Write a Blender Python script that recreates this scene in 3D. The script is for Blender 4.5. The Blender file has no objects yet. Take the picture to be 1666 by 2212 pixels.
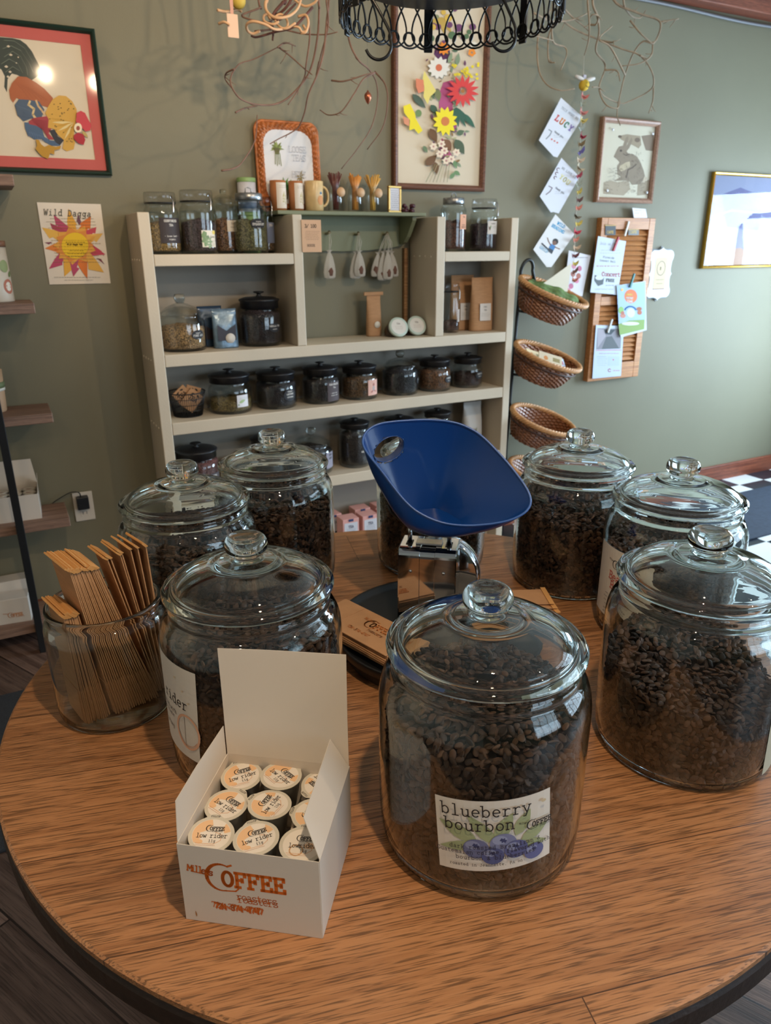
import bpy, bmesh, math, random
import numpy as np
from mathutils import Vector, Matrix, Euler
from mathutils.geometry import tessellate_polygon

PI = math.pi
random.seed(7)
rng = np.random.default_rng(7)
scene = bpy.context.scene
COL = scene.collection

# ------------------------------------------------------------------ camera
PITCH = math.radians(20.1385); ROLL = math.radians(-0.2945)
CAM_Z = 1.4456; F_PX = 1568.82
cam_d = bpy.data.cameras.new('camera'); cam = bpy.data.objects.new('camera', cam_d); COL.objects.link(cam)
cam.location = (0, 0, CAM_Z)
cam.matrix_world = Matrix.Translation((0, 0, CAM_Z)) @ Matrix.Rotation(PI/2 - PITCH, 4, 'X') @ Matrix.Rotation(ROLL, 4, 'Z')
cam_d.sensor_fit = 'VERTICAL'; cam_d.sensor_height = 36.0; cam_d.lens = F_PX/2212*36
cam_d.clip_start = 0.02
cam_d.dof.use_dof = True; cam_d.dof.focus_distance = 0.98; cam_d.dof.aperture_fstop = 9.5
scene.camera = cam

# ------------------------------------------------------------------ wall frame: s runs along the green wall, D out of it
YAW = math.radians(27.623); YW = 3.12534
EV = Vector((math.cos(YAW), math.sin(YAW), 0)); NV = Vector((math.sin(YAW), -math.cos(YAW), 0))
def WP(s, D, z):
    return EV*s + NV*(D-0.235) + Vector((0, YW, z))
def to_wall(p):
    v = Vector(p) - Vector((0, YW, 0)); return v.dot(EV), v.dot(NV)+0.235, v.z
TZ = 0.74
# survey of the room: turn a sighting into a point on a plane of the room
def _ray(px, py):
    a0, b0 = px-833, py-1106
    a = a0*math.cos(ROLL)+b0*math.sin(ROLL); b = -a0*math.sin(ROLL)+b0*math.cos(ROLL)
    return Vector((a/F_PX, math.cos(PITCH)-math.sin(PITCH)*b/F_PX, -math.sin(PITCH)-math.cos(PITCH)*b/F_PX))
_O = Vector((0, 0, CAM_Z))
def on_z(px, py, z=TZ):
    d = _ray(px, py); return _O + d*((z-CAM_Z)/d.z)
def on_plane(px, py, p0, n):
    d = _ray(px, py); n = Vector(n); return _O + d*((Vector(p0)-_O).dot(n)/d.dot(n))
def on_wall(px, py, D=0.0):
    return on_plane(px, py, WP(0, D, 0), NV)
def sz(px, py, D=0.0):
    w = to_wall(on_wall(px, py, D)); return w[0], w[2]
def on_cyl(px, py, c, R):
    d = _ray(px, py); ox, oy = -c[0], -c[1]
    A = d.x**2+d.y**2; B = 2*(ox*d.x+oy*d.y); Cc = ox*ox+oy*oy-R*R
    disc = max(B*B-4*A*Cc, 0); t = (-B-math.sqrt(disc))/(2*A); p = _O+d*t
    return math.atan2(p.y-c[1], p.x-c[0]), p.z

# ------------------------------------------------------------------ colour, world, lights, exposure
def lin(c):
    if isinstance(c, str):
        c = tuple(int(c[i:i+2], 16) for i in (0, 2, 4))
    return tuple(((v/255)/12.92 if v/255 <= 0.04045 else ((v/255+0.055)/1.055)**2.4) for v in c)

vs = scene.view_settings
scene.display_settings.display_device = 'sRGB'
vs.view_transform = 'Standard'; vs.look = 'None'; vs.gamma = 1.0; vs.use_curve_mapping = False
vs.exposure = 0.0
try:
    cy = scene.cycles
    cy.max_bounces = 12; cy.transmission_bounces = 10; cy.glossy_bounces = 5; cy.diffuse_bounces = 3
    cy.transparent_max_bounces = 24; cy.sample_clamp_indirect = 4.0; cy.blur_glossy = 0.6
    cy.use_denoising = True; cy.caustics_reflective = False; cy.caustics_refractive = True
    cy.use_adaptive_sampling = True; cy.adaptive_threshold = 0.02
except Exception:
    pass

world = bpy.data.worlds.new('World'); scene.world = world; world.use_nodes = True
wn = world.node_tree.nodes; wl = world.node_tree.links
bg = wn['Background']; sky = wn.new('ShaderNodeTexSky'); sky.sky_type = 'HOSEK_WILKIE'
sky.sun_direction = (0.4, 0.3, 0.85); sky.turbidity = 4
wl.new(sky.outputs[0], bg.inputs[0]); bg.inputs[1].default_value = 0.5

def area_light(name, s, D, z, sx, sy, power, color, facing):
    l = bpy.data.lights.new(name, 'AREA'); l.shape = 'RECTANGLE'; l.size = sx; l.size_y = sy
    l.energy = power; l.color = color
    o = bpy.data.objects.new(name, l); COL.objects.link(o)
    f = Vector(facing).normalized()
    o.rotation_euler = f.to_track_quat('-Z', 'Y').to_euler(); o.location = WP(s, D, z)
    return o
DAY = (0.66, 0.82, 1.0)
ROOM = dict(s0=-3.6, s1=3.35, D0=0.0, D1=6.2, h=2.64)
# daylight through the two shop windows of the end wall (s = 3.35) and the shop front behind the camera
area_light('corner_window_daylight', ROOM['s1']+0.10, 0.95, 1.15, 1.1, 1.3, 165, (0.62, 0.81, 1.0), -EV+NV*(-.25)+Vector((0, 0, -.3)))
area_light('side_window_daylight', ROOM['s1']+0.10, 3.65, 1.60, 2.5, 1.5, 105, DAY, -EV)
area_light('shopfront_daylight', 1.5, ROOM['D1']+0.10, 1.55, 2.6, 1.7, 95, DAY, -NV)
# warm ceiling spots, plus an added one aimed at the left wall
def bulb(name, s, D, z, power, aim=None, size=0.03, blend=0.7, angle=110, col=(1.0, 0.74, 0.47)):
    l = bpy.data.lights.new(name, 'SPOT'); l.energy = power; l.color = col
    l.shadow_soft_size = size; l.spot_size = math.radians(angle); l.spot_blend = blend
    o = bpy.data.objects.new(name, l); COL.objects.link(o); o.location = WP(s, D, z)
    f = Vector(aim)-o.location if aim is not None else Vector((0, 0, -1))
    o.rotation_euler = f.to_track_quat('-Z', 'Y').to_euler()
    return o
bulb('warm_spot', -0.70, 2.0, 2.33, 38, WP(-0.4, 0.0, 2.1), angle=84)
bulb('warm_spot', -0.97, 2.0, 2.35, 32, WP(-1.0, 0.0, 2.3), angle=76)
bulb('warm_spot', 0.45, 2.1, 2.40, 40, WP(0.25, 0.0, 1.7), angle=95)
bulb('warm_spot', -1.15, 2.9, 2.45, 60, WP(-1.0, 1.9, 0.75), angle=70)
bulb('warm_spot', -2.2, 3.6, 2.45, 20, WP(-1.5, 2.2, 0.7))
bulb('warm_spot', -2.7, 1.6, 2.45, 60, WP(-3.6, 0.9, 1.2))  # added lamp, out of view: bounces warm light onto the shelf's left side
bulb('warm_spot', 0.2, 3.6, 2.45, 22, WP(-0.6, 2.0, 0.7))

# ------------------------------------------------------------------ materials
_M = {}
def mat(name, col=(200, 200, 200), rough=0.5, metal=0.0, spec=0.5, bump=None, var=None, coat=0.0, trans=0.0, alpha=1.0, ior=1.5, sheen=0.0):
    if name in _M: return _M[name]
    m = bpy.data.materials.new(name); m.use_nodes = True; _M[name] = m
    nt = m.node_tree; b = nt.nodes['Principled BSDF']
    c = (*lin(col), 1)
    b.inputs['Base Color'].default_value = c; b.inputs['Roughness'].default_value = rough
    b.inputs['Metallic'].default_value = metal; b.inputs['Specular IOR Level'].default_value = spec
    b.inputs['Coat Weight'].default_value = coat; b.inputs['Transmission Weight'].default_value = trans
    b.inputs['IOR'].default_value = ior; b.inputs['Alpha'].default_value = alpha
    b.inputs['Sheen Weight'].default_value = sheen
    tc = nt.nodes.new('ShaderNodeTexCoord')
    if var:   # (scale, amount, (stretch))
        n = nt.nodes.new('ShaderNodeTexNoise'); n.inputs['Scale'].default_value = var[0]; n.inputs['Detail'].default_value = 4
        mp = nt.nodes.new('ShaderNodeMapping'); mp.inputs['Scale'].default_value = var[2] if len(var) > 2 else (1, 1, 1)
        nt.links.new(tc.outputs['Object'], mp.inputs[0]); nt.links.new(mp.outputs[0], n.inputs['Vector'])
        mr = nt.nodes.new('ShaderNodeMapRange'); mr.inputs['From Min'].default_value = 0.3; mr.inputs['From Max'].default_value = 0.7
        mr.inputs['To Min'].default_value = 1-var[1]; mr.inputs['To Max'].default_value = 1+var[1]
        nt.links.new(n.outputs['Fac'], mr.inputs[0])
        mx = nt.nodes.new('ShaderNodeVectorMath'); mx.operation = 'SCALE'; mx.inputs[0].default_value = c[:3]
        nt.links.new(mr.outputs[0], mx.inputs['Scale']); nt.links.new(mx.outputs[0], b.inputs['Base Color'])
    if bump:  # (scale, strength)
        n = nt.nodes.new('ShaderNodeTexNoise'); n.inputs['Scale'].default_value = bump[0]; n.inputs['Detail'].default_value = 3
        nt.links.new(tc.outputs['Object'], n.inputs['Vector'])
        bp = nt.nodes.new('ShaderNodeBump'); bp.inputs['Strength'].default_value = bump[1]; bp.inputs['Distance'].default_value = 0.002
        nt.links.new(n.outputs['Fac'], bp.inputs['Height']); nt.links.new(bp.outputs[0], b.inputs['Normal'])
    return m
def ink(col, rough=0.7):
    if isinstance(col, str): col = tuple(int(col[i:i+2], 16) for i in (0, 2, 4))
    return mat('ink_%02x%02x%02x' % tuple(int(v) for v in col), col, rough)

def glass_mat(name, col=(0.96, 0.985, 0.98), ior=1.5):
    if name in _M: return _M[name]
    m = bpy.data.materials.new(name); m.use_nodes = True; _M[name] = m
    nt = m.node_tree; nt.nodes.clear()
    g = nt.nodes.new('ShaderNodeBsdfGlass'); g.inputs['Color'].default_value = (*col, 1); g.inputs['IOR'].default_value = ior; g.inputs['Roughness'].default_value = 0.0
    o = nt.nodes.new('ShaderNodeOutputMaterial'); nt.links.new(g.outputs[0], o.inputs[0]); return m
def thin_glass_mat(name, col=(0.965, 0.98, 0.975), ior=1.5, rough=0.0):
    if name in _M: return _M[name]
    m = bpy.data.materials.new(name); m.use_nodes = True; _M[name] = m
    nt = m.node_tree; nt.nodes.clear()
    t = nt.nodes.new('ShaderNodeBsdfTransparent'); t.inputs[0].default_value = (*col, 1)
    g = nt.nodes.new('ShaderNodeBsdfGlossy'); g.inputs['Roughness'].default_value = rough
    f = nt.nodes.new('ShaderNodeFresnel'); ge = nt.nodes.new('ShaderNodeNewGeometry')
    ma = nt.nodes.new('ShaderNodeMath'); ma.operation = 'MULTIPLY_ADD'; ma.inputs[1].default_value = 1/ior-ior; ma.inputs[2].default_value = ior
    nt.links.new(ge.outputs['Backfacing'], ma.inputs[0]); nt.links.new(ma.outputs[0], f.inputs['IOR'])
    x = nt.nodes.new('ShaderNodeMixShader'); o = nt.nodes.new('ShaderNodeOutputMaterial')
    nt.links.new(f.outputs[0], x.inputs[0]); nt.links.new(t.outputs[0], x.inputs[1]); nt.links.new(g.outputs[0], x.inputs[2]); nt.links.new(x.outputs[0], o.inputs[0])
    return m
GLASS = glass_mat('clear_glass')
THIN = thin_glass_mat('thin_glass')

def wood_mat(name, c1, c2, scale=1.0, rough=0.45, plank=None, rot=0.0, dark=0.5, coat=0.0, pore=0.0, coords='Object', plank_var=0.25, seam=0.004):
    """grain runs along local x (after rot about z); plank = (length, width)"""
    if name in _M: return _M[name]
    m = bpy.data.materials.new(name); m.use_nodes = True; _M[name] = m
    nt = m.node_tree; N = nt.nodes; L = nt.links; b = N['Principled BSDF']
    tc = N.new('ShaderNodeTexCoord'); mp = N.new('ShaderNodeMapping'); mp.inputs['Rotation'].default_value = (0, 0, rot)
    L.new(tc.outputs[coords], mp.inputs[0]); vec = mp.outputs[0]
    off = None
    if plank:
        br = N.new('ShaderNodeTexBrick'); br.inputs['Scale'].default_value = 1.0
        br.inputs['Brick Width'].default_value = plank[0]; br.inputs['Row Height'].default_value = plank[1]
        br.inputs['Mortar Size'].default_value = seam; br.inputs['Mortar Smooth'].default_value = 0.3
        br.inputs['Color1'].default_value = (0, 0, 0, 1); br.inputs['Color2'].default_value = (1, 1, 1, 1); br.inputs['Mortar'].default_value = (0.5, 0.5, 0.5, 1)
        br.offset = 0.37
        L.new(vec, br.inputs['Vector'])
        ad = N.new('ShaderNodeVectorMath'); ad.operation = 'MULTIPLY_ADD'; ad.inputs[1].default_value = (5.3, 3.1, 7.7)
        L.new(br.outputs['Color'], ad.inputs[0]); L.new(vec, ad.inputs[2]); vec2 = ad.outputs[0]; off = br
    else: vec2 = vec
    st = N.new('ShaderNodeMapping'); st.inputs['Scale'].default_value = (1.8*scale, 85*scale, 85*scale); L.new(vec2, st.inputs[0])
    n1 = N.new('ShaderNodeTexNoise'); n1.inputs['Scale'].default_value = 1.0; n1.inputs['Detail'].default_value = 6; n1.inputs['Distortion'].default_value = 0.7; L.new(st.outputs[0], n1.inputs['Vector'])
    st2 = N.new('ShaderNodeMapping'); st2.inputs['Scale'].default_value = (22*scale, 560*scale, 560*scale); L.new(vec2, st2.inputs[0])
    n2 = N.new('ShaderNodeTexNoise'); n2.inputs['Scale'].default_value = 1.0; n2.inputs['Detail'].default_value = 3; L.new(st2.outputs[0], n2.inputs['Vector'])
    r1 = N.new('ShaderNodeValToRGB'); r1.color_ramp.elements[0].position = 0.32; r1.color_ramp.elements[0].color = (*lin(c2), 1)
    r1.color_ramp.elements[1].position = 0.68; r1.color_ramp.elements[1].color = (*lin(c1), 1); L.new(n1.outputs['Fac'], r1.inputs[0])
    r2 = N.new('ShaderNodeValToRGB'); r2.color_ramp.elements[0].position = 0.39; r2.color_ramp.elements[0].color = (dark, dark, dark, 1)
    r2.color_ramp.elements[1].position = 0.50; r2.color_ramp.elements[1].color = (1, 1, 1, 1); L.new(n2.outputs['Fac'], r2.inputs[0])
    mu = N.new('ShaderNodeMixRGB'); mu.blend_type = 'MULTIPLY'; mu.inputs[0].default_value = 1.0; L.new(r1.outputs[0], mu.inputs[1]); L.new(r2.outputs[0], mu.inputs[2])
    cur = mu.outputs[0]
    if off:
        mr = N.new('ShaderNodeMapRange'); mr.inputs['To Min'].default_value = 1-plank_var; mr.inputs['To Max'].default_value = 1+plank_var; L.new(off.outputs['Color'], mr.inputs[0])
        sc = N.new('ShaderNodeVectorMath'); sc.operation = 'SCALE'; L.new(cur, sc.inputs[0]); L.new(mr.outputs[0], sc.inputs['Scale'])
        mo = N.new('ShaderNodeMixRGB'); mo.inputs[2].default_value = (*[v*0.25 for v in lin(c2)], 1); L.new(off.outputs['Fac'], mo.inputs[0]); L.new(sc.outputs[0], mo.inputs[1]); cur = mo.outputs[0]
    L.new(cur, b.inputs['Base Color']); b.inputs['Roughness'].default_value = rough; b.inputs['Coat Weight'].default_value = coat
    bp = N.new('ShaderNodeBump'); bp.inputs['Strength'].default_value = 0.25; bp.inputs['Distance'].default_value = 0.001
    L.new(n2.outputs['Fac'], bp.inputs['Height']); L.new(bp.outputs[0], b.inputs['Normal'])
    return m

# ------------------------------------------------------------------ mesh builder
class MB:
    def __init__(s): s.v = []; s.f = []; s.m = []; s.sm = []
    def add(s, verts, faces, mi=0, smooth=False, M=None):
        o = len(s.v)
        for p in verts:
            p = Vector(p) if M is None else M @ Vector(p)
            s.v.append((p.x, p.y, p.z))
        for f in faces:
            s.f.append(tuple(o+i for i in f)); s.m.append(mi); s.sm.append(smooth)
        return s
    def box(s, lo, hi, mi=0, M=None, bev=0.0):
        (a, b, c), (d, e, f) = lo, hi
        if bev > 0:
            t = bev; vs_ = []; 
            bm = bmesh.new(); bmesh.ops.create_cube(bm, size=1)
            for v in bm.verts: v.co = Vector(((a+d)/2+v.co.x*(d-a), (b+e)/2+v.co.y*(e-b), (c+f)/2+v.co.z*(f-c)))
            bmesh.ops.bevel(bm, geom=bm.edges[:], offset=t, segments=2, affect='EDGES', profile=0.5)
            bm.verts.index_update()
            s.add([v.co.copy() for v in bm.verts], [[v.index for v in fc.verts] for fc in bm.faces], mi, False, M); bm.free(); return s
        V = [(a, b, c), (d, b, c), (d, e, c), (a, e, c), (a, b, f), (d, b, f), (d, e, f), (a, e, f)]
        s.add(V, [(0, 3, 2, 1), (4, 5, 6, 7), (0, 1, 5, 4), (1, 2, 6, 5), (2, 3, 7, 6), (3, 0, 4, 7)], mi, False, M); return s
    def lathe(s, prof, n=48, mi=0, M=None, smooth=True, closed=False, a0=0.0, a1=2*PI):
        """prof list of (r,z). r==0 ends are capped to a pole"""
        full = abs((a1-a0)-2*PI) < 1e-6; rings = []; V = []; F = []
        for r, z in prof:
            if r <= 1e-9: rings.append([len(V)]); V.append((0, 0, z))
            else:
                k = n if full else n+1; base = len(V); rings.append(list(range(base, base+k)))
                for i in range(k):
                    a = a0+(a1-a0)*i/n; V.append((r*math.cos(a), r*math.sin(a), z))
        pairs = list(zip(rings[:-1], rings[1:]))
        if closed: pairs.append((rings[-1], rings[0]))
        for A, B in pairs:
            if len(A) == 1 and len(B) == 1: continue
            for i in range(n):
                j = (i+1) % n if full else i+1
                if len(A) == 1: F.append((A[0], B[j], B[i]))
                elif len(B) == 1: F.append((A[i], A[j], B[0]))
                else: F.append((A[i], A[j], B[j], B[i]))
        s.add(V, F, mi, smooth, M); return s
    def tube(s, pts, r, n=8, mi=0, closed=False, smooth=True, cap=True, M=None):
        pts = [Vector(p) for p in pts]; k = len(pts); V = []; F = []; up = None
        for i in range(k):
            if closed: t = (pts[(i+1) % k]-pts[(i-1) % k])
            else: t = pts[min(i+1, k-1)]-pts[max(i-1, 0)]
            if t.length < 1e-9: t = Vector((0, 0, 1))
            t.normalize()
            if up is None:
                up = Vector((0, 0, 1)) if abs(t.z) < 0.9 else Vector((1, 0, 0))
            u = (up - t*up.dot(t))
            if u.length < 1e-6: u = t.orthogonal()
            u.normalize(); up = u; w = t.cross(u)
            rr = r[i] if isinstance(r, (list, tuple)) else r
            for j in range(n):
                a = 2*PI*j/n; V.append(pts[i]+(u*math.cos(a)+w*math.sin(a))*rr)
        for i in range(k if closed else k-1):
            i2 = (i+1) % k
            for j in range(n):
                j2 = (j+1) % n; F.append((i*n+j, i*n+j2, i2*n+j2, i2*n+j))
        if not closed and cap: F.append(tuple(range(n))[::-1]); F.append(tuple((k-1)*n+j for j in range(n)))
        s.add(V, F, mi, smooth, M); return s
    def prism(s, poly, z0, z1, mi=0, M=None):
        """poly in local xy extruded along z"""
        n = len(poly); tris = tessellate_polygon([[Vector((p[0], p[1], 0)) for p in poly]])
        V = [(p[0], p[1], z0) for p in poly]+[(p[0], p[1], z1) for p in poly]
        F = [tuple(t) for t in tris]+[tuple(n+i for i in t) for t in tris]+[(i, (i+1) % n, n+(i+1) % n, n+i) for i in range(n)]
        s.add(V, F, mi, False, M); return s
    def build(s, name, mats, parent=None, M=None, fix=True):
        me = bpy.data.meshes.new(name); me.from_pydata(s.v, [], s.f)
        if not isinstance(mats, (list, tuple)): mats = [mats]
        for m in mats: me.materials.append(m)
        if s.f:
            me.polygons.foreach_set('material_index', s.m); me.polygons.foreach_set('use_smooth', s.sm)
        if fix:
            bm = bmesh.new(); bm.from_mesh(me); bmesh.ops.recalc_face_normals(bm, faces=bm.faces); bm.to_mesh(me); bm.free()
        me.update()
        o = bpy.data.objects.new(name, me); COL.objects.link(o)
        if parent is not None: o.parent = parent
        if M is not None: o.matrix_local = M
        return o

def tag(o, label=None, cat=None, group=None, kind=None):
    if label: o['label'] = label
    if cat: o['category'] = cat
    if group: o['group'] = group
    if kind: o['kind'] = kind
    return o
def thing(name, label, cat, loc=(0, 0, 0), rz=0.0, group=None):
    o = bpy.data.objects.new(name, None); COL.objects.link(o); o.empty_display_size = 0.02
    o.location = loc; o.rotation_euler = (0, 0, rz); return tag(o, label, cat, group)
def copy_tree(o, parent=None):
    c = o.copy(); COL.objects.link(c)
    if parent is not None: c.parent = parent
    for ch in list(o.children): copy_tree(ch, c)
    return c
def struct(o): o['kind'] = 'structure'; return o

# ------------------------------------------------------------------ typewriter lettering (stroked slab letters) and flat printing
def arc(cx, cy, rx, ry, a0, a1, n=10):
    return [(cx+rx*math.cos(math.radians(a0+(a1-a0)*i/n)), cy+ry*math.sin(math.radians(a0+(a1-a0)*i/n))) for i in range(n+1)]
G = {}
def _g():
    s = lambda x, y, w=.22: [(x-w, y), (x+w, y)]
    bowl = arc(.5, .5, .36, .47, 0, 360, 18)
    G['a'] = [arc(.46, .72, .27, .27, 150, 0)+[(.73, .1), (.95, .03)], arc(.43, .27, .3, .25, 60, 300), [(.58, .48), (.73, .5)], [(.58, .04), (.73, .2)]]
    G['b'] = [[(.15, 1.5), (.15, 0)], s(.07, 1.5, .12), arc(.5, .5, .35, .48, 130, -130, 16)+[(.15, .18)], [(.28, .88), (.15, .75)]]
    G['c'] = [arc(.52, .5, .38, .48, 45, 315, 16), [(.8, .95), (.8, .68)]]
    G['d'] = [[(.8, 1.5), (.8, 0), (1.0, 0)], s(.7, 1.5, .12), arc(.45, .5, .35, .48, 50, 310, 16)+[(.8, .2)], [(.68, .87), (.8, .75)]]
    G['e'] = [[(.14, .52), (.86, .52)]+arc(.5, .5, .37, .48, 5, 310, 18)]
    G['f'] = [arc(.65, 1.2, .25, .3, 30, 180)+[(.4, 0)], s(.42, 0, .28), s(.45, .95, .3)]
    G['g'] = [arc(.46, .56, .31, .42, 0, 360, 16), [(.95, .97), (.78, .95), (.78, -.15)]+arc(.48, -.15, .3, .33, 0, -150, 10)]
    G['h'] = [[(.18, 1.5), (.18, 0)], s(.1, 1.5, .1), s(.18, 0, .16), arc(.5, .62, .3, .35, 170, 0)+[(.8, 0)], s(.8, 0, .16)]
    G['i'] = [[(.25, .95), (.5, .95), (.5, 0)], s(.5, 0, .32), [(.5, 1.3), (.5, 1.42)]]
    G['j'] = [[(.3, .95), (.6, .95), (.6, -.2)]+arc(.35, -.2, .25, .28, 0, -140), [(.6, 1.3), (.6, 1.42)]]
    G['k'] = [[(.2, 1.5), (.2, 0)], s(.12, 1.5, .1), s(.2, 0, .15), [(.8, .95), (.25, .42)], [(.4, .56), (.85, 0)], s(.8, .95, .16), s(.85, 0, .14)]
    G['l'] = [[(.25, 1.5), (.5, 1.5), (.5, 0)], s(.5, 0, .34)]
    G['m'] = [[(.0, .95), (.12, .95), (.12, 0)], s(.12, 0, .1), arc(.31, .7, .19, .26, 180, 0)+[(.5, 0)], arc(.69, .7, .19, .26, 180, 0)+[(.88, 0)], s(.5, 0, .1), s(.9, 0, .12)]
    G['n'] = [[(.05, .95), (.2, .95), (.2, 0)], s(.2, 0, .16), arc(.5, .63, .3, .34, 180, 0)+[(.8, 0)], s(.8, 0, .16)]
    G['o'] = [bowl]
    G['p'] = [[(.05, .95), (.18, .95), (.18, -.5)], s(.2, -.5, .17), arc(.5, .5, .35, .48, 140, -130, 16)]
    G['q'] = [[(.95, .95), (.8, .95), (.8, -.5)], s(.8, -.5, .17), arc(.45, .5, .35, .48, 40, 320, 16)]
    G['r'] = [[(.1, .95), (.32, .95), (.32, 0)], s(.35, 0, .26), arc(.66, .55, .34, .4, 175, 55)]
    G['s'] = [arc(.5, .73, .3, .24, 30, 250, 10)+arc(.5, .25, .32, .25, 80, -160, 10), [(.77, .98), (.77, .76)], [(.17, .0), (.17, .26)]]
    G['t'] = [[(.38, 1.35), (.38, .25)]+arc(.6, .25, .22, .25, 180, 320), [(.12, .95), (.78, .95)]]
    G['u'] = [[(.05, .95), (.2, .95), (.2, .35)]+arc(.48, .35, .28, .34, 180, 330), [(.62, .95), (.8, .95), (.8, 0), (.96, 0)]]
    G['v'] = [[(.15, .95), (.5, 0), (.85, .95)], s(.15, .95, .14), s(.85, .95, .14)]
    G['w'] = [[(.08, .95), (.28, 0), (.5, .75), (.72, 0), (.92, .95)], s(.1, .95, .12), s(.9, .95, .12)]
    G['x'] = [[(.15, .95), (.85, 0)], [(.85, .95), (.15, 0)], s(.15, .95, .14), s(.85, .95, .14), s(.15, 0, .14), s(.85, 0, .14)]
    G['y'] = [[(.15, .95), (.52, .02)], [(.88, .95), (.4, -.48), (.15, -.48)], s(.15, .95, .14), s(.88, .95, .14)]
    G['z'] = [[(.15, .75), (.15, .95), (.82, .95), (.15, 0), (.85, 0), (.85, .22)]]
    G['A'] = [[(.08, 0), (.5, 1.4), (.92, 0)], [(.24, .5), (.76, .5)], s(.1, 0, .14), s(.9, 0, .14)]
    G['B'] = [[(.05, 1.4), (.5, 1.4)]+arc(.5, 1.07, .3, .33, 90, -90)+[(.2, .74)], [(.5, .74)]+arc(.52, .37, .34, .37, 90, -90)+[(.05, 0)], [(.2, 1.4), (.2, 0)]]
    G['C'] = [arc(.52, .7, .4, .7, 50, 310, 18), [(.82, 1.4), (.82, 1.0)]]
    G['D'] = [[(.05, 1.4), (.45, 1.4)]+arc(.45, .7, .42, .7, 90, -90, 14)+[(.05, 0)], [(.2, 1.4), (.2, 0)]]
    G['E'] = [[(.85, 1.1), (.85, 1.4), (.08, 1.4)], [(.22, 1.4), (.22, 0)], [(.08, 0), (.9, 0), (.9, .3)], [(.22, .72), (.65, .72)], [(.65, .56), (.65, .88)]]
    G['F'] = [[(.88, 1.1), (.88, 1.4), (.08, 1.4)], [(.22, 1.4), (.22, 0)], s(.25, 0, .2), [(.22, .72), (.65, .72)], [(.65, .56), (.65, .88)]]
    G['G'] = [arc(.5, .7, .4, .7, 50, 330, 18), [(.8, 1.4), (.8, 1.05)], [(.84, .5), (.84, .05)], [(.6, .55), (.98, .55)]]
    G['H'] = [[(.15, 1.4), (.15, 0)], [(.85, 1.4), (.85, 0)], [(.15, .72), (.85, .72)], s(.15, 0, .14), s(.85, 0, .14), s(.15, 1.4, .14), s(.85, 1.4, .14)]
    G['J'] = [[(.7, 1.4), (.7, .3)]+arc(.42, .3, .28, .32, 0, -180), s(.7, 1.4, .22)]
    G['L'] = [[(.25, 1.4), (.25, 0)], s(.25, 1.4, .2), [(.08, 0), (.88, 0), (.88, .35)]]
    G['M'] = [[(.1, 0), (.12, 1.4), (.5, .5), (.88, 1.4), (.9, 0)], s(.1, 0, .12), s(.9, 0, .12)]
    G['O'] = [arc(.5, .7, .4, .7, 0, 360, 22)]
    G['P'] = [[(.05, 1.4), (.5, 1.4)]+arc(.5, 1.02, .35, .38, 90, -90)+[(.2, .64)], [(.2, 1.4), (.2, 0)], s(.22, 0, .18)]
    G['R'] = [[(.05, 1.4), (.5, 1.4)]+arc(.5, 1.04, .32, .36, 90, -90)+[(.2, .68)], [(.2, 1.4), (.2, 0)], [(.5, .68), (.8, 0), (.98, 0)], s(.2, 0, .15)]
    G['S'] = [arc(.5, 1.05, .34, .35, 30, 260, 12)+arc(.5, .35, .36, .36, 80, -160, 12), [(.82, 1.4), (.82, 1.08)], [(.15, 0), (.15, .34)]]
    G['T'] = [[(.08, 1.1), (.08, 1.4), (.92, 1.4), (.92, 1.1)], [(.5, 1.4), (.5, 0)], s(.5, 0, .22)]
    G['U'] = [[(.15, 1.4), (.15, .4)]+arc(.5, .4, .35, .42, 180, 360)+[(.85, 1.4)], s(.15, 1.4, .14), s(.85, 1.4, .14)]
    G['W'] = [[(.05, 1.4), (.28, 0), (.5, 1.1), (.72, 0), (.95, 1.4)], s(.07, 1.4, .12), s(.93, 1.4, .12)]
    G['Y'] = [[(.12, 1.4), (.5, .7), (.88, 1.4)], [(.5, .7), (.5, 0)], s(.5, 0, .2)]
    G['K'] = [[(.2, 1.4), (.2, 0)], [(.85, 1.4), (.22, .6)], [(.4, .8), (.88, 0)], s(.2, 0, .14)]
    G['N'] = [[(.15, 0), (.15, 1.4), (.85, 0), (.85, 1.4)], s(.12, 0, .12), s(.85, 1.4, .12)]
    G['V'] = [[(.12, 1.4), (.5, 0), (.88, 1.4)], s(.12, 1.4, .14), s(.88, 1.4, .14)]
    G['I'] = [[(.5, 1.4), (.5, 0)], s(.5, 0, .25), s(.5, 1.4, .25)]
    G['1'] = [[(.28, 1.15), (.52, 1.4), (.52, 0)], s(.52, 0, .28)]
    G['2'] = [arc(.5, 1.02, .34, .38, 170, -20)+[(.15, 0), (.85, 0), (.85, .2)]]
    G['3'] = [arc(.48, 1.04, .32, .36, 160, -90)+arc(.48, .36, .36, .36, 90, -160)]
    G['4'] = [[(.7, 0), (.7, 1.4), (.1, .4), (.92, .4)], s(.7, 0, .18)]
    G['5'] = [[(.82, 1.4), (.25, 1.4), (.22, .8)]+arc(.5, .45, .34, .44, 130, -150)]
    G['6'] = [arc(.5, .42, .34, .42, 0, 360, 16), arc(.75, .5, .6, .9, 95, 185)]
    G['7'] = [[(.12, 1.2), (.12, 1.4), (.85, 1.4), (.4, 0)]]
    G['8'] = [arc(.5, 1.05, .3, .34, 0, 360, 14), arc(.5, .36, .36, .36, 0, 360, 14)]
    G['0'] = [arc(.5, .7, .34, .7, 0, 360, 18)]
    G['-'] = [[(.2, .65), (.8, .65)]]; G['.'] = [[(.45, .02), (.55, .02)]]; G[','] = [[(.5, .08), (.4, -.2)]]
    G[':'] = [[(.45, .1), (.55, .1)], [(.45, .75), (.55, .75)]]
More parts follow.
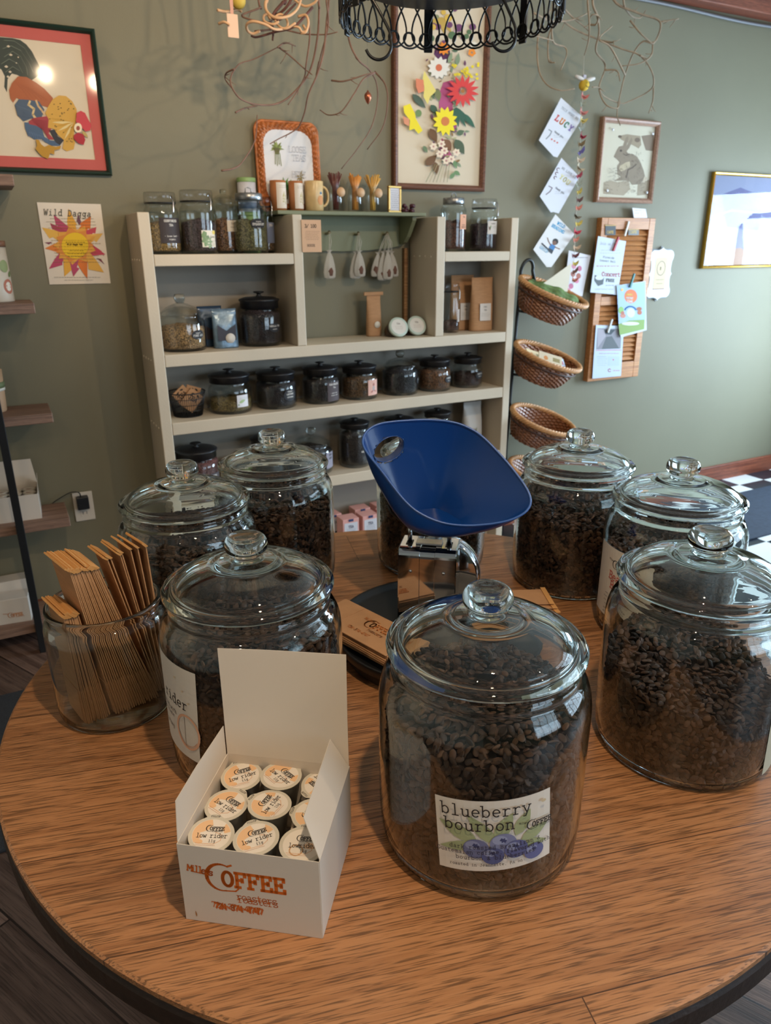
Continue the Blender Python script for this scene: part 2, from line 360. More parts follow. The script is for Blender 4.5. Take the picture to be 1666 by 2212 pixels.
    G['&'] = [[(.92, .05), (.3, 1.0)]+arc(.47, 1.12, .2, .24, 190, -20)+[(.2, .5)]+arc(.42, .3, .3, .3, 150, 350)]
    G['/'] = [[(.1, -.1), (.9, 1.4)]]; G['*'] = [[(.5, 1), (.5, .4)], [(.2, .85), (.8, .55)], [(.2, .55), (.8, .85)]]
_g()
def ribbon(lines, w, out_v, out_f):
    for ln in lines:
        for i in range(len(ln)-1):
            (x0, y0), (x1, y1) = ln[i], ln[i+1]; dx, dy = x1-x0, y1-y0; l = math.hypot(dx, dy)
            if l < 1e-9: continue
            ux, uy = dx/l*w*.35, dy/l*w*.35; nx, ny = -dy/l*w/2, dx/l*w/2; b = len(out_v)
            out_v += [(x0-ux+nx, y0-uy+ny), (x0-ux-nx, y0-uy-ny), (x1+ux-nx, y1+uy-ny), (x1+ux+nx, y1+uy+ny)]; out_f.append((b, b+1, b+2, b+3))
class Art:
    """flat print: layers of filled shapes and letters, mapped onto a surface by fn(x, y, lift)"""
    def __init__(s, flip=1): s.items = []; s.k = 0; s.fl = flip
    def poly(s, pts, col, lift=None): s.k += 1; s.items.append(('p', pts, col, s.k if lift is None else lift)); return s
    def disc(s, cx, cy, rx, ry=None, col='000000', n=20, rot=0.0):
        ry = rx if ry is None else ry; c, q = math.cos(rot), math.sin(rot)
        return s.poly([(cx+rx*math.cos(a)*c-ry*math.sin(a)*q, cy+rx*math.cos(a)*q+ry*math.sin(a)*c) for a in [2*PI*i/n for i in range(n)]], col)
    def ring(s, cx, cy, r, w, col, ry=None, a0=0, a1=360):
        return s.line(arc(cx, cy, r, r if ry is None else ry, a0, a1, 28), w, col)
    def leaf(s, x0, y0, x1, y1, w, col):
        dx, dy = x1-x0, y1-y0; pts = []
        for i in range(7):
            t = i/6; k = math.sin(PI*t**.8)*w/2; pts.append((x0+dx*t-dy*k/max(math.hypot(dx, dy), 1e-9), y0+dy*t+dx*k/max(math.hypot(dx, dy), 1e-9)))
        for i in range(5, 0, -1):
            t = i/6; k = -math.sin(PI*t**.8)*w/2; pts.append((x0+dx*t-dy*k/max(math.hypot(dx, dy), 1e-9), y0+dy*t+dx*k/max(math.hypot(dx, dy), 1e-9)))
        return s.poly(pts, col)
    def star(s, cx, cy, r0, r1, n, col, rot=0.0, sy=1.0):
        return s.poly([(cx+(r1 if i % 2 else r0)*math.cos(rot+PI*i/n), cy+sy*(r1 if i % 2 else r0)*math.sin(rot+PI*i/n)) for i in range(2*n)], col)
    def line(s, pts, w, col): s.k += 1; v, f = [], []; ribbon([pts], w, v, f); s.items.append(('m', v, f, col, s.k)); return s
    def rect(s, x0, y0, x1, y1, col): return s.poly([(x0, y0), (x1, y0), (x1, y1), (x0, y1)], col)
    def text(s, t, x, y, h, col='1c1a18', w=.16, adv=1.12, rot=0.0, align='l', sx=1.0, curve=None):
        """h = x-height"""
        s.k += 1; W = len(t)*adv*h*sx; x_off = {'l': 0, 'c': -W/2, 'r': -W}[align]; v, f = [], []
        c, q = math.cos(rot), math.sin(rot)
        for i, ch in enumerate(t):
            if ch not in G: continue
            for ln in G[ch]:
                P = []
                for (a, b) in ln:
                    X = x_off+(i*adv+a)*h*sx; Y = b*h*s.fl
                    if curve: Y += curve(X)
                    P.append((x+X*c-Y*q, y+X*q+Y*c))
                ribbon([P], w*h, v, f)
        s.items.append(('m', v, f, col, s.k)); return s
    def scribble(s, x, y, n, h, W, col='333333', lead=1.7, wt=.2, seed=1):
        """rows of tiny unreadable print"""
        r = random.Random(seed); v, f = [], []; s.k += 1
        for k in range(n):
            xx = x+r.uniform(0, .12)*W; end = x+W*r.uniform(.82, 1.0)
            while xx < end:
                wl_ = h*r.uniform(.8, 3.2); zz = [(xx+wl_*j/4, y-s.fl*k*lead*h+(h*.45 if j % 2 else 0)) for j in range(5)]
                ribbon([zz], h*wt, v, f); xx += wl_+h*.7
        s.items.append(('m', v, f, col, s.k)); return s
    def logo(s, x, y, h, col, name_col=None, w=.26, rot=0.0, full=True):
        """the roaster's COFFEE mark: big swash C over OFFEE, roasters beneath"""
        c, q = math.cos(rot), math.sin(rot)
        fl = s.fl; R = lambda P: [(x+a*h*c-b*fl*h*q, y+a*h*q+b*fl*h*c) for a, b in P]
        s.k += 1; v, f = [], []
        big = arc(.75, .55, .95, 1.05, 62, 285, 24)
        v_, f_ = [], []
        for i in range(len(big)-1):
            t = i/(len(big)-1); ww = (.10+.15*math.sin(PI*min(1, t*1.1))**1.2)*h; ribbon([R(big[i:i+2])], ww, v, f)
        ribbon([R([(1.2, 1.5), (1.45, 1.62)])], .14*h, v, f); ribbon([R([(.95, -.48), (1.6, -.42), (1.8, -.2)])], .1*h, v, f)
        for i, ch in enumerate('OFFEE'):
            for ln in G[ch]: ribbon([R([(.75+(i*1.06+a)*.78, b*.8-.06) for a, b in ln])], w*h*.8, v, f)
        s.items.append(('m', v, f, col, s.k))
        if full:
            s.text('roasters', x+(2.3*c+.62*fl*q)*h, y+(2.3*q-.62*fl*c)*h, h*.36, col, .16, 1.0, rot)
            s.text('Millers', x+(-1.75*c-1.35*fl*q)*h, y+(-1.75*q+1.35*fl*c)*h, h*.28, col, .2, .9, rot-.15*fl)
        return s
    def build(s, name, fn, parent=None, lift=0.00025, sub=None):
        mats = []; idx = {}; mb = MB()
        for it in s.items:
            col = it[2] if it[0] == 'p' else it[3]
            if isinstance(col, str) or isinstance(col, tuple): m = ink(col)
            else: m = col
            if m.name not in idx: idx[m.name] = len(mats); mats.append(m)
            k = it[-1]
            if it[0] == 'p':
                pts = it[1]
                if sub:  # subdivide long edges and use a fan-free grid for curved surfaces
                    bm = bmesh.new(); vv = [bm.verts.new((p[0], p[1], 0)) for p in pts]; fc = bm.faces.new(vv)
                    bmesh.ops.triangulate(bm, faces=[fc]); 
                    for _ in range(6):
                        ed = [e for e in bm.edges if e.calc_length() > sub]
                        if not ed: break
                        bmesh.ops.subdivide_edges(bm, edges=ed, cuts=1); bmesh.ops.triangulate(bm, faces=bm.faces[:])
                    bm.verts.index_update()
                    V = [fn(v.co.x, v.co.y, k*lift) for v in bm.verts]; F = [[v.index for v in fc.verts] for fc in bm.faces]; bm.free()
                else:
                    V = [fn(p[0], p[1], k*lift) for p in pts]; F = [tuple(t) for t in tessellate_polygon([[Vector((p[0], p[1], 0)) for p in pts]])]
            else:
                V = [fn(p[0], p[1], k*lift) for p in it[1]]; F = it[2]
            mb.add(V, F, idx[m.name])
        return mb.build(name, mats, parent, fix=False)
def wall_fn(D):
    """print laid out in sightings, lands on the plane D in front of the wall"""
    return lambda x, y, l: on_wall(x, y, D)+NV*l
def flat_fn(o, ux, uy, n):
    o, ux, uy, n = Vector(o), Vector(ux), Vector(uy), Vector(n)
    return lambda x, y, l: o+ux*x+uy*y+n*l
def cyl_fn(R, phi0, z0, tilt=0.0):
    """print on an upright cylinder about the local z axis, x to the reader's right"""
    def f(x, y, l):
        X = x*math.cos(tilt)-y*math.sin(tilt); Y = x*math.sin(tilt)+y*math.cos(tilt); a = phi0+X/R
        return Vector(((R+l)*math.cos(a), (R+l)*math.sin(a), z0+Y))
    return f

# ================================================================== THE ROOM
def wbox(name, s0, s1, D0, D1, z0, z1, m, bev=0.0, parent=None, origin=None):
    """box along the wall, its own origin at its base centre"""
    o = WP((s0+s1)/2, (D0+D1)/2, z0)
    mb = MB().box((-(s1-s0)/2, -(D1-D0)/2, 0), ((s1-s0)/2, (D1-D0)/2, z1-z0), bev=bev)
    ob = mb.build(name, m)
    M = Matrix.Translation(o) @ Matrix.Rotation(YAW, 4, 'Z')
    if parent is not None: ob.parent = parent; ob.matrix_local = parent.matrix_world.inverted() @ M if False else M
    else: ob.matrix_world = M
    return ob

M_WALL = mat('sage_wall_paint', (124, 119, 98), 0.6, spec=0.35, bump=(260, 0.12), var=(1.6, 0.05))
M_CEIL = mat('ceiling_paint', (222, 220, 212), 0.8)
M_BEAM = wood_mat('red_stained_trim', (150, 82, 56), (104, 50, 34), 1.0, 0.5, dark=0.6)
M_FLOOR = wood_mat('dark_plank_floor', (124, 98, 84), (84, 62, 52), 0.6, 0.42, plank=(1.3, 0.15), rot=-(YAW+PI/2), dark=0.6, plank_var=0.3, seam=0.003)
r = ROOM; H = r['h']; T = 0.12
struct(wbox('floor', r['s0']-T, r['s1']+T, r['D0']-T, r['D1']+T, -0.1, 0.0, M_FLOOR))
# the plank mapping wants world axes: give the floor object coordinates turned back to the wall
struct(wbox('ceiling', r['s0']-T, r['s1']+T, r['D0']-T, r['D1']+T, H, H+0.1, M_CEIL))
struct(wbox('wall_back', r['s0']-T, r['s1']+T, -T, 0.0, 0.0, H, M_WALL))
struct(wbox('wall_left', r['s0']-T, r['s0'], 0.0, r['D1'], 0.0, H, mat('cream_bounce_paint', (212, 202, 182), .65)))  # unseen wall, made pale to throw light back on the shelf upright
def wall_with_hole(name, along, fixed0, fixed1, a0, a1, h0, h1, z0, z1, m):
    segs = [(a0, h0, 0, H), (h1, a1, 0, H), (h0, h1, 0, z0), (h0, h1, z1, H)]
    mb = MB()
    for p, q, za, zb in segs:
        if along == 'D': mb.box((fixed0, -q, za), (fixed1, -p, zb))
        else: mb.box((p, -fixed1, za), (q, -fixed0, zb))
    ob = mb.build(name, m); ob.matrix_world = Matrix.Translation(WP(0, 0, 0)) @ Matrix.Rotation(YAW, 4, 'Z'); return struct(ob)
mb = MB()
for p, q, za, zb in ((0, .38, 0, H), (1.52, 2.38, 0, H), (4.95, r['D1'], 0, H), (.38, 1.52, 0, .45), (.38, 1.52, 2.42, H), (2.38, 4.95, 0, .8), (2.38, 4.95, 2.42, H)): mb.box((r['s1'], -q, za), (r['s1']+T, -p, zb))
ob = mb.build('wall_right', M_WALL); ob.matrix_world = Matrix.Translation(WP(0, 0, 0)) @ Matrix.Rotation(YAW, 4, 'Z'); struct(ob)
wall_with_hole('wall_front', 's', r['D1'], r['D1']+T, r['s0'], r['s1'], 0.0, 3.0, 0.6, 2.45, M_WALL)
def window(name, along, fix, h0, h1, z0, z1, nx, nz):
    mb = MB(); t = 0.03; d0, d1 = fix+0.02, fix+0.08
    def bar(p, q, za, zb):
        if along == 'D': mb.box((d0, -q, za), (d1, -p, zb))
        else: mb.box((p, -d1, za), (q, -d0, zb))
    for i in range(nx+1):
        c = h0+(h1-h0)*i/nx; w = t if 0 < i < nx else 0.06; bar(max(h0, c-w/2-(.03 if i == nx else 0)), min(h1, c+w/2+(.03 if i == 0 else 0)), z0, z1)
    for i in range(nz+1):
        c = z0+(z1-z0)*i/nz; bar(h0, h1, max(z0, c-.02), min(z1, c+.02))
    ob = mb.build(name, mat('window_frame_paint', (215, 212, 205), 0.5)); ob.matrix_world = Matrix.Translation(WP(0, 0, 0)) @ Matrix.Rotation(YAW, 4, 'Z'); struct(ob)
    g = MB()
    if along == 'D': g.box((d0+.028, -h1, z0), (d0+.032, -h0, z1))
    else: g.box((h0, -d0-.032, z0), (h1, -d0-.028, z1))
    gl = g.build('window_glass', THIN, parent=ob); return ob
window('window_1', 'D', r['s1'], 0.38, 1.52, 0.45, 2.42, 3, 5)
window('window_3', 'D', r['s1'], 2.38, 4.95, 0.8, 2.42, 5, 3)
window('window_2', 's', r['D1'], 0.0, 3.0, 0.6, 2.45, 4, 3)
struct(wbox('baseboard_back', r['s0'], r['s1'], 0.0, 0.022, 0.0, 0.105, M_BEAM, bev=0.004))
struct(wbox('trim_1', r['s0'], r['s1'], 0.0, 0.09, 2.535, 2.64, M_BEAM, bev=0.004))
# cable that runs under the wooden trim
cb = MB().tube([WP(s, 0.012, 2.515+0.006*math.sin(s*5)) for s in np.linspace(-3.0, 3.3, 90)], 0.007, 8).build('power_cable', mat('grey_cable', (120, 120, 125), 0.5))
tag(cb, 'thin grey cable running along the wall under the red wooden beam', 'cable')

# vinyl checkerboard by the window end and the blue runner on it
def checker_mat():
    m = bpy.data.materials.new('checkerboard_vinyl'); m.use_nodes = True; nt = m.node_tree; b = nt.nodes['Principled BSDF']
    tc = nt.nodes.new('ShaderNodeTexCoord'); ck = nt.nodes.new('ShaderNodeTexChecker'); ck.inputs['Scale'].default_value = 1/0.232
    ck.inputs['Color1'].default_value = (*lin((225, 225, 222)), 1); ck.inputs['Color2'].default_value = (*lin((38, 44, 54)), 1)
    nt.links.new(tc.outputs['Object'], ck.inputs[0]); nt.links.new(ck.outputs[0], b.inputs['Base Color']); b.inputs['Roughness'].default_value = 0.22
    return m
fc = wbox('floor_checkerboard', 0.9, 3.35, 0.0, 1.7, 0.0, 0.004, checker_mat()); struct(fc)
rug = wbox('floor_mat', 1.55, 3.3, 0.27, 0.80, 0.005, 0.014, mat('blue_rug', (44, 52, 66), 0.95, bump=(500, 0.6), var=(60, .2)), bev=0.003)
tag(rug, 'dark blue runner mat on the checkerboard floor under the gilt framed picture', 'mat')

# black entrance mat left of the table
p = on_z(20, 1700, 0.0); 
mb = MB().box((-0.45, -0.38, 0), (0.45, 0.38, 0.012), bev=0.004)
o = mb.build('floor_mat', mat('black_mat', (44, 44, 46), 0.95, bump=(700, 0.8), var=(400, .6))); o.location = on_z(-135, 1690, 0.0); o.rotation_euler = (0, 0, YAW)
tag(o, 'black speckled floor mat beside the round table on the dark planks', 'mat')

# ================================================================== ROUND TABLE
TC = (0.0463, 1.1287); TR = 0.668
M_OAK = wood_mat('oiled_oak', (182, 130, 88), (150, 101, 64), 1.0, 0.33, plank=(9.0, 0.158), rot=-math.radians(13.5), dark=0.42, coat=0.12, plank_var=0.15, seam=0.0008)
M_EDGE = mat('dark_table_edge', (38, 24, 16), 0.5, bump=(90, .5), var=(25, .35, (1, 1, 4)))
tb = thing('round_table', 'round oak plank table with a dark edge, carrying the coffee jars', 'table', (TC[0], TC[1], 0))
MB().lathe([(0, TZ), (TR-0.004, TZ), (TR, TZ-0.003), (TR, TZ-0.010), (TR-0.004, TZ-0.012), (0, TZ-0.012)], 160, smooth=False).build('tabletop', M_OAK, tb)
prof = [(TR-.002, TZ-0.0125), (TR+0.001, TZ-0.02), (TR+0.001, TZ-0.046), (TR-.006, TZ-0.052), (TR-0.03, TZ-.053), (TR-0.03, TZ-0.02), (TR-.03, TZ-.0125)]
MB().lathe(prof, 160, closed=True, smooth=False).build('edge_band', M_EDGE, tb)
MB().lathe([(0, TZ-.013), (0.3, TZ-.013), (0.3, TZ-.05), (0.09, TZ-.06), (0.06, TZ-.12), (0.075, TZ-.3), (0.055, TZ-.45), (0.085, TZ-.6), (0.09, 0.06), (0, 0.06)], 40).build('pedestal', M_EDGE, tb)
for k in range(4):
    a = k*PI/2+.5; u = Vector((math.cos(a), math.sin(a), 0))
    MB().tube([u*.05+Vector((0, 0, .12)), u*.2+Vector((0, 0, .09)), u*.38+Vector((0, 0, .03))], [.04, .034, .026], 10).build('foot', M_EDGE, tb)

# ================================================================== GLASS JARS
def bean_template(na, nr):
    V = []; F = []
    for i in range(nr+1):
        th = PI*i/nr
        for j in range(na):
            ph = 2*PI*j/na; x = math.cos(th); y = math.sin(th)*math.cos(ph); z = math.sin(th)*math.sin(ph)
            zz = z*.46 if z > 0 else z*.16
            if z < -.3 and abs(y) < .35: zz = .10
            V.append((x, y*.72, zz))
    for i in range(nr):
        for j in range(na):
            j2 = (j+1) % na; F.append((i*na+j, i*na+j2, (i+1)*na+j2, (i+1)*na+j))
    return np.array(V), np.array(F)
BEAN_HI = bean_template(12, 7); BEAN_LO = bean_template(8, 5)
def bean_mat():
    m = bpy.data.materials.new('roasted_coffee_beans'); m.use_nodes = True; nt = m.node_tree; b = nt.nodes['Principled BSDF']
    at = nt.nodes.new('ShaderNodeAttribute'); at.attribute_name = 'shade'
    cr = nt.nodes.new('ShaderNodeValToRGB'); cr.color_ramp.elements[0].color = (*lin((46, 31, 24)), 1); cr.color_ramp.elements[1].color = (*lin((122, 88, 68)), 1)
    nt.links.new(at.outputs['Fac'], cr.inputs[0]); nt.links.new(cr.outputs[0], b.inputs['Base Color']); b.inputs['Roughness'].default_value = 0.5; b.inputs['Specular IOR Level'].default_value = 0.3
    return m
M_BEAN = bean_mat(); M_BEANCORE = mat('bean_core', (30, 19, 14), 0.8)
def beans(name, R, z0, top, hi, label, center, half=(0.0056, 1.0), rows=0.0063, cols=0.0088, seed=1):
    """roasted beans filling a jar: top(x, y) gives the height of the heap"""
    g = np.random.default_rng(seed); tv, tf = BEAN_HI if hi else BEAN_LO; pos = []; nrm = []
    ztop = max(top(R*math.cos(a), R*math.sin(a)) for a in np.linspace(0, 2*PI, 32)); 
    for k in range(int((ztop-z0)/rows)+1):
        z = z0+0.004+k*rows
        for j in range(int(2*PI*R/cols)):
            a = 2*PI*(j+.5*(k % 2)+g.uniform(-.3, .3))/int(2*PI*R/cols)
            if z > top(R*math.cos(a), R*math.sin(a)): continue
            rr = R-0.0045-g.uniform(0, .0025); pos.append((rr*math.cos(a), rr*math.sin(a), z+g.uniform(-.002, .002))); nrm.append((math.cos(a), math.sin(a), 0))
    sp = 0.0078; q = int(R/sp)+1
    for i in range(-q, q+1):
        for j in range(-q, q+1):
            x, y = (i+.5*(j % 2))*sp+g.uniform(-.003, .003), j*sp*.9+g.uniform(-.003, .003)
            if x*x+y*y < (R-.006)**2:
                pos.append((x, y, top(x, y)+g.uniform(-.003, .004))); nrm.append((0, 0, 1))
    pos = np.array(pos); nrm = np.array(nrm, float); n = len(pos)
    flip = np.where(g.random(n) < .45, -1.0, 1.0)[:, None]
    nn = nrm*flip+g.normal(0, .42, (n, 3)); nn /= np.linalg.norm(nn, axis=1)[:, None]
    t = g.normal(0, 1, (n, 3)); t[:, 2] *= .7; t -= (t*nn).sum(1)[:, None]*nn; t /= np.linalg.norm(t, axis=1)[:, None]
    b = np.cross(nn, t); sc = half[0]*g.uniform(.88, 1.14, n)[:, None, None]
    V = pos[:, None, :]+sc*(tv[None, :, 0:1]*t[:, None, :]+tv[None, :, 1:2]*b[:, None, :]+tv[None, :, 2:3]*nn[:, None, :])
    rad = np.hypot(V[..., 0], V[..., 1]); k_ = np.minimum(1, (R-.0005)/np.maximum(rad, 1e-6)); V[..., 0] *= k_; V[..., 1] *= k_; V[..., 2] = np.maximum(V[..., 2], z0+.0006)
    nv = len(tv); F = (tf[None]+np.arange(n)[:, None, None]*nv).reshape(-1, 4); V = V.reshape(-1, 3)
    # inner core so nothing shows through the gaps
    cv = []; cf = []; m_ = 40; rings = [0.15, .4, .7, .93]
    for rr in rings:
        for i in range(m_):
            a = 2*PI*i/m_; x, y = (R-.010)*rr/.93*math.cos(a), (R-.010)*rr/.93*math.sin(a); cv.append((x, y, top(x, y)-.0065))
    for i in range(m_):
        a = 2*PI*i/m_; cv.append(((R-.010)*math.cos(a), (R-.010)*math.sin(a), z0+.001))
    for k in range(len(rings)):
        for i in range(m_): cf.append((k*m_+i, k*m_+(i+1) % m_, (k+1)*m_+(i+1) % m_, (k+1)*m_+i))
    cf_c = [tuple(range(m_)), tuple(range(4*m_, 5*m_))]
    me = bpy.data.meshes.new(name); o0 = len(V)
    me.from_pydata(np.vstack([V, np.array(cv)]).tolist(), [], F.tolist()+[tuple(i+o0 for i in f) for f in cf+cf_c])
    me.materials.append(M_BEAN); me.materials.append(M_BEANCORE)
    mi = np.zeros(len(me.polygons), int); mi[len(F):] = 1; me.polygons.foreach_set('material_index', mi)
    smo = np.ones(len(me.polygons), bool); smo[len(F):] = False; me.polygons.foreach_set('use_smooth', smo)
    at = me.attributes.new('shade', 'FLOAT', 'POINT'); sh = np.concatenate([np.repeat(np.clip(g.normal(.35, .25, n), 0, 1), nv), np.zeros(len(cv))]); at.data.foreach_set('value', sh.astype(np.float32))
    me.update(); o = bpy.data.objects.new(name, me); COL.objects.link(o); o.location = center
    tag(o, label, 'coffee beans', kind='stuff'); return o

OUT = [(0, .0), (.112, .0), (.1175, .002), (.1215, .008), (.1245, .022), (.1262, .05), (.1265, .19), (.1262, .204), (.1245, .216), (.121, .227), (.1155, .236), (.1115, .240), (.1105, .243), (.1118, .247), (.1118, .250), (.1095, .254), (.1085, .257), (.1092, .261), (.1088, .2625)]
INN = [(.1035, .2625), (.1030, .258), (.1042, .246), (.1085, .237), (.1145, .229), (.1185, .219), (.1210, .207), (.1218, .19), (.1216, .05), (.1195, .022), (.116, .0095), (.111, .0065), (0, .0055)]
LID_O = [(.1150, .2640), (.1172, .2665), (.1175, .2700), (.1160, .2728), (.1115, .2745), (.1060, .2748), (.1035, .2760), (.1010, .2800), (.0965, .2850), (.0860, .2915), (.0720, .2968), (.0560, .3005), (.0450, .3022), (.0425, .3042), (.0370, .3058), (.0250, .3065), (.0190, .3075), (.0168, .3090), (0, .3090)]
LID_I = [(0, .3040), (.0250, .3025), (.0400, .2995), (.0560, .2962), (.0720, .2925), (.0850, .2870), (.0940, .2805), (.0985, .2745), (.1000, .2665), (.1000, .2600), (.1022, .2585), (.1045, .2600), (.1055, .2638)]
KNOB = [(0, .3094), (.0168, .3094), (.0190, .3115), (.0205, .3135), (.0225, .3150), (.0262, .3175), (.0288, .3215), (.0294, .3265), (.0286, .3320), (.0262, .3368), (.0225, .3400), (.0175, .3415), (.0130, .3412), (.0060, .3405), (0, .3403)]
def lidded_jar(label, pos, k=1.0, glass=GLASS, with_lid=True, rz=0.0, n=96):
    t = thing('coffee_jar', label, 'jar', (pos[0], pos[1], TZ+.0004), rz)
    sc = lambda P: [(a*k, b*k) for a, b in P]
    MB().lathe(sc(OUT+INN), n).build('jar_body', glass, t)
    if with_lid:
        l = MB().lathe(sc(LID_O+LID_I), n, closed=True).build('lid', glass, t)
        MB().lathe(sc(KNOB), 48).build('knob', glass, l)
    return t
JARS = {
 'front': ((.1167, .7453), 'large glass coffee jar with the blueberry bourbon label'),
 'right': ((.4437, .9177), 'large glass coffee jar right of the blueberry bourbon jar, with a blank greyish label edge'),
 'beach': ((.540, 1.262), 'glass coffee jar with the beach bum label, part hidden behind another bean jar'),
 'backright': ((.4108, 1.487), 'unlabelled full height glass coffee jar between the blue scoop and the beach bum jar'),
 'backleftc': ((-.2400, 1.499), 'glass coffee jar at the back of the table, in front of the low shelf jars'),
 'leftback': ((-.3683, 1.261), 'glass coffee jar standing behind the open jar of paper bags'),
 'leftfront': ((-.1890, .9070), 'glass coffee jar with a partly turned low rider label behind the pod box'),
 'mid': ((.106, 1.588), 'glass coffee jar mostly hidden behind the chrome scale and blue scoop'),
}
FILL = {
 'front': (lambda x, y: .194+.026*math.exp(-((x+.01)**2+(y-.03)**2)/.004)+.05*y+.004*math.sin(60*x)),
 'right': (lambda x, y: .130+.19*y-.10*x),
 'beach': (lambda x, y: .168+.12*y),
 'backright': (lambda x, y: .178+.18*y+.003*math.sin(50*x)),
 'backleftc': (lambda x, y: .186+.12*y+.004*math.sin(40*x)),
 'leftback': (lambda x, y: .196+.10*y),
 'leftfront': (lambda x, y: .200-.10*y),
 'mid': (lambda x, y: .175+.05*y),
}
BL = {'front': 'dark roasted beans filling the blueberry bourbon jar', 'right': 'coffee beans heaped two thirds up the jar nearest the right table edge',
 'beach': 'coffee beans in the beach bum jar', 'backright': 'coffee beans in the jar right behind the blue scoop', 'backleftc': 'coffee beans in the rearmost jar standing before the shelves of tea jars',
 'leftback': 'coffee beans in the jar behind the open jar of paper bags', 'leftfront': 'coffee beans in the low rider jar behind the pod box', 'mid': 'coffee beans in the jar hidden behind the chrome scale'}
JO = {}
for i, (k, (pos, lab)) in enumerate(JARS.items()):
    JO[k] = lidded_jar(lab, pos)
    beans('coffee_beans', .1195, .0068, FILL[k], k in ('front', 'right', 'leftfront'), BL[k], (pos[0], pos[1], TZ+.0004), seed=11+i)

# ------------------------------------------------------------------ labels on the big jars
WHITE = 'ded8cf'; INK = '231f1e'
def jar_label(jar, art, phi, z, tilt, W, Hh, name='label', R=.1268, base=WHITE):
    fn = cyl_fn(R, phi, z, tilt)
    p = Art(); p.rect(-W/2, -Hh/2, W/2, Hh/2, base)
    lab = p.build(name, fn, jar, lift=0, sub=.012)
    if art: art.build('print', cyl_fn(R+.0003, phi, z, tilt), lab, lift=.00007, sub=.012)
    return lab
W_, H_ = .130, .096
a = Art()
for x0, y0, x1, y1, w in ((-.020, -.006, -.062, .018, .018), (-.02, -.010, -.063, -.018, .013), (.0, -.01, -.030, .030, .016), (.0, -.005, .020, .030, .018), (.022, -.002, .040, .030, .016), (.028, -.010, .062, .004, .016), (.03, -.016, .060, -.022, .012)):
    a.leaf(x0, y0, x1, y1, w, 'a3ad84')
for x, y, q, c in ((-.022, -.016, .0145, '6d7299'), (.008, -.010, .0150, '7e84aa'), (-.004, -.026, .0125, '555b8a'), (.022, -.020, .0135, '5c6291'), (.043, -.030, .0120, '626898')):
    a.disc(x, y, q, q*.92, c); a.disc(x-q*.25, y+q*.35, q*.55, q*.4, '8c93b8' if c != '7e84aa' else '98a0c2'); a.star(x, y+q*.3, q*.28, q*.14, 6, '3f4570')
a.text('blueberry', -.058, .0285, .0098, INK, .15, 1.12)
a.text('bourbon', -.055, .0095, .0098, INK, .15, 1.12)
a.text('dark roasted Brazilian &', 0, -.0155, .0036, '2a2838', .16, 1.18, align='c')
a.text('Guatemalan coffee, flavored with', -.001, -.0225, .0036, '2a2838', .16, 1.12, align='c')
a.text('bourbon & blueberries', 0, -.0300, .0036, '2a2838', .16, 1.18, align='c')
a.text('roasted in Jeannette, PA on:', -.010, -.0390, .0026, INK, .17, 1.15, align='c')
a.logo(.036, .006, .0060, INK)
a.disc(.055, .037, .003, .002, 'cdbb9a')
jar_label(JO['front'], a, math.radians(-89.5), .1025, .085, W_, H_)
a = Art()
a.text('low rider', -.052, .006, .0105, INK, .15, 1.12)
a.line([(-.03, -.002), (.045, -.002), (.045, -.052), (-.03, -.052), (-.03, -.002)], .0007, '6b625c')
a.text('roasted with', -.026, -.011, .0042, '4a4440', .15, 1.05); a.text('chocolate', -.020, -.020, .0042, '4a4440', .15, 1.05); a.text('nutmeg', -.010, -.040, .0042, '4a4440', .15, 1.05)
a.ring(.050, -.028, .0215, .0035, 'd8a88c', ry=.026); a.ring(.050, -.028, .019, .0012, 'c99a80', ry=.022, a0=200, a1=330)
for x, y in ((.03, .05), (.045, .035), (-.01, .045), (.055, .02)): a.disc(x, y, .002, .0015, 'cfc0a6')
jar_label(JO['leftfront'], a, math.radians(-148), .131, -.055, .140, .142, base='cfcbc4')
a = Art()
a.logo(-.010, .036, .0075, INK)
a.text('Beach', -.020, .010, .0105, 'c0554c', .17, .95, rot=-.1); a.text('Bum', -.014, -.008, .0105, 'c0554c', .17, .95, rot=-.1)
a.scribble(-.03, -.024, 4, .004, .055, '5a5450', 1.9, .2, 5); a.scribble(-.03, -.056, 2, .004, .03, '5a5450', 1.9, .2, 6)
jar_label(JO['beach'], a, math.radians(-157), .113, .0, .13, .140)
jar_label(JO['right'], Art().scribble(-.05, .05, 9, .004, .10, '55504a', 2.2, .2, 8), math.radians(-28), .088, .06, .125, .135, base='b9b7a2')
# salmon price paper stuck low on the jar behind
a = Art(); a.scribble(-.035, .012, 4, .004, .07, 'b06a50', 1.8, .2, 3)
jar_label(JO['leftback'], a, math.radians(-62), .055, .0, .09, .045, base='e3b49c')

# ------------------------------------------------------------------ open pod box
M_CARD = mat('white_card', (214, 204, 192), 0.6, spec=0.3)
M_LOGO = mat('orange_print', (205, 98, 22), 0.55)
BX = Vector((-.2249, .6068, TZ+.0004)); uyaw = math.atan2(.5812-.607, -.0704+.2249)
BW, BD, BHt = .1562, .1490, .107
bm_ = Matrix.Translation(BX) @ Matrix.Rotation(uyaw, 4, 'Z')
box = thing('pod_box', 'open white card box of coffee pods with orange print', 'box', BX, uyaw)
t = .0009
def panel(name, pts, parent, th=.0008, m=M_CARD):
    """thin card panel from a polygon of local points"""
    P = [Vector(p) for p in pts]; n = (P[1]-P[0]).cross(P[2]-P[0]).normalized()*th
    V = P+[p+n for p in P]; k = len(P); F = [tuple(range(k))[::-1], tuple(range(k, 2*k))]+[(i, (i+1) % k, k+(i+1) % k, k+i) for i in range(k)]
    return MB().add(V, F).build(name, m, parent)
panel('front_panel', [(0, 0, 0), (BW, 0, 0), (BW, 0, BHt), (0, 0, BHt)], box)
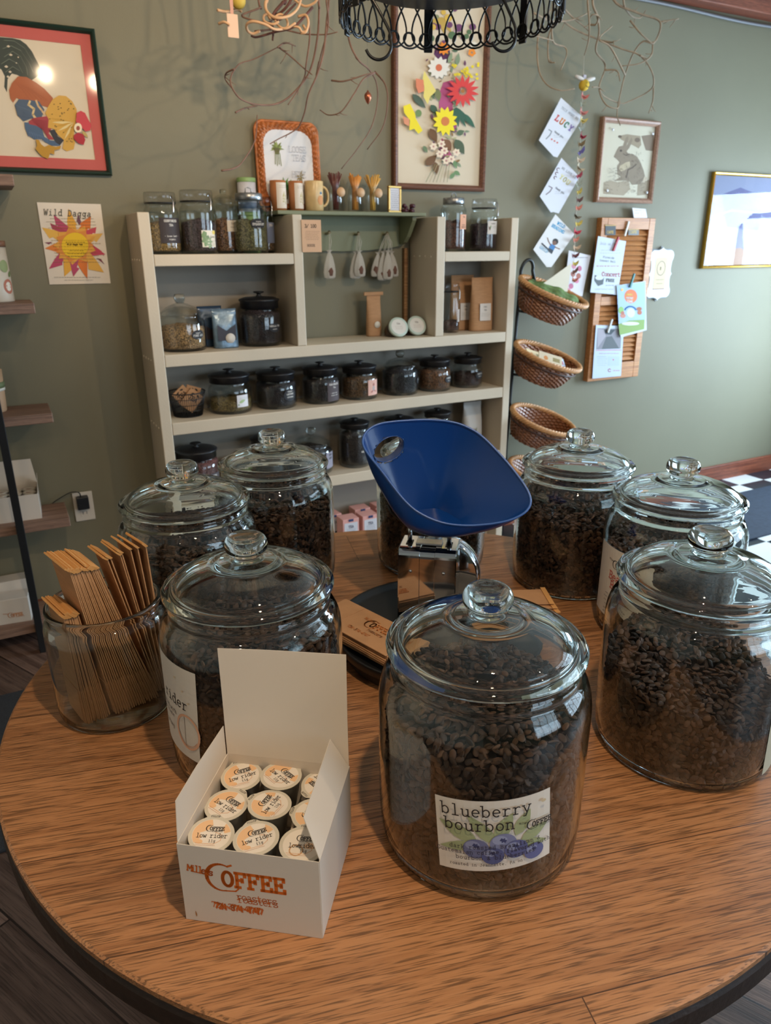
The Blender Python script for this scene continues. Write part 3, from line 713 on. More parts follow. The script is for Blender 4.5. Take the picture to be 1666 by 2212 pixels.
panel('back_panel', [(0, BD, 0), (BW, BD, 0), (BW, BD, BHt), (0, BD, BHt)], box)
panel('side_panel', [(0, 0, 0), (0, BD, 0), (0, BD, BHt), (0, 0, BHt)], box)
panel('side_panel', [(BW, 0, 0), (BW, BD, 0), (BW, BD, BHt), (BW, 0, BHt)], box)
panel('bottom_panel', [(0, 0, 0), (BW, 0, 0), (BW, BD, 0), (0, BD, 0)], box)
def inbox(px, py, p0, n):   # sighting onto a plane given in box coordinates
    w = on_plane(px, py, bm_ @ Vector(p0), bm_.to_3x3() @ Vector(n)); return bm_.inverted() @ w
# raised lid and the two dust flaps
nl = Vector((0, -1, .12)).normalized()
pl = [inbox(x, y, (0, BD, BHt), nl) for x, y in ((494, 1629), (754, 1652), (751, 1560), (748, 1414), (700, 1411), (600, 1405), (560, 1403), (470, 1400), (480, 1500))]
panel('lid_flap', [(0, BD, BHt), (BW, BD, BHt)]+pl[2:], box)
nf = Vector((1, 0, .10)).normalized()
q = [inbox(x, y, (0, 0, BHt), nf) for x, y in ((380, 1730), (425, 1655), (483, 1568))]
panel('dust_flap', [(0, .003, BHt), q[0], q[1], q[2], (0, BD-.004, BHt)], box)
nf = Vector((1, 0, .55)).normalized()
q = [inbox(x, y, (BW, 0, BHt), nf) for x, y in ((655, 1766), (713, 1597))]
panel('dust_flap', [(BW, .002, BHt), (BW, BD-.002, BHt), q[1], q[0]], box)
fn = flat_fn((0, -.0009, 0), (1, 0, 0), (0, 0, 1), (0, -1, 0))
a = Art(); a.logo(.034, .0585, .0175, M_LOGO, w=.28, full=False)
for dx, dy in ((0, 0), (.0012, -.0035)):
    a.text('roasters', .062+dx, .0395+dy, .0066, M_LOGO, .13, .86)
for dx, dy in ((0, 0), (-.0025, .0008), (.0008, -.0012)):
    a.text('724-374-4747', .035+dx, .0235+dy, .0054, M_LOGO, .17, .86)
a.text('Millers', .0085, .0725, .0060, M_LOGO, .24, .66, rot=-.12)
a.leaf(.0135, .006, .0125, .015, .0014, 'a8733a')
a.build('orange_print', fn, box, lift=.00004)

# pods, each with its own sleeve of film and a printed lid
M_POD = mat('translucent_pod_plastic', (176, 172, 160), 0.35, spec=.5)
M_FILM = mat('pod_lid_film', (206, 199, 184), 0.28, spec=.6)
def pod(label, x, y, z, tx, ty, rot, text='low rider', plain=False):
    tp = thing('coffee_pod', label, 'coffee pod', (x, y, z), 0, 'coffee pods in the open box')
    tp.rotation_euler = (tx, ty, 0)
    MB().lathe([(0, -.043), (.0175, -.043), (.0185, -.041), (.0225, -.003), (.0235, -.0015), (.0235, -.0004), (0, -.0004)], 32).build('cup', M_POD, tp)
    R = .0253; pts = []
    for i in range(48):
        an = 2*PI*i/48; d = (an-rot-PI/2+PI) % (2*PI)-PI; pts.append(((R+.0035*math.exp(-(d/.30)**4))*math.cos(an), (R+.0035*math.exp(-(d/.30)**4))*math.sin(an)))
    lid = MB().prism(pts, -.0004, .0003).build('foil_lid', M_FILM, tp)
    a = Art(); a.disc(0, 0, .0213, None, 'e6ddd2', 36)
    g = random.Random(int(abs(x)*9e4))
    def P(u, v): c, s_ = math.cos(rot), math.sin(rot); return (u*c-v*s_, u*s_+v*c)
    if not plain:
        a.poly([P(.0208*math.cos(an), .0208*math.sin(an)) for an in [math.radians(v) for v in range(95, 218, 8)]]+[P(-.010, -.004), P(-.013, .002), P(-.004, .006), P(.000, .013)], 'e8bd92')
        a.poly([P(.0208*math.cos(an), .0208*math.sin(an)) for an in [math.radians(v) for v in range(12, 52, 6)]]+[P(.011, .008), P(.014, .002)], 'e8bd92')
        a.disc(*P(-.012, -.010), .004, .003, 'e8bd92')
    else: a.ring(*P(-.006, -.008), .007, .0016, 'e8bd92'); a.disc(*P(.009, -.002), .008, .004, 'ecc9a6')
    a.line([P(-.016, -.012), P(.004, -.013), P(.011, -.008), P(.011, .0), P(.004, .003)], .0006, 'dba77d'); a.line([P(-.015, -.0145), P(.006, -.015)], .0004, 'c98f6a')
    a.text(text, *P(-.0165 if text == 'low rider' else -.0150, -.0045), .0039, INK, .17, .98, rot=rot)
    a.text('11g', *P(-.002, -.0105), .0024, INK, .17, 1.1, rot=rot)
    a.logo(*P(-.006, .0060), .0040, INK, rot=rot, full=False); a.text('roasters', *P(.0, .0035), .0016, INK, .16, .9, rot=rot)
    a.build('printed_label', flat_fn((0, 0, .0004), (1, 0, 0), (0, 1, 0), (0, 0, 1)), lid, lift=.00004)
    a = Art(); a.text('FILLCUP', *P(-.0045, .0245), .0016, '3c3835', .2, .95, rot=rot); a.build('edge_print', flat_fn((0, 0, .0004), (1, 0, 0), (0, 1, 0), (0, 0, 1)), lid, lift=.00004)
ZP = TZ+.093
pods = [('back left pod of the nine, print rising to the right', -.1790, .7285, .05, .0, .42, 'low rider', False, PI),
 ('pod in the middle of the back row, print running downhill', -.1297, .7245, .0, .04, -.75, 'low rider', False, 0),
 ('back right pod, mostly behind the right hand flap', -.0790, .7160, .0, .0, 2.3, 'low rider', False, 0),
 ('left pod of the middle row, print running downhill', -.1876, .6790, .03, -.03, -.62, 'low rider', False, 0),
 ('central pod of the nine, print standing nearly upright', -.1364, .6755, -.05, .05, 1.15, 'low rider', False, 0),
 ('right pod of the middle row, half behind the flap', -.0850, .6665, .02, .0, 1.35, 'low rider', False, 0),
 ('front left pod with a bright lamp glint on its film', -.1950, .6335, .06, .10, .05, 'low rider', False, 0),
 ('pod in the middle of the front row, print rising to the right', -.1437, .6245, .0, -.02, .38, 'low rider', False, 0),
 ('front right pod reading lowrider in one word', -.0925, .6185, .04, .03, -.02, 'lowrider', True, 0)]
for i, (lb, x, y, tx, ty, rot, txt, pl_, _) in enumerate(pods):
    pod(lb, x, y, ZP+(.0035 if i in (1, 4, 7) else .0)-(.003 if i in (2, 5) else 0), tx, ty, rot, txt, pl_)

# ------------------------------------------------------------------ open jar of folded kraft bags
bj = thing('bag_jar', 'open lidless glass jar holding folded kraft paper bags', 'jar', (-.4414, 1.0174, TZ+.0004))
BO = [(0, 0), (.082, 0), (.0865, .003), (.0895, .012), (.0915, .03), (.0920, .145), (.0915, .156), (.089, .166), (.0852, .1715), (.0822, .1735), (.0826, .177), (.0855, .181), (.0868, .1845), (.0862, .1885), (.0835, .1905)]
BI = [(.0800, .1890), (.0788, .1845), (.0785, .175), (.0800, .170), (.085, .163), (.0878, .154), (.0885, .145), (.0880, .03), (.086, .012), (.083, .0072), (0, .006)]
MB().lathe(BO+BI, 96).build('jar_body', GLASS, bj)
M_KRAFT = mat('kraft_paper', (184, 140, 102), 0.75, spec=.2, var=(30, .08, (1, 1, 6)))
M_TIE = mat('kraft_tie_strip', (206, 152, 92), 0.55, spec=.3)
def bag_proto(h, w):
    t = thing('paper_bag', '', 'paper bag'); mb = MB(); th = .0017
    mb.box((-th/2, -w/2, 0), (th/2, w/2, h))
    mb.box((-th/2-.0010, -w/2+.002, .004), (-th/2, w/2-.002, .062)); mb.box((th/2, -w/2+.001, .0), (th/2+.0008, w/2-.001, .040))
    mb.build('sack', M_KRAFT, t)
    tb_ = MB().add([(-.0022, -w/2-.003, h-.002), (.0022, -w/2-.003, h-.002), (.0022, w/2+.003, h-.002), (-.0022, w/2+.003, h-.002), (-.0075, -w/2-.004, h+.0050), (-.0058, -w/2-.004, h+.0068), (-.0058, w/2+.004, h+.0068), (-.0075, w/2+.004, h+.0050)],
             [(0, 1, 2, 3), (0, 4, 5, 1), (1, 5, 6, 2), (2, 6, 7, 3), (3, 7, 4, 0), (4, 5, 6, 7)]).build('tie_strip', M_TIE, t)
    return t
def place_bag(proto, first, x, y, z, rz, lean, yawj, roll, label, group, up=None):
    o = proto if first else copy_tree(proto)
    o.location = (x, y, z); o.rotation_euler = Euler((roll, lean, rz), 'XYZ'); tag(o, label, 'paper bag', group); return o
jx, jy, jz = -.4414, 1.0174, TZ+.0075
ang = math.radians(42)       # the bags stand on edge, faces turned to the left
ux, uy_ = math.cos(ang), math.sin(ang)
def fan(n, h, w, s0, s1, wofs, lean0, lean1, label, group, z0=0, jit=.0):
    pr = bag_proto(h, w); g = random.Random(int(s0*1e4)+n)
    for i in range(n):
        k = i/(n-1); s_ = s0+(s1-s0)*k; ln = lean0+(lean1-lean0)*k+g.uniform(-jit, jit)
        x = jx+ux*s_-uy_*wofs; y = jy+uy_*s_+ux*wofs
        place_bag(pr, i == 0, x, y, jz+z0+g.uniform(0, .005), ang+g.uniform(-.015, .015), ln, 0, 0, label, group)
fan(13, .190, .068, -.066, -.030, -.004, -.03, -.12, 'one of the shorter kraft bags packed at the left side of the open jar', 'short kraft bags in the open jar')
fan(20, .262, .076, -.021, .050, -.004, -.13, -.25, 'one of the tall kraft bags fanned in the middle of the open jar', 'tall kraft bags in the open jar')
fan(9, .262, .052, .055, .078, .000, -.25, -.02, 'one of the loose kraft bags leaning at the right side of the open jar', 'loose kraft bags in the open jar', jit=.025)

# ------------------------------------------------------------------ turntable tray, kraft bags on it, chrome scale
M_BLACK = mat('matte_black', (22, 23, 25), 0.42)
tr = thing('turntable_tray', 'round black tray on a turntable under the chrome scale', 'tray', (.103, 1.198, TZ+.0003))
MB().lathe([(0, 0), (.180, 0), (.183, .003), (.181, .026), (0, .026)], 96, smooth=False).build('turntable_base', M_BLACK, tr)
MB().lathe([(0, .0262), (.190, .0262), (.198, .029), (.200, .043), (.1985, .045), (.1935, .043), (.190, .036), (.184, .0335), (0, .0335)], 96).build('tray_dish', M_BLACK, tr)
ZT = TZ+.0340
def on_t(px, py, z): v = on_z(px, py, z); return (v.x, v.y)
# pile of flat bags: corner sightings of the top one
ztop = ZT+.0250
C4 = [on_t(730, 1352, ztop), on_t(758, 1300, ztop), on_t(850, 1350, ztop), on_t(832, 1424, ztop)]
c0 = Vector((*on_t(728, 1358, ztop), 0)); c1 = Vector((*on_t(748, 1302, ztop), 0)); c3 = Vector((*on_t(826, 1421, ztop), 0))
du = (c3-c0).normalized(); dv = Vector((-du.y, du.x, 0)); bw = .089; bl = .20
angb = math.atan2(-.719, .695)
nb = 8
pr = thing('paper_bag', '', 'paper bag'); mb = MB().box((0, 0, 0), (bl, bw, .0024), bev=.0006); mb.box((.0, 0.002, .0024), (.055, bw-.002, .0030)); sk = mb.build('sack', M_KRAFT, pr)
for i in range(nb):
    o = pr if i == 0 else copy_tree(pr)
    o.location = (-.139+random.uniform(-.001, .001), 1.190+random.uniform(-.001, .001), ZT+.0110+i*.0031); o.rotation_euler = (0, 0, angb+random.uniform(-.012, .012)); top_bag = o
    tag(o, 'kraft bag in the flat pile on the black tray, under the printed one' if i < nb-1 else 'topmost kraft bag of the flat pile, printed with orange coffee lettering', 'paper bag', 'kraft bags lying on the tray' if i < nb-1 else None)
a = Art(); a.logo(.098, .048, .0125, 'c8763a', w=.26, full=False, rot=0); a.text('roasters', .116, .034, .0050, 'c8763a', .17, .95); a.text('Millers', .082, .060, .0045, 'c8763a', .2, .8); a.text('724-374-4747', .080, .019, .0050, 'c8763a', .18, .92)
a.build('orange_print', flat_fn((0, 0, .0031), (1, 0, 0), (0, 1, 0), (0, 0, 1)), top_bag, lift=.00005)

# short bags lying on the far right rim of the tray, tie strips to the right
eR = on_z(1204, 1318, ZT+.018); pr = thing('paper_bag', '', 'paper bag'); mb = MB().box((-.165, 0, 0), (0, .062, .0022), bev=.0005); mb.build('sack', M_KRAFT, pr)
MB().box((-.006, -.004, .0023), (.004, .066, .0043), bev=.0006).build('tie_strip', M_TIE, pr)
for i in range(3):
    o = pr if i == 0 else copy_tree(pr); o.location = (eR.x-.004*i, eR.y-.006+.009*i, ZT+.0150+i*.0046); o.rotation_euler = (0, 0, .20-.07*i)
    tag(o, 'kraft bag lying on the right rim of the tray behind the blueberry bourbon jar', 'paper bag', 'kraft bags on the right rim of the tray')

M_CHROME = mat('chrome', (205, 205, 208), 0.06, metal=1.0)
M_CHROME2 = mat('brushed_chrome', (190, 190, 192), 0.22, metal=1.0)
SX, SY, SR = .080, 1.225, math.radians(-11)
sc_ = thing('kitchen_scale', 'chrome dial scale standing on the black tray', 'scale', (SX, SY, ZT+.0003), SR)
hw, hd, hh = .0530, .034, .160
mb = MB()
def rr_loop(hw, y0, y1, z0, z1, r, n=6):
    L = [(-hd, z0)]; 
    for i in range(n+1):
        a_ = PI-i*PI/2/n; L.append((y0+r+r*math.cos(a_), z1-r+r*math.sin(a_)))
    L += [(y1, z1), (y1, z0)]; return L
loop = rr_loop(hw, -hd, hd, 0, hh, .016)
k = len(loop); xs = [-hw, -hw+.002, -.014, -.0132, .0132, .014, hw-.002, hw]; ins = [.0015, 0, 0, .0012, .0012, 0, 0, .0015]
V = []; F = []
for x, i_ in zip(xs, ins):
    for (y, z) in loop: V.append((x, y+i_ if y < 0 else y, z-i_ if z > .01 else z))
for a_ in range(len(xs)-1):
    for j in range(k-1): F.append((a_*k+j, a_*k+j+1, (a_+1)*k+j+1, (a_+1)*k+j))
F.append(tuple(range(k))); F.append(tuple((len(xs)-1)*k+j for j in range(k)))
MB().add(V, F).build('housing', M_CHROME, sc_)
MB().box((-.024, -.010, hh+.0002), (.024, .014, hh+.004), bev=.001).build('top_plate', M_CHROME2, sc_)
for sx in (-1, 1):
    MB().lathe([(0, hh+.0002), (.0042, hh+.0002), (.0042, hh+.038), (0, hh+.038)], 16, M=Matrix.Translation((sx*.036, 0, 0))).build('post', M_CHROME2, sc_)
    MB().box((sx*.036-.006, -.010, hh), (sx*.036+.006, .012, hh+.0010)).build('slot', M_BLACK, sc_)
    MB().lathe([(0, 0), (.0032, .0005), (.0022, .0022), (0, .0026)], 16, M=Matrix.Translation((sx*.030, -hd-.0002, .118)) @ Matrix.Rotation(PI/2, 4, 'X')).build('screw', M_CHROME2, sc_)
Md = Matrix.Translation((.018, hd+.002, .082)) @ Matrix.Rotation(-PI/2, 4, 'X')
MB().lathe([(0, 0), (.066, 0), (.071, .003), (.073, .008), (.073, .030), (.071, .034), (.066, .036), (0, .0365)], 64, M=Md).build('dial', M_CHROME, sc_)
MB().lathe([(.073, .010), (.0745, .011), (.0745, .015), (.073, .016)], 64, M=Md, closed=True).build('dial_rim', M_CHROME2, sc_)
# cradle that carries the scoop
cz = hh+.0382
cr = MB().box((-.040, -.018, cz), (.040, .018, cz+.002), bev=.0006); cr.tube([(-.012, -.019, cz+.001), (0, -.024, cz-.012), (.012, -.019, cz+.001)], .0026, 8)
cradle = cr.build('cradle', M_CHROME2, sc_)
arm = MB().tube([(-.030, 0, cz+.001), (-.052, -.004, cz+.006), (-.070, -.006, cz+.020), (-.076, -.006, cz+.034)], [.0035, .0035, .003, .002], 8)
arm.build('cradle_arm', M_BLACK, sc_); MB().tube([(.030, 0, cz+.001), (.040, .004, cz-.002), (.052, .006, cz-.004)], [.0035, .0035, .0025], 8).build('cradle_arm', M_BLACK, sc_)

# blue plastic scoop
M_BLUE = mat('navy_plastic', (8, 56, 124), 0.33, spec=.5, coat=.15)
sc_c = Vector(on_plane(962, 1022, (0, 1.215, 1.0), (0, 1, 0)))
sn = Vector((.04, -.76, .65)).normalized()
rim_px = [(782, 958), (784, 942), (797, 926), (820, 915), (850, 911), (890, 908), (925, 907), (960, 909), (995, 916), (1028, 932), (1050, 950), (1075, 976), (1100, 1004), (1122, 1032), (1140, 1058), (1148, 1080), (1146, 1096), (1130, 1112), (1100, 1125), (1065, 1132), (1020, 1136), (985, 1135), (955, 1130), (925, 1119), (895, 1102), (872, 1080), (850, 1052), (828, 1022), (806, 995), (790, 975)]
rimp = [on_plane(x, y, sc_c, sn) for x, y in rim_px]
def resample(P, n):
    P = P+[P[0]]; L = [0]
    for i in range(len(P)-1): L.append(L[-1]+(P[i+1]-P[i]).length)
    out = []
    for k in range(n):
        d = L[-1]*k/n
        for i in range(len(L)-1):
            if L[i+1] >= d: t_ = (d-L[i])/max(L[i+1]-L[i], 1e-9); out.append(P[i].lerp(P[i+1], t_)); break
    return out
NR = 120
rimp = resample(rimp, NR)
for _ in range(3): rimp = [(rimp[i-1]+rimp[i]*2+rimp[(i+1) % NR])/4 for i in range(NR)]
zb = TZ+.0343+.160+.0405+.0004   # flat bottom rests on the cradle
base_px = [(868, 1094), (905, 1087), (945, 1083), (972, 1096), (994, 1110), (1000, 1126), (960, 1138), (925, 1140), (895, 1134), (874, 1116)]
bn = Vector((.05, -.30, .95)).normalized(); bc = Vector((SX, SY+.01, zb))
basep = [on_plane(x, y+14, bc+Vector((0, 0, .002)), (0, -.15, 1)) for x, y in base_px]
cb_ = sum(basep, Vector())/len(basep)
print('SCOOP', [tuple(round(v, 3) for v in to_wall(p)) for p in (basep[0], basep[4])], cb_, sc_c, min(p.z for p in rimp), zb)
# order base points by matching angle around the axis
ax = (sc_c-cb_).normalized(); e1 = (rimp[0]-sc_c); e1 = (e1-ax*e1.dot(ax)).normalized(); e2 = ax.cross(e1)
rc = sum(rimp, Vector())/NR
def angof(p, c): d = p-c; return math.atan2(d.dot(e2), d.dot(e1))
ba = resample(basep, 240); bang = [angof(p, cb_) for p in ba]
def base_at(a_):
    return ba[min(range(240), key=lambda i: abs(((bang[i]-a_+PI) % (2*PI))-PI))]
bl_ = [base_at(angof(p, rc)) for p in rimp]
for _ in range(4): bl_ = [(bl_[i-1]+bl_[i]*2+bl_[(i+1) % NR])/4 for i in range(NR)]
NL = 40
def wallpt(i, t_):   # t 0 at rim, 1 at base, slightly bulging
    p = rimp[i].lerp(bl_[i], t_); out = (rimp[i]-rc).normalized(); return p+out*.012*math.sin(PI*t_)
# finger hole centre near the handle end
hc = on_plane(848, 968, sc_c, sn)
def hole_center():
    best = None
    for i in range(NR):
        for j in range(1, NL):
            p = wallpt(i, j/NL)
            d = (p-_O).normalized(); tgt = _ray(842, 968).normalized(); v = d.dot(tgt)
            if best is None or v > best[0]: best = (v, i, j/NL, p)
    return best
_, hi_, ht, hp = hole_center()
tu = (wallpt((hi_+2) % NR, ht)-wallpt((hi_-2) % NR, ht)).normalized(); tv_ = (wallpt(hi_, ht+.03)-wallpt(hi_, ht-.03)); hn = tu.cross(tv_).normalized()
if hn.dot(_O-hp) < 0: hn = -hn
tv_ = hn.cross(tu)
HA, HB = .031, .021
# orient the oval along the sighted hole axis
hax = (on_plane(878, 945, hp, hn)-on_plane(812, 985, hp, hn)).normalized(); hbx = hn.cross(hax)
def inhole(p): d = p-hp; return (d.dot(hax)/(HA+.001))**2+(d.dot(hbx)/(HB+.001))**2 < 1 and abs(d.dot(hn)) < .03
V = []; F = []
th = .0018
for side in (0, 1):
    for j in range(NL+1):
        for i in range(NR):
            p = wallpt(i, j/NL); nrm = (p-rc); nrm = (nrm-sn*nrm.dot(sn)).normalized()*(1-j/NL*.5)-sn*(j/NL*.6)
            V.append(p if side == 0 else p+nrm.normalized()*th)
S1 = (NL+1)*NR
kill = set()
for j in range(NL):
    for i in range(NR):
        i2 = (i+1) % NR; c = (V[j*NR+i]+V[j*NR+i2]+V[(j+1)*NR+i]+V[(j+1)*NR+i2])/4
        if inhole(c): kill.add((i, j)); continue
        F.append((j*NR+i, j*NR+i2, (j+1)*NR+i2, (j+1)*NR+i)); F.append((S1+j*NR+i, S1+(j+1)*NR+i, S1+(j+1)*NR+i2, S1+j*NR+i2))
for i in range(NR):
    i2 = (i+1) % NR; F.append((i, S1+i, S1+i2, i2))
mb = MB(); mb.add(V, F, smooth=True)
V2 = [V[NL*NR+i] for i in range(NR)]; V3 = [V[S1+NL*NR+i]+Vector((0, 0, -.0) ) for i in range(NR)]
mb.add(V2, [tuple(range(NR))]); mb.add(V3, [tuple(range(NR))[::-1]])
sbody = mb.build('scale_scoop', M_BLUE); tag(sbody, 'large navy blue plastic scoop resting on the chrome scale', 'scoop')
# rolled rim and the grip tunnel through the finger hole
MB().tube([p+sn*.0008 for p in rimp], .0021, 8, closed=True).build('rim', mat('navy_rim', (52, 92, 160), 0.3), sbody)
V = []; F = []; nn = 48; prof_ = [(1.10, -.004), (1.03, .0005), (.985, .003), (.95, -.002), (.93, -.014), (.93, -.030), (.97, -.034), (1.0, -.030), (1.0, -.014), (1.04, -.006)]
for (k_, d_) in prof_:
    for i in range(nn):
        a_ = 2*PI*i/nn; V.append(hp+hax*(HA*k_*math.cos(a_))+hbx*(HB*k_*math.sin(a_))+hn*d_)
for j in range(len(prof_)):
    for i in range(nn): j2 = (j+1) % len(prof_); i2 = (i+1) % nn; F.append((j*nn+i, j*nn+i2, j2*nn+i2, j2*nn+i))
MB().add(V, F, smooth=True).build('grip', mat('navy_grip', (34, 74, 140), 0.3), sbody)

# ================================================================== THE CREAM SHELF UNIT
M_CREAM = mat('cream_paint', (208, 194, 172), 0.5, spec=.35, bump=(120, .15), var=(6, .03))
M_CREAMBACK = mat('greige_back_board', (150, 142, 130), 0.65, bump=(120, .1))
M_PLUG = mat('wood_plug', (226, 212, 190), 0.5)
WM = lambda s, D, z: Matrix.Translation(WP(s, D, z)) @ Matrix.Rotation(YAW, 4, 'Z')
def wthing(name, label, cat, s, D, z, rz=0.0, group=None):
    return thing(name, label, cat, WP(s, D, z), YAW+rz, group)
SZ = dict(T=1.5578, At=1.42, Ab=1.3805, Bt=1.0713, Bb=1.0267, Ct=.8166, Cb=.7683, Dt=.5105, Db=.4639, Et=.190, Eb=.145)
su = wthing('shelf_unit', 'cream painted wooden shelf unit against the green wall, holding tea jars', 'shelf unit', -.145, .0, 0)
def spart(name, s0, s1, D0, D1, z0, z1, m=M_CREAM, bev=.003):
    return MB().box((s0+.145, -D1, z0), (s1+.145, -D0, z1), bev=bev).build(name, m, su)
DP = .235
for s0, s1, z0, z1 in ((-.9538, -.9129, 0, SZ['T']), (.6304, .669, 0, SZ['T']), (-.3895, -.3513, SZ['Bt']+.0004, SZ['T']), (.2495, .291, SZ['Bt']+.0004, SZ['T'])):
    up = spart('upright', s0, s1, .004, DP, z0, z1)
    for zz in ((SZ['At']+SZ['Ab'])/2, (SZ['Bt']+SZ['Bb'])/2, (SZ['Ct']+SZ['Cb'])/2, (SZ['Dt']+SZ['Db'])/2):
        if zz < z0: continue
        for q in range(4):
            fs = s0 if s0 < 0.1 and s1 < -.5 or s0 == .2495 else None
            if fs is None: continue
            MB().lathe([(0, .0032), (.003, .0026), (.0048, .0008), (.005, 0)], 12, M=Matrix.Translation((fs+.145, -.045-q*.048, zz)) @ Matrix.Rotation(-PI/2, 4, 'Y')).build('wood_plug', M_PLUG, up)
e_ = .0005
for s0, s1, a_, b_ in ((-.9129, -.3895, 'At', 'Ab'), (.291, .6304, 'At', 'Ab'), (-.9129, .6304, 'Bt', 'Bb'), (-.9129, .6304, 'Ct', 'Cb'), (-.9129, .6304, 'Dt', 'Db'), (-.9129, .6304, 'Et', 'Eb')):
    spart('shelf_board', s0+e_, s1-e_, .012, DP-.0008, SZ[b_], SZ[a_])
spart('back_panel', -.9129, -.3895, .0045, .0115, SZ['Bt'], SZ['Ab'], M_CREAMBACK, 0)
spart('back_panel', .291, .6304, .0045, .0115, SZ['Bt'], SZ['Ab'], M_CREAMBACK, 0)
spart('back_panel', -.9129, .6304, .0045, .0115, SZ['Eb'], SZ['Bb'], M_CREAMBACK, 0)
spart('kick_board', -.9129, .6304, .15, .165, 0.0, SZ['Eb'])
# raw timber strip inside the niche
tag(wbox('timber_strip', .214, .2325, .002, .02, SZ['Bt']+.001, 1.435, wood_mat('raw_pine', (176, 134, 88), (128, 88, 52), 2, .7)), 'rough brown timber strip on the wall inside the shelf niche', 'timber strip')

# green wall shelf with pegs above the niche
M_GREEN = mat('green_wood_paint', (124, 128, 98), 0.55, bump=(100, .15))
gs = wthing('peg_shelf', 'sage green peg shelf bridging the niche between the cream uprights', 'shelf', -.0875, .0, 1.30)
mb = MB(); mb.box((-.33, -.155, .2606), (.33, -.0025, .2755), bev=.003); mb.build('shelf_top', M_GREEN, gs)
pts = [(-.262, .150), (-.262, .2605), (.300, .2605), (.300, .150), (.24, .137), (.12, .127), (0, .124), (-.12, .127), (-.2, .137)]
MB().prism(pts, .0025, .020, M=Matrix.Rotation(PI/2, 4, 'X')).build('back_rail', M_GREEN, gs)
for x in (-.25, .285):
    prf = [(-.021, .2600)]+[(-.021-.105*math.cos(math.radians(90-i*9)), .2600-.10*math.sin(math.radians(90-i*9))) for i in range(0, 11)]
    prf = [(-.0205, .2602), (-.135, .2602), (-.135, .245), (-.120, .225), (-.105, .205), (-.085, .18), (-.055, .158), (-.0205, .150)]
    MB().prism([(a_, b_) for a_, b_ in prf], -.009, .009, M=Matrix.Translation((x, 0, 0)) @ Matrix(((0, 0, 1, 0), (1, 0, 0, 0), (0, 1, 0, 0), (0, 0, 0, 1)))).build('bracket', M_GREEN, gs)
pegs = [sz(712, 505, .05), sz(775, 507, .05), sz(837, 507, .05)]
for s_, z_ in pegs:
    MB().tube([(s_+.0875, -.020, z_-1.30), (s_+.0875, -.046, z_-1.30+.004), (s_+.0875, -.050, z_-1.30+.006)], [.005, .005, .008], 10).build('peg', mat('peg_wood', (150, 140, 112), .5), gs)

# muslin tea sachets hanging from the pegs
M_MUSLIN = mat('white_muslin', (205, 196, 182), 0.8, sheen=.3, alpha=.72); M_TEA_IN = mat('tea_ball', (104, 70, 56), .8)
M_STRING = mat('white_string', (220, 214, 202), .8)
def sachet(px, py_top, py_bot, D, peg, label, lean=0.0, w=.026):
    s_, zb_ = sz(px, py_bot, D); zt = sz(px, py_top, D)[1]; o = wthing('tea_sachet', label, 'tea sachet', s_, D, zb_, group='muslin tea sachets on the pegs')
    hgt = zt-zb_; n = 20; prf = [(0, .002), (.55, .0), (.9, .05*1), (1.0, .22), (.86, .48), (.55, .75), (.26, .90), (.22, .93), (.42, .97), (.62, 1.0)]
    V = []; F = []
    for r_, z_ in prf:
        for i in range(n):
            a_ = 2*PI*i/n; rr = r_*w*(1+.13*math.cos(5*a_+r_*3)); V.append((rr*math.cos(a_)+lean*z_, rr*.45*math.sin(a_), z_*hgt))
    for j in range(len(prf)-1):
        for i in range(n): F.append((j*n+i, j*n+(i+1) % n, (j+1)*n+(i+1) % n, (j+1)*n+i))
    MB().add(V, F, smooth=True).build('muslin_bag', M_MUSLIN, o)
    MB().lathe([(0, .006), (w*.5, .012), (w*.62, .03), (w*.4, .045), (0, .05)], 14).build('tea_ball', M_TEA_IN, o)
    ps = peg[0]-s_; pz = peg[1]-zb_
    for d_ in (-.004, .004): MB().tube([(lean*.9+d_*.4, -.002, hgt*.9), (ps*.6+d_, -.004, hgt*.9+(pz-hgt*.9)*.6), (ps+d_*.5, -(.048-D), pz+.007)], .0011, 5).build('string', M_STRING, o)
sachet(713, 540, 602, .060, pegs[0], 'single muslin tea sachet on the left peg')
sachet(768, 543, 602, .056, pegs[1], 'first of two muslin sachets on the middle peg', .004); sachet(778, 541, 598, .068, pegs[1], 'front muslin sachet on the middle peg', -.003)
for i, (px, a1_, b1_, D, ln) in enumerate(((812, 545, 598, .050, .012), (826, 543, 606, .062, .006), (838, 541, 604, .074, .0), (851, 543, 598, .058, -.012))):
    sachet(px, a1_, b1_, D, pegs[2], 'muslin tea sachet in the bunch of four on the right peg, '+('leftmost', 'second from left', 'third from left', 'rightmost')[i], ln, .024)

# small kraft sign in a clear sleeve on the left niche upright
s_, z_ = sz(679, 510, .236)
sg = wthing('price_sign', 'small kraft coloured price sign in a clear sleeve on the cream upright', 'sign', s_, .2365, z_)
sg.location = WP(-.315, .2375, z_)
MB().box((-.040, -.0012, -.058), (.040, 0, .058)).build('card', mat('kraft_sign', (206, 158, 112), .35), sg)
a = Art(); a.text('3/$100', -.028, .030, .0085, '2a2420', .24, .95); a.scribble(-.030, .016, 6, .0032, .060, '7a5a40', 1.8, .2, 2); a.text('HOUSE', -.02, -.038, .006, '3a302a', .2, 1.1)
a.build('print', flat_fn((0, -.0013, 0), (1, 0, 0), (0, 0, 1), (0, -1, 0)), sg, lift=.00008)

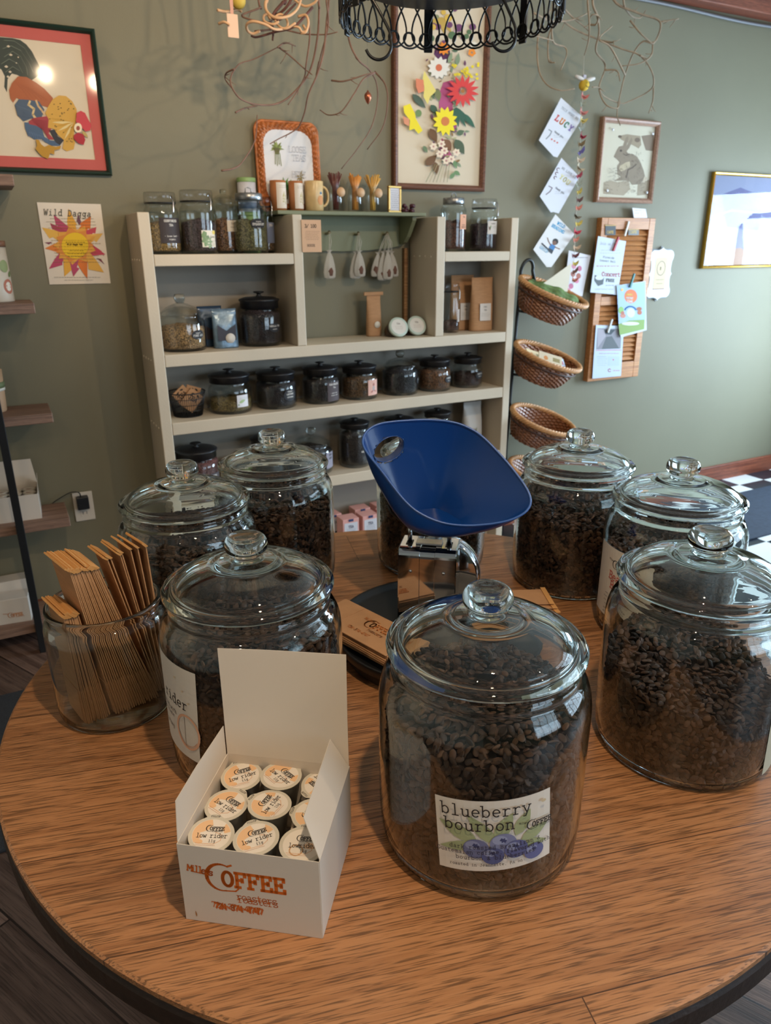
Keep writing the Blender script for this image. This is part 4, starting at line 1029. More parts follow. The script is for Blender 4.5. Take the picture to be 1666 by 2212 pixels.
# ------------------------------------------------------------------ jars and goods on the shelves
M_LID = mat('black_enamel_lid', (24, 24, 27), 0.38)
M_TIN = mat('tin_lid', (150, 152, 154), 0.3, metal=.9)
def tea_fill(name, col, R, h, parent_loc, label, seed=1, col2=None, chunk=220, sc_=1.0):
    m = bpy.data.materials.new('tea_'+'%02x%02x%02x' % col); m.use_nodes = True; nt = m.node_tree; b = nt.nodes['Principled BSDF']
    tc = nt.nodes.new('ShaderNodeTexCoord'); vo = nt.nodes.new('ShaderNodeTexVoronoi'); vo.inputs['Scale'].default_value = chunk; nt.links.new(tc.outputs['Object'], vo.inputs['Vector'])
    cr = nt.nodes.new('ShaderNodeValToRGB'); c2 = col2 or tuple(int(v*.45) for v in col)
    cr.color_ramp.elements[0].color = (*lin(c2), 1); cr.color_ramp.elements[1].color = (*lin(col), 1)
    sep = nt.nodes.new('ShaderNodeSeparateColor'); nt.links.new(vo.outputs['Color'], sep.inputs[0]); nt.links.new(sep.outputs[0], cr.inputs[0]); nt.links.new(cr.outputs[0], b.inputs['Base Color'])
    b.inputs['Roughness'].default_value = .75; bp = nt.nodes.new('ShaderNodeBump'); bp.inputs['Strength'].default_value = .9; bp.inputs['Distance'].default_value = .004
    nt.links.new(vo.outputs['Distance'], bp.inputs['Height']); nt.links.new(bp.outputs[0], b.inputs['Normal'])
    g = random.Random(seed); n = 40; V = []; F = []; prf = [(.02, .004), (.9, .004), (1, .01), (1, .5*h), (1, .93*h), (.97, h), (.6, h*1.03), (.25, h*1.06)]
    for r_, z_ in prf:
        for i in range(n):
            a_ = 2*PI*i/n; top = z_ > .9*h
            V.append((R*r_*math.cos(a_)*(1-g.uniform(0, .012)), R*r_*math.sin(a_)*(1-g.uniform(0, .012)), z_+(g.uniform(-.003, .003)+.05*h*math.sin(a_*2+seed) if top else 0)))
    for j in range(len(prf)-1):
        for i in range(n): F.append((j*n+i, j*n+(i+1) % n, (j+1)*n+(i+1) % n, (j+1)*n+i))
    F.append(tuple(range(n))); F.append(tuple((len(prf)-1)*n+i for i in range(n)))
    o = MB().add(V, F, smooth=True).build(name, m); o.location = parent_loc; return tag(o, label, kind='stuff')
def label_on(jar, R, z, phi, W, Hh, col, lines, tcol='e8e2d8', oval=False, art=None):
    ph = math.radians(phi); base = Art()
    if oval: base.disc(0, 0, W/2, Hh/2, col, 28)
    else: base.rect(-W/2, -Hh/2, W/2, Hh/2, col)
    l = base.build('label', cyl_fn(R+.0006, ph, z), jar, lift=0, sub=.012)
    a = Art()
    if art: art(a)
    yy = Hh/2-.010
    for i, (t, h) in enumerate(lines):
        a.text(t, 0, yy-h*.8, h, tcol, .2, 1.1, align='c'); yy -= h*2.1+.003
    if not lines and not art: a.scribble(-W*.35, Hh*.25, 4, .004, W*.7, tcol, 1.9, .22, int(R*1e4))
    a.build('print', cyl_fn(R+.0009, ph, z), l, lift=.00006, sub=.02)
def low_jar(label, s, D, zb_, R, H_, lid='black', tea=None, fill=.6, lab=None, tealab=None, glass=THIN, shape='squat', rz=0.0, seed=1):
    """wide tea jar: body up to the lid, black enamel lid with knob, or glass lid"""
    t = wthing('tea_jar', label, 'jar', s, D, zb_+.0004, rz)
    hb = H_*(.66 if lid == 'black' else .60) if shape == 'squat' else H_*.78
    O = [(0, 0), (R*.90, 0), (R*.96, .003), (R*.995, .012), (R, .03), (R, hb-.030), (R*.985, hb-.018), (R*.93, hb-.008), (R*.86, hb-.004), (R*.84, hb), (R*.85, hb+.004), (R*.83, hb+.006)]
    I = [(R*.80, hb+.006), (R*.81, hb-.003), (R*.9, hb-.012), (R*.955, hb-.020), (R*.97, hb-.032), (R*.97, .03), (R*.94, .010), (R*.88, .006), (0, .006)]
    MB().lathe(O+I, 48).build('jar_body', glass, t)
    z0 = hb-.002
    if lid == 'black':
        hl = H_-hb; L = [(0, z0), (R*.80, z0), (R*.84, z0+.001), (R*.885, z0+.004), (R*.885, z0+hl*.42), (R*.93, z0+hl*.50), (R*.93, z0+hl*.58), (R*.6, z0+hl*.70), (R*.25, z0+hl*.74), (R*.10, z0+hl*.76), (0, z0+hl*.76)]
        L = [(0, hb+.0065), (R*.86, hb+.0065), (R*.90, hb+.0065), (R*.90, hb+.006+hl*.38), (R*.955, hb+.006+hl*.42), (R*.955, hb+.006+hl*.50), (R*.70, hb+.006+hl*.60), (R*.3, hb+.006+hl*.64), (0, hb+.006+hl*.65)]
        l = MB().lathe(L, 48).build('lid', M_LID, t); zk = hb+.006+hl*.655; hk = H_-zk
        MB().lathe([(0, zk), (R*.16, zk), (R*.10, zk+.003), (R*.09, zk+hk*.55), (R*.22, zk+hk*.7), (R*.27, zk+hk*.85), (R*.22, zk+hk), (0, zk+hk)], 24).build('knob', M_LID, l)
    elif lid == 'glass':
        hl = H_-hb
        l = MB().lathe([(0, hb+.0075+hl*.36), (R*.2, hb+.0075+hl*.34), (R*.6, hb+.0075+hl*.24), (R*.84, hb+.0075+hl*.07), (R*.86, hb+.0065), (R*.90, hb+.0065), (R*.915, hb+.012), (R*.86, hb+.016), (R*.62, hb+.0075+hl*.32), (R*.3, hb+.0075+hl*.46), (R*.18, hb+.0075+hl*.50), (0, hb+.0075+hl*.50)], 48).build('lid', THIN, t)
        zk = hb+.0078+hl*.50; hk = H_-zk
        MB().lathe([(0, zk), (R*.15, zk), (R*.2, zk+hk*.2), (R*.25, zk+hk*.55), (R*.2, zk+hk*.95), (0, zk+hk)], 24).build('knob', GLASS, l)
    elif lid == 'tin':
        hl = H_-hb; l = MB().lathe([(0, hb+.0065), (R*.78, hb+.0065), (R*.80, hb+.008), (R*.80, hb+hl*.55), (R*.74, hb+hl*.62), (0, hb+hl*.64)], 40).build('lid', M_TIN, t)
        MB().tube([(-.012, 0, hb+hl*.64), (-.010, 0, H_-.003), (0, 0, H_), (.010, 0, H_-.003), (.012, 0, hb+hl*.64)], .002, 8).build('handle', M_TIN, l)
    elif lid == 'clear':
        hl = H_-hb; l = MB().lathe([(0, hb+.0065), (R*.82, hb+.0065), (R*.90, hb+.009), (R*.90, H_-.006), (R*.86, H_), (0, H_)], 40).build('lid', thin_glass_mat('clear_acrylic', (.88, .89, .9), 1.5, .05), t)
        MB().lathe([(R*.86, 0), (R*.885, .001), (R*.885, .004), (R*.86, .005)], 40, closed=True, M=Matrix.Translation((0, 0, hb+.007))).build('seal_ring', M_BLACK, l)
        MB().tube([(R*.5, -R*.80, hb+hl*.7), (R*.55, -R*.95, hb+hl*.2), (R*.5, -R*1.0, hb-.02), (R*.42, -R*1.0, hb-.028)], .0025, 8).build('clasp', M_CHROME2, l)
    if lab: label_on(t, R, *lab)
    if tea:
        tea_fill('loose_tea', tea, R*.955, hb*fill, WP(s, D, zb_+.0066), tealab, seed)
    return t
A_, B_, C_, D_ = SZ['At'], SZ['Bt'], SZ['Ct'], SZ['Dt']
BLK = '232328'
# top row, left bay
low_jar('clip top tea jar with a black label, first on the top left shelf', -.848, .118, A_, .062, .208, 'clear', (178, 142, 84), .60, (.080, -72, .085, .085, '3a3234', [('GUNPOWDER', .0052), ('TEA', .0048), ('', .01), ('- loose leaf -', .0036), ('organic', .0034)]), 'golden tea in the jar with a black label on the top left shelf', shape='tall', seed=3)
def tree_art(a):
    a.star(-.018, .0, .014, .008, 7, '7f9a72', sy=2.0); a.star(-.004, -.010, .018, .010, 8, '8fa685', sy=1.3); a.disc(.022, .022, .008, .007, 'e3cd6a'); a.text('tea blend', -.012, .004, .004, '3d4a3c', .2, 1.0); a.scribble(.002, -.008, 4, .0025, .022, '56604e', 2, .2, 5)
low_jar('clip top tea jar with a white pine tree label', -.718, .125, A_, .066, .218, 'clear', (92, 74, 78), .62, (.052, -72, .058, .058, 'e2dccd', [], '444444', False, tree_art), 'dark tea in the jar with the pine tree label', shape='tall', seed=4)
low_jar('clear jar of red and green leaf tea, behind the pine tree jar', -.603, .075, A_, .050, .228, 'glass', (150, 108, 76), .62, (.098, -70, .048, .040, 'dcd0bd', [('tea', .005), ('organic', .003)], '8a6a58'), 'red flecked tea in the clear jar behind the pine tree jar', shape='tall', seed=5)
low_jar('straight jar of green spearmint with a black oval label', -.521, .130, A_, .064, .232, 'tin', (136, 128, 84), .58, (.105, -78, .064, .036, BLK, [('organic', .003), ('SPEARMINT', .0052), ('leaf', .003)], 'e8e2d8', True), 'grey green leaf tea in the jar with the oval spearmint label', shape='tall', seed=6)
low_jar('narrow clear jar with a blue and white label beside the left niche upright', -.436, .060, A_, .034, .205, 'clear', (150, 116, 84), .5, (.075, -70, .040, .075, '8a93ad', [('TEA', .005)], 'ece8e0'), 'brown tea in the narrow jar with a blue label', shape='tall', seed=7)
# green capped tins stacked behind
for i, (z_, lb) in enumerate(((A_, 'lower green capped tube tin, hidden behind the spearmint jar'), (A_+.1365, 'upper green capped tube tin standing above the spearmint jar'))):
    t = wthing('tube_tin', lb, 'tin', -.497 if i else -.490, .040, z_+.0006)
    MB().lathe([(0, .014), (.0350, .014), (.0350, .120), (0, .120)], 40).build('tube', mat('tin_wrap', (205, 205, 212), .4), t)
    MB().lathe([(.0352, .026), (.0356, .026), (.0356, .048), (.0352, .048)], 40, closed=True).build('blue_band', mat('tin_blue', (130, 150, 182), .4), t)
    MB().lathe([(0, .1202), (.0358, .1202), (.0362, .1215), (.0362, .134), (.0345, .136), (0, .136)], 40).build('lid', mat('tin_green', (136, 168, 106), .45), t)
    MB().lathe([(0, 0), (.0345, 0), (.0362, .0015), (.0362, .0138), (0, .0138)], 40).build('base_cap', mat('tin_green', (136, 168, 106), .45), t)
# top row, right bay
low_jar('glass jar with a tin lid and salmon label on the top right shelf', .402, .118, A_, .058, .238, 'tin', (120, 74, 56), .60, (.120, -70, .044, .060, 'e8ac8c', [('TEA', .004), ('', .008), ('organic', .003), ('ROOIBOS', .0034)], '5a4038'), 'dark red nut tea in the tin lidded jar', shape='tall', seed=8)
def sprig(a): a.leaf(-.02, -.012, -.012, .010, .007, '7c9a6c'); a.leaf(-.016, -.012, -.024, .006, .006, '8a6a70'); a.scribble(-.006, .004, 2, .003, .024, '5a5a55', 2, .2, 4)
low_jar('clip top jar with a white sprig label at the right end of the top shelf', .561, .122, A_, .062, .216, 'clear', (70, 48, 58), .60, (.098, -82, .056, .054, 'e6e2de', [('organic', .0034)], '5a5550', False, sprig), 'dark berry tea in the clip top jar on the top right shelf', shape='tall', seed=9)
# second row, left bay
low_jar('round glass jar of oats coloured tea with black oval label', -.812, .115, B_, .087, .208, 'glass', (196, 154, 104), .66, (.062, -62, .058, .034, BLK, [('organic', .003), ('FIRST AID', .0046), ('tea', .003)], 'e8e2d8', True), 'pale chunky herbal tea in the round glass lidded jar', seed=10)
def pouch(name, label, s, D, z, w, h, d, m, m2=None, seal=.018, rz=0.0, cat='pouch', group=None):
    t = wthing(name, label, cat, s, D, z+.0004, rz, group); n = 14; V = []; F = []; lv = [(0, 1.0, 1.0), (.04, 1.0, 1.0), (.3, 1.0, .95), (.6, .99, .7), (.82, .98, .25), (.9, .98, .05), (1, 1.0, .03)]
    for (k, wx, dx) in lv:
        for i in range(n):
            a_ = 2*PI*i/n; c, q = math.cos(a_), math.sin(a_); V.append((w/2*wx*math.copysign(abs(c)**.6, c), d/2*dx*math.copysign(abs(q)**.8, q), h*k))
    for j in range(len(lv)-1):
        for i in range(n): F.append((j*n+i, j*n+(i+1) % n, (j+1)*n+(i+1) % n, (j+1)*n+i))
    F.append(tuple(range(n))); F.append(tuple((len(lv)-1)*n+i for i in range(n)))
    MB().add(V, F, smooth=True).build('pouch_body', m, t); return t
M_BLUEPOUCH = mat('blue_foil_pouch', (112, 136, 156), .25, metal=.3, bump=(60, .6), var=(40, .35))
po = pouch('tea_pouch', 'shiny blue foil pouch with a round white sticker on the second shelf', -.652, .135, B_, .098, .148, .05, M_BLUEPOUCH)
MB().prism([(-.036, .03), (.036, .03), (.036, .09), (0, .066), (-.036, .09)], -.0008, .0002, M=Matrix.Translation((0, -.0255, 0)) @ Matrix.Rotation(PI/2, 4, 'X')).build('dark_window', mat('dark_tea_window', (46, 38, 46), .4), po)
MB().lathe([(0, 0), (.019, 0), (.019, .001), (0, .001)], 28, M=Matrix.Translation((.012, -.0268, .038)) @ Matrix.Rotation(PI/2, 4, 'X')).build('sticker', ink('ded8d0'), po)
po = pouch('tea_pouch', 'second blue foil pouch, behind the one with the white sticker', -.690, .065, B_, .098, .155, .04, mat('dark_foil_pouch', (52, 74, 100), .25, metal=.3, bump=(60, .5)))
MB().prism([(-.036, .03), (.036, .03), (.036, .09), (0, .066), (-.036, .09)], -.0008, .0002, M=Matrix.Translation((0, -.0205, 0)) @ Matrix.Rotation(PI/2, 4, 'X')).build('dark_window', mat('dark_tea_window', (46, 38, 46), .4), po)
low_jar('large black lidded jar with black oval label at the right of the second shelf', -.500, .115, B_, .084, .207, 'black', (50, 34, 36), .93, (.072, -66, .056, .034, BLK, [('VANILLA TEA', .0042), ('organic', .003)], 'e8e2d8', True), 'very dark tea filling the large black lidded jar', shape='squat', seed=11)
# niche: small kraft bag and two tilted tubs
kb = pouch('kraft_bag', 'small folded kraft bag standing behind the two tubs in the niche', .030, .075, B_, .068, .175, .045, M_KRAFT)
MB().box((-.046, -.004, .172), (.046, .004, .186), bev=.001).build('tie_strip', M_KRAFT, kb); MB().lathe([(0, 0), (.014, 0), (.014, .0008), (0, .0008)], 20, M=Matrix.Translation((.006, -.024, .05)) @ Matrix.Rotation(PI/2, 4, 'X')).build('sticker', ink('e6e0d4'), kb)
for i, (s_, D, lb) in enumerate(((.105, .150, 'left of the two tilted glass tubs with white lids in the niche'), (.205, .135, 'right of the two tilted glass tubs with white lids in the niche'))):
    t = wthing('tea_tub', lb, 'tub', s_, D, B_+.0330, -.12, 'white lidded tubs in the niche'); rot = Matrix.Rotation(math.radians(62), 4, 'X')
    MB().lathe([(0, -.055), (.041, -.055), (.045, -.050), (.045, .004), (.038, .010), (0, .010)], 36, M=rot).build('glass_body', thin_glass_mat('tub_glass', (.75, .74, .72)), t)
    MB().lathe([(0, -.050), (.040, -.050), (.042, -.046), (.042, -.006), (0, -.003)], 30, M=rot).build('tea_filling', mat('tub_tea', (84, 62, 46) if i == 0 else (66, 54, 52), .8, bump=(300, .9)), t)
    l = MB().lathe([(0, .0115), (.042, .0115), (.0435, .013), (.0435, .024), (.042, .026), (0, .026)], 36, M=rot).build('lid', mat('pale_mint_lid', (196, 212, 200), .4), t)
    a = Art(); a.disc(0, 0, .034, None, 'e4e0d8', 30); a.text('TEA', 0, .010, .005, '7a6a60', .2, 1.1, align='c'); a.scribble(-.018, .0, 3, .003, .036, 'b08a80', 2, .2, 3)
    o_ = rot @ Vector((0, 0, .0262)); ux_ = rot.to_3x3() @ Vector((1, 0, 0)); uy2 = rot.to_3x3() @ Vector((0, 1, 0)); uz_ = rot.to_3x3() @ Vector((0, 0, 1))
    a.build('print', flat_fn(o_, ux_, uy2, uz_), l, lift=.0001)
# second row, right bay
low_jar('tall narrow clear canister with a little tea, beside the kraft pouch', .402, .118, B_, .039, .216, 'clear', (98, 62, 52), .26, (.075, -48, .030, .055, 'dcd6d0', []), 'dark leaves at the bottom of the tall narrow canister', shape='tall', seed=12)
for s_, D, w, h, lb, front in ((.500, .058, .125, .245, 'wide kraft pouch leaning at the back of the right bay', False), (.560, .130, .118, .236, 'upright kraft pouch with a white label in the right bay', True)):
    k_ = pouch('kraft_pouch', lb, s_, D, B_, w, h, .055, M_KRAFT)
    a = Art(); a.rect(-.030, -.038, .030, .038, 'dcd4cc'); a.text('CHAI', 0, .020, .0045, '5a524c', .2, 1.1, align='c'); a.text('TEA', 0, .006, .0045, '5a524c', .2, 1.1, align='c'); a.scribble(-.022, -.006, 3, .003, .044, '8a827a', 2, .2, 9)
    a.build('label', flat_fn((.004, -.0296, .085), (1, 0, 0), (0, .04, 1), (0, -1, 0)), k_, lift=.00012)
# third row
tb_ = wthing('tea_basket', 'small black wire basket of kraft tea packets on the third shelf', 'basket', -.822, .120, C_+.0004)
mb = MB(); n = 26
for j, (k, r_) in enumerate(((0, .055), (.25, .059), (.5, .063), (.75, .067), (1.0, .072))): mb.tube([(r_*math.cos(2*PI*i/40), r_*math.sin(2*PI*i/40), .002+.092*k) for i in range(40)], .0022 if j == 4 else .0013, 6, closed=True)
mb.build('wire_rings', M_BLACK, tb_)
mb = MB()
for i in range(n*2): a_ = 2*PI*i/(n*2); mb.tube([(.055*math.cos(a_), .055*math.sin(a_), .002), (.072*math.cos(a_), .072*math.sin(a_), .094)], .0011, 5)
mb.build('wire_mesh', M_BLACK, tb_); MB().lathe([(0, .0005), (.054, .0005), (.054, .002), (0, .002)], 30).build('base', M_BLACK, tb_)
def packet(label, dx, dy, dz, w, h, rx, ry, text):
    t = wthing('tea_packet', label, 'packet', -.822+dx, .120+dy, C_+dz, 0, 'kraft tea packets in the wire basket'); t.rotation_euler = (rx, ry, YAW)
    MB().box((-w/2, -.003, -h/2), (w/2, .003, h/2), bev=.001).build('packet_body', M_KRAFT, t)
    a = Art(); a.text(text, 0, .0, .012, '30261e', .22, 1.0, align='c'); a.leaf(-.018, .022, .0, .030, .007, '30261e'); a.leaf(.018, .024, .004, .031, .007, '30261e'); a.build('print', flat_fn((0, -.0033, 0), (1, 0, 0), (0, 0, 1), (0, -1, 0)), t, lift=.00015)
packet('kraft packet printed TEA, tilted at the front of the wire basket', .012, -.012+.035, .062, .062, .078, .0, .72, 'TEA'); packet('kraft packet with black leaf print behind the tilted one', -.014, .012, .078, .060, .075, .1, -.68, 'TEA'); packet('plain edge of the rearmost kraft packet in the wire basket', .022, -.012, .075, .058, .075, .08, .35, 'TEA')
def rose(a): a.disc(0, .012, .007, .007, 'a86a60'); a.disc(0, -.004, .008, .012, 'a89a98'); a.leaf(-.018, -.02, 0, -.012, .008, 'b0746a'); a.leaf(.018, -.02, 0, -.012, .008, 'b0746a'); a.scribble(-.02, .024, 2, .002, .04, '9a6a60', 2, .2, 2)
def leafl(a): a.leaf(-.018, -.006, .012, .004, .012, 'a3bb8a'); a.disc(-.02, -.014, .003, .003, '6f8f5e'); a.scribble(-.02, .012, 2, .0026, .04, '8a9a80', 2, .2, 2)
row3 = [(-.648, .087, .170, (150, 128, 76), .42, (.052, -72, .052, .048, 'd8d6da', [], '666666', False, leafl), 'black lidded jar of green tea with a white leaf label', 'black', 'green gold tea in the jar with the white leaf label', 'green'),
 (-.452, .085, .163, (42, 32, 36), .86, (.056, -68, .062, .050, BLK, [('ORGANIC', .0034), ('LAPSANG', .0046), ('SOUCHONG', .0036)], 'e8e2d8', True), 'black lidded jar with white handwriting, left of the maroon labelled jar', 'black', 'blackish tea in the third shelf jar with handwriting', ''),
 (-.252, .080, .168, (44, 36, 36), .86, (.052, -66, .072, .082, '4a3f42', [('DARJEELING', .005), ('Tea', .0044), ('', .004), ('- loose leaf -', .003), ('organic leaf', .003)], 'e8e2d8'), 'black lidded jar with a maroon rectangular label', 'black', 'dark leaf tea in the maroon label jar', ''),
 (-.068, .081, .160, (116, 84, 52), .84, (.052, -66, .062, .066, 'd8a898', [], '666666', False, rose), 'black lidded jar with a pink label', 'black', 'brown tea in the pink label jar', ''),
 (.136, .083, .190, (44, 42, 46), .90, (.060, -40, .040, .030, BLK, [('TEA', .004)], 'e8e2d8', True), 'glass lidded jar of black tea, right of the pink label jar', 'glass', 'black tea in the glass lidded jar on the third shelf', ''),
 (.318, .077, .158, (142, 96, 62), .84, (.054, -62, .052, .032, BLK, [('CINNAMON', .004), ('chips', .003)], 'e8e2d8', True), 'black lidded jar of orange brown bark tea', 'black', 'orange brown bark pieces in the third shelf jar', ''),
 (.500, .072, .156, (74, 50, 46), .55, (.058, -68, .056, .034, BLK, [('HIBISCUS', .004), ('organic', .003)], 'e8e2d8', True), 'black lidded jar half full of dark tea, last on the third shelf', 'black', 'dark tea half filling the last jar on the third shelf', '')]
for i, (s_, R, H_2, tea, fl, lab, lb, lid, tlb, _) in enumerate(row3):
    low_jar(lb, s_, .122, C_, R, H_2, lid, tea, fl, lab, tlb, seed=20+i)
# fourth row
row4 = [(-.806, .088, .192, (120, 70, 62), .90, (.05, -55, .06, .05, '4a4448', [('BERRY', .005)], 'e8e2d8'), 'black lidded jar of reddish tea, first on the fourth shelf', 'black', 'reddish tea in the first jar of the fourth shelf'),
 (-.500, .080, .205, (60, 50, 44), .7, None, 'black lidded jar mostly hidden behind a coffee jar knob on the fourth shelf', 'black', 'brown tea in the jar hidden behind the coffee jar knob'),
 (-.305, .092, .196, (52, 44, 48), .8, (.06, -50, .06, .07, '8f8a96', [('EARL', .006), ('GREY', .006)], '2a2a30'), 'glass lidded jar with a grey label on the fourth shelf', 'glass', 'dark tea in the grey label jar'),
 (-.095, .071, .215, (48, 36, 34), .86, (.075, -70, .062, .040, BLK, [('organic', .003), ('SWEET THAI', .0048), ('tea', .0034)], 'e8e2d8', True), 'slim black lidded jar just left of the blue scoop', 'black', 'dark tea in the slim jar left of the blue scoop'),
 (.134, .073, .205, (50, 40, 38), .8, None, 'black lidded jar showing only its lid above the scoop', 'black', 'tea in the jar hidden behind the scoop'),
 (.340, .068, .215, (80, 64, 50), .75, None, 'black lidded jar just behind the top right of the scoop', 'black', 'tea in the jar behind the top right of the scoop')]
for i, (s_, R, H_2, tea, fl, lab, lb, lid, tlb) in enumerate(row4):
    low_jar(lb, s_, .120, D_, R, H_2, lid, tea, fl, lab, tlb, shape='tall' if i in (3, 4, 5) else 'squat', seed=40+i)
t = wthing('green_tub', 'small green lidded tub between the black lidded jars on the fourth shelf', 'tub', -.645, .09, D_+.0004)
MB().lathe([(0, 0), (.036, 0), (.040, .07), (0, .07)], 32).build('tub', mat('tub_cream', (190, 190, 170), .5), t); MB().lathe([(0, .0702), (.043, .0702), (.043, .092), (.040, .095), (0, .095)], 32).build('lid', mat('tub_green', (112, 130, 74), .5), t)
po = pouch('coffee_pouch', 'tall white gusseted pouch at the right end of the fourth shelf', .548, .105, D_, .105, .222, .075, mat('white_foil', (200, 196, 190), .35, bump=(25, .5)))
a = Art(); a.leaf(-.012, -.018, .006, .018, .012, '8a8a72'); a.leaf(.010, -.02, -.006, .01, .01, '75755f'); a.scribble(-.02, -.028, 3, .003, .04, '77736a', 2, .2, 6); a.build('print', flat_fn((0, -.0400, .085), (1, 0, 0), (0, .04, 1), (0, -1, 0)), po, lift=.0001)
# gingham boxes on the bottom shelf
def gingham():
    m = bpy.data.materials.new('red_gingham'); m.use_nodes = True; nt = m.node_tree; b = nt.nodes['Principled BSDF']; tc = nt.nodes.new('ShaderNodeTexCoord'); ck = nt.nodes.new('ShaderNodeTexChecker')
    ck.inputs['Scale'].default_value = 300; ck.inputs['Color1'].default_value = (*lin((206, 106, 98)), 1); ck.inputs['Color2'].default_value = (*lin((236, 206, 198)), 1)
    nt.links.new(tc.outputs['Object'], ck.inputs[0]); nt.links.new(ck.outputs[0], b.inputs['Base Color']); b.inputs['Roughness'].default_value = .5; return m
M_GING = gingham(); gb = thing('gingham_box', '', 'box'); 
MB().box((-.040, -.035, 0), (.040, .035, .098), bev=.001).build('carton', M_GING, gb)
MB().box((-.033, -.0362, .006), (.033, -.0355, .080)).build('front_label', mat('label_blue_white', (206, 208, 216), .45), gb)
a = Art(); a.rect(-.012, .086, .012, .098, '2c3a66'); a.text('TEA', 0, .056, .008, '3c4668', .22, 1.1, align='c'); a.scribble(-.024, .048, 4, .004, .048, '6a6f86', 1.9, .2, 4); a.rect(.002, .010, .024, .018, '50545f')
a.build('print', flat_fn((0, -.0368, 0), (1, 0, 0), (0, 0, 1), (0, -1, 0)), gb, lift=.0001)
gl = [(-.166, .180, 0, 0, 'front left gingham box on the bottom shelf'), (-.068, .180, 0, .03, 'middle front gingham box on the bottom shelf'), (.030, .180, 0, -.02, 'front gingham box half hidden by the coffee jar'), (-.215, .095, .0, .1, 'gingham box set back behind the front left one'),
      (-.06, .085, 0, .0, 'gingham box standing behind the middle front one'), (.05, .085, .0, .04, 'rear gingham box next to the coffee jar')]
for i, (s_, D, dz, rz, lb) in enumerate(gl):
    o = gb if i == 0 else copy_tree(gb); o.location = WP(s_, D, SZ['Et']+.0005+dz); o.rotation_euler = (0, 0, YAW+rz); tag(o, lb, 'box', 'red gingham tea boxes on the bottom shelf')

# ------------------------------------------------------------------ on top of the green peg shelf
ZG = 1.30+.2755+.0005
for s_, w, lb in ((-.386, .062, 'left of the two kraft tubes with white labels on the green shelf'), (-.312, .056, 'right of the two kraft tubes with white labels on the green shelf')):
    t = wthing('kraft_tube', lb, 'tube', s_, .085, ZG, 0, 'kraft tubes on the green shelf'); R = w/2
    MB().lathe([(0, 0), (R, 0), (R, .108), (0, .108)], 32).build('tube', mat('tube_kraft', (176, 112, 66), .6), t)
    a = Art(); a.rect(-R*1.05, .008, R*1.05, .1, 'ddd0c0'); a.leaf(-.004, .02, .0, .07, .016, 'b8a870'); a.leaf(.006, .02, .008, .06, .01, 'c4b488'); a.scribble(-R*.7, .088, 2, .003, R*1.4, '8a7a6a', 2, .2, 3)
    a.build('label', cyl_fn(R+.0006, math.radians(-62), 0), t, lift=.00008, sub=.012)
t = wthing('mug', 'pale yellow ceramic mug with its handle to the right on the green shelf', 'mug', -.236, .085, ZG, 0)
M_MUG = mat('mug_glaze', (206, 176, 124), .3, var=(30, .12))
MB().lathe([(0, 0), (.034, 0), (.037, .004), (.0375, .108), (.0360, .111), (.0345, .108), (.034, .008), (0, .006)], 40).build('mug_body', M_MUG, t)
MB().tube([(.034*math.cos(0)+.0, 0, .092)]+[(.036+.026*math.sin(math.radians(a_)), 0, .055+.036*math.cos(math.radians(a_))) for a_ in range(20, 165, 12)]+[(.034, 0, .020)], .0052, 10).build('handle', M_MUG, t)
a = Art(); a.disc(-.004, .04, .014, .018, 'd0925c'); a.disc(-.002, .066, .006, .005, '5f7d95'); a.text('tea', .012, .05, .006, '6a5a4a', .2, .9, rot=-PI/2); a.build('print', cyl_fn(.0379, math.radians(-62), 0), t, lift=.0001, sub=.012)
for i, (s_, col, lb) in enumerate(((-.143, (96, 44, 38), 'glass of dark red honey sticks with a round kraft tag'), (-.055, (206, 138, 62), 'glass of amber honey sticks in the middle of three'), (.026, (214, 164, 76), 'glass of golden honey sticks with the widest splay'))):
    t = wthing('stick_glass', lb, 'glass', s_, .085, ZG, 0)
    MB().lathe([(0, 0), (.026, 0), (.029, .004), (.030, .06), (.027, .085), (.022, .092), (.023, .098), (.021, .098), (.0205, .092), (.0255, .083), (.028, .06), (.027, .008), (0, .006)], 32).build('glass', THIN, t)
    mt = mat('honey_straw_%d' % i, col, .3, spec=.6); g = random.Random(i+3); st = None
    for k in range(22):
        a_ = 2*PI*k/22; r0 = .012*(.4+.6*g.random()); r1 = r0+.016*(1 if i < 2 else 1.3)*g.uniform(.5, 1.2); zz = .135+g.uniform(-.006, .012)
        MB().tube([(r0*math.cos(a_+.6), r0*math.sin(a_+.6), .008), (.010*math.cos(a_), .010*math.sin(a_), .09), (r1*math.cos(a_), r1*math.sin(a_), zz)], .0026, 6).build('honey_stick', mt, t)
    MB().lathe([(0, 0), (.018, 0), (.018, .001), (0, .001)], 28, M=Matrix.Translation((.010, -.034, .072)) @ Matrix.Rotation(PI/2, 4, 'X')).build('round_tag', mat('tag_kraft', (202, 160, 118), .6), t)
t = wthing('photo_frame', 'small gilt table frame holding a printed card on the green shelf', 'frame', .128, .085, ZG, .25)
mb = MB(); w, h = .036, .052
for x0, z0, x1, z1 in ((-w, 0, w, .009), (-w, 2*h-.009, w, 2*h), (-w, .009, -w+.009, 2*h-.009), (w-.009, .009, w, 2*h-.009)): mb.box((x0, -.006, z0), (x1, .006, z1), bev=.002)
mb.build('gilt_frame', mat('gilt', (196, 158, 92), .3, metal=.8), t); a = Art(); a.rect(-w+.008, .008, w-.008, 2*h-.008, 'd0ccd0'); a.scribble(-w+.014, 2*h-.020, 9, .004, 2*w-.028, '5a5860', 2.0, .2, 3); a.build('card', flat_fn((0, -.002, 0), (1, 0, 0), (0, 0, 1), (0, -1, 0)), t, lift=.0002)
MB().box((-.004, .006, .0), (.004, .030, .002)).build('easel', mat('gilt', (196, 158, 92), .3), t)
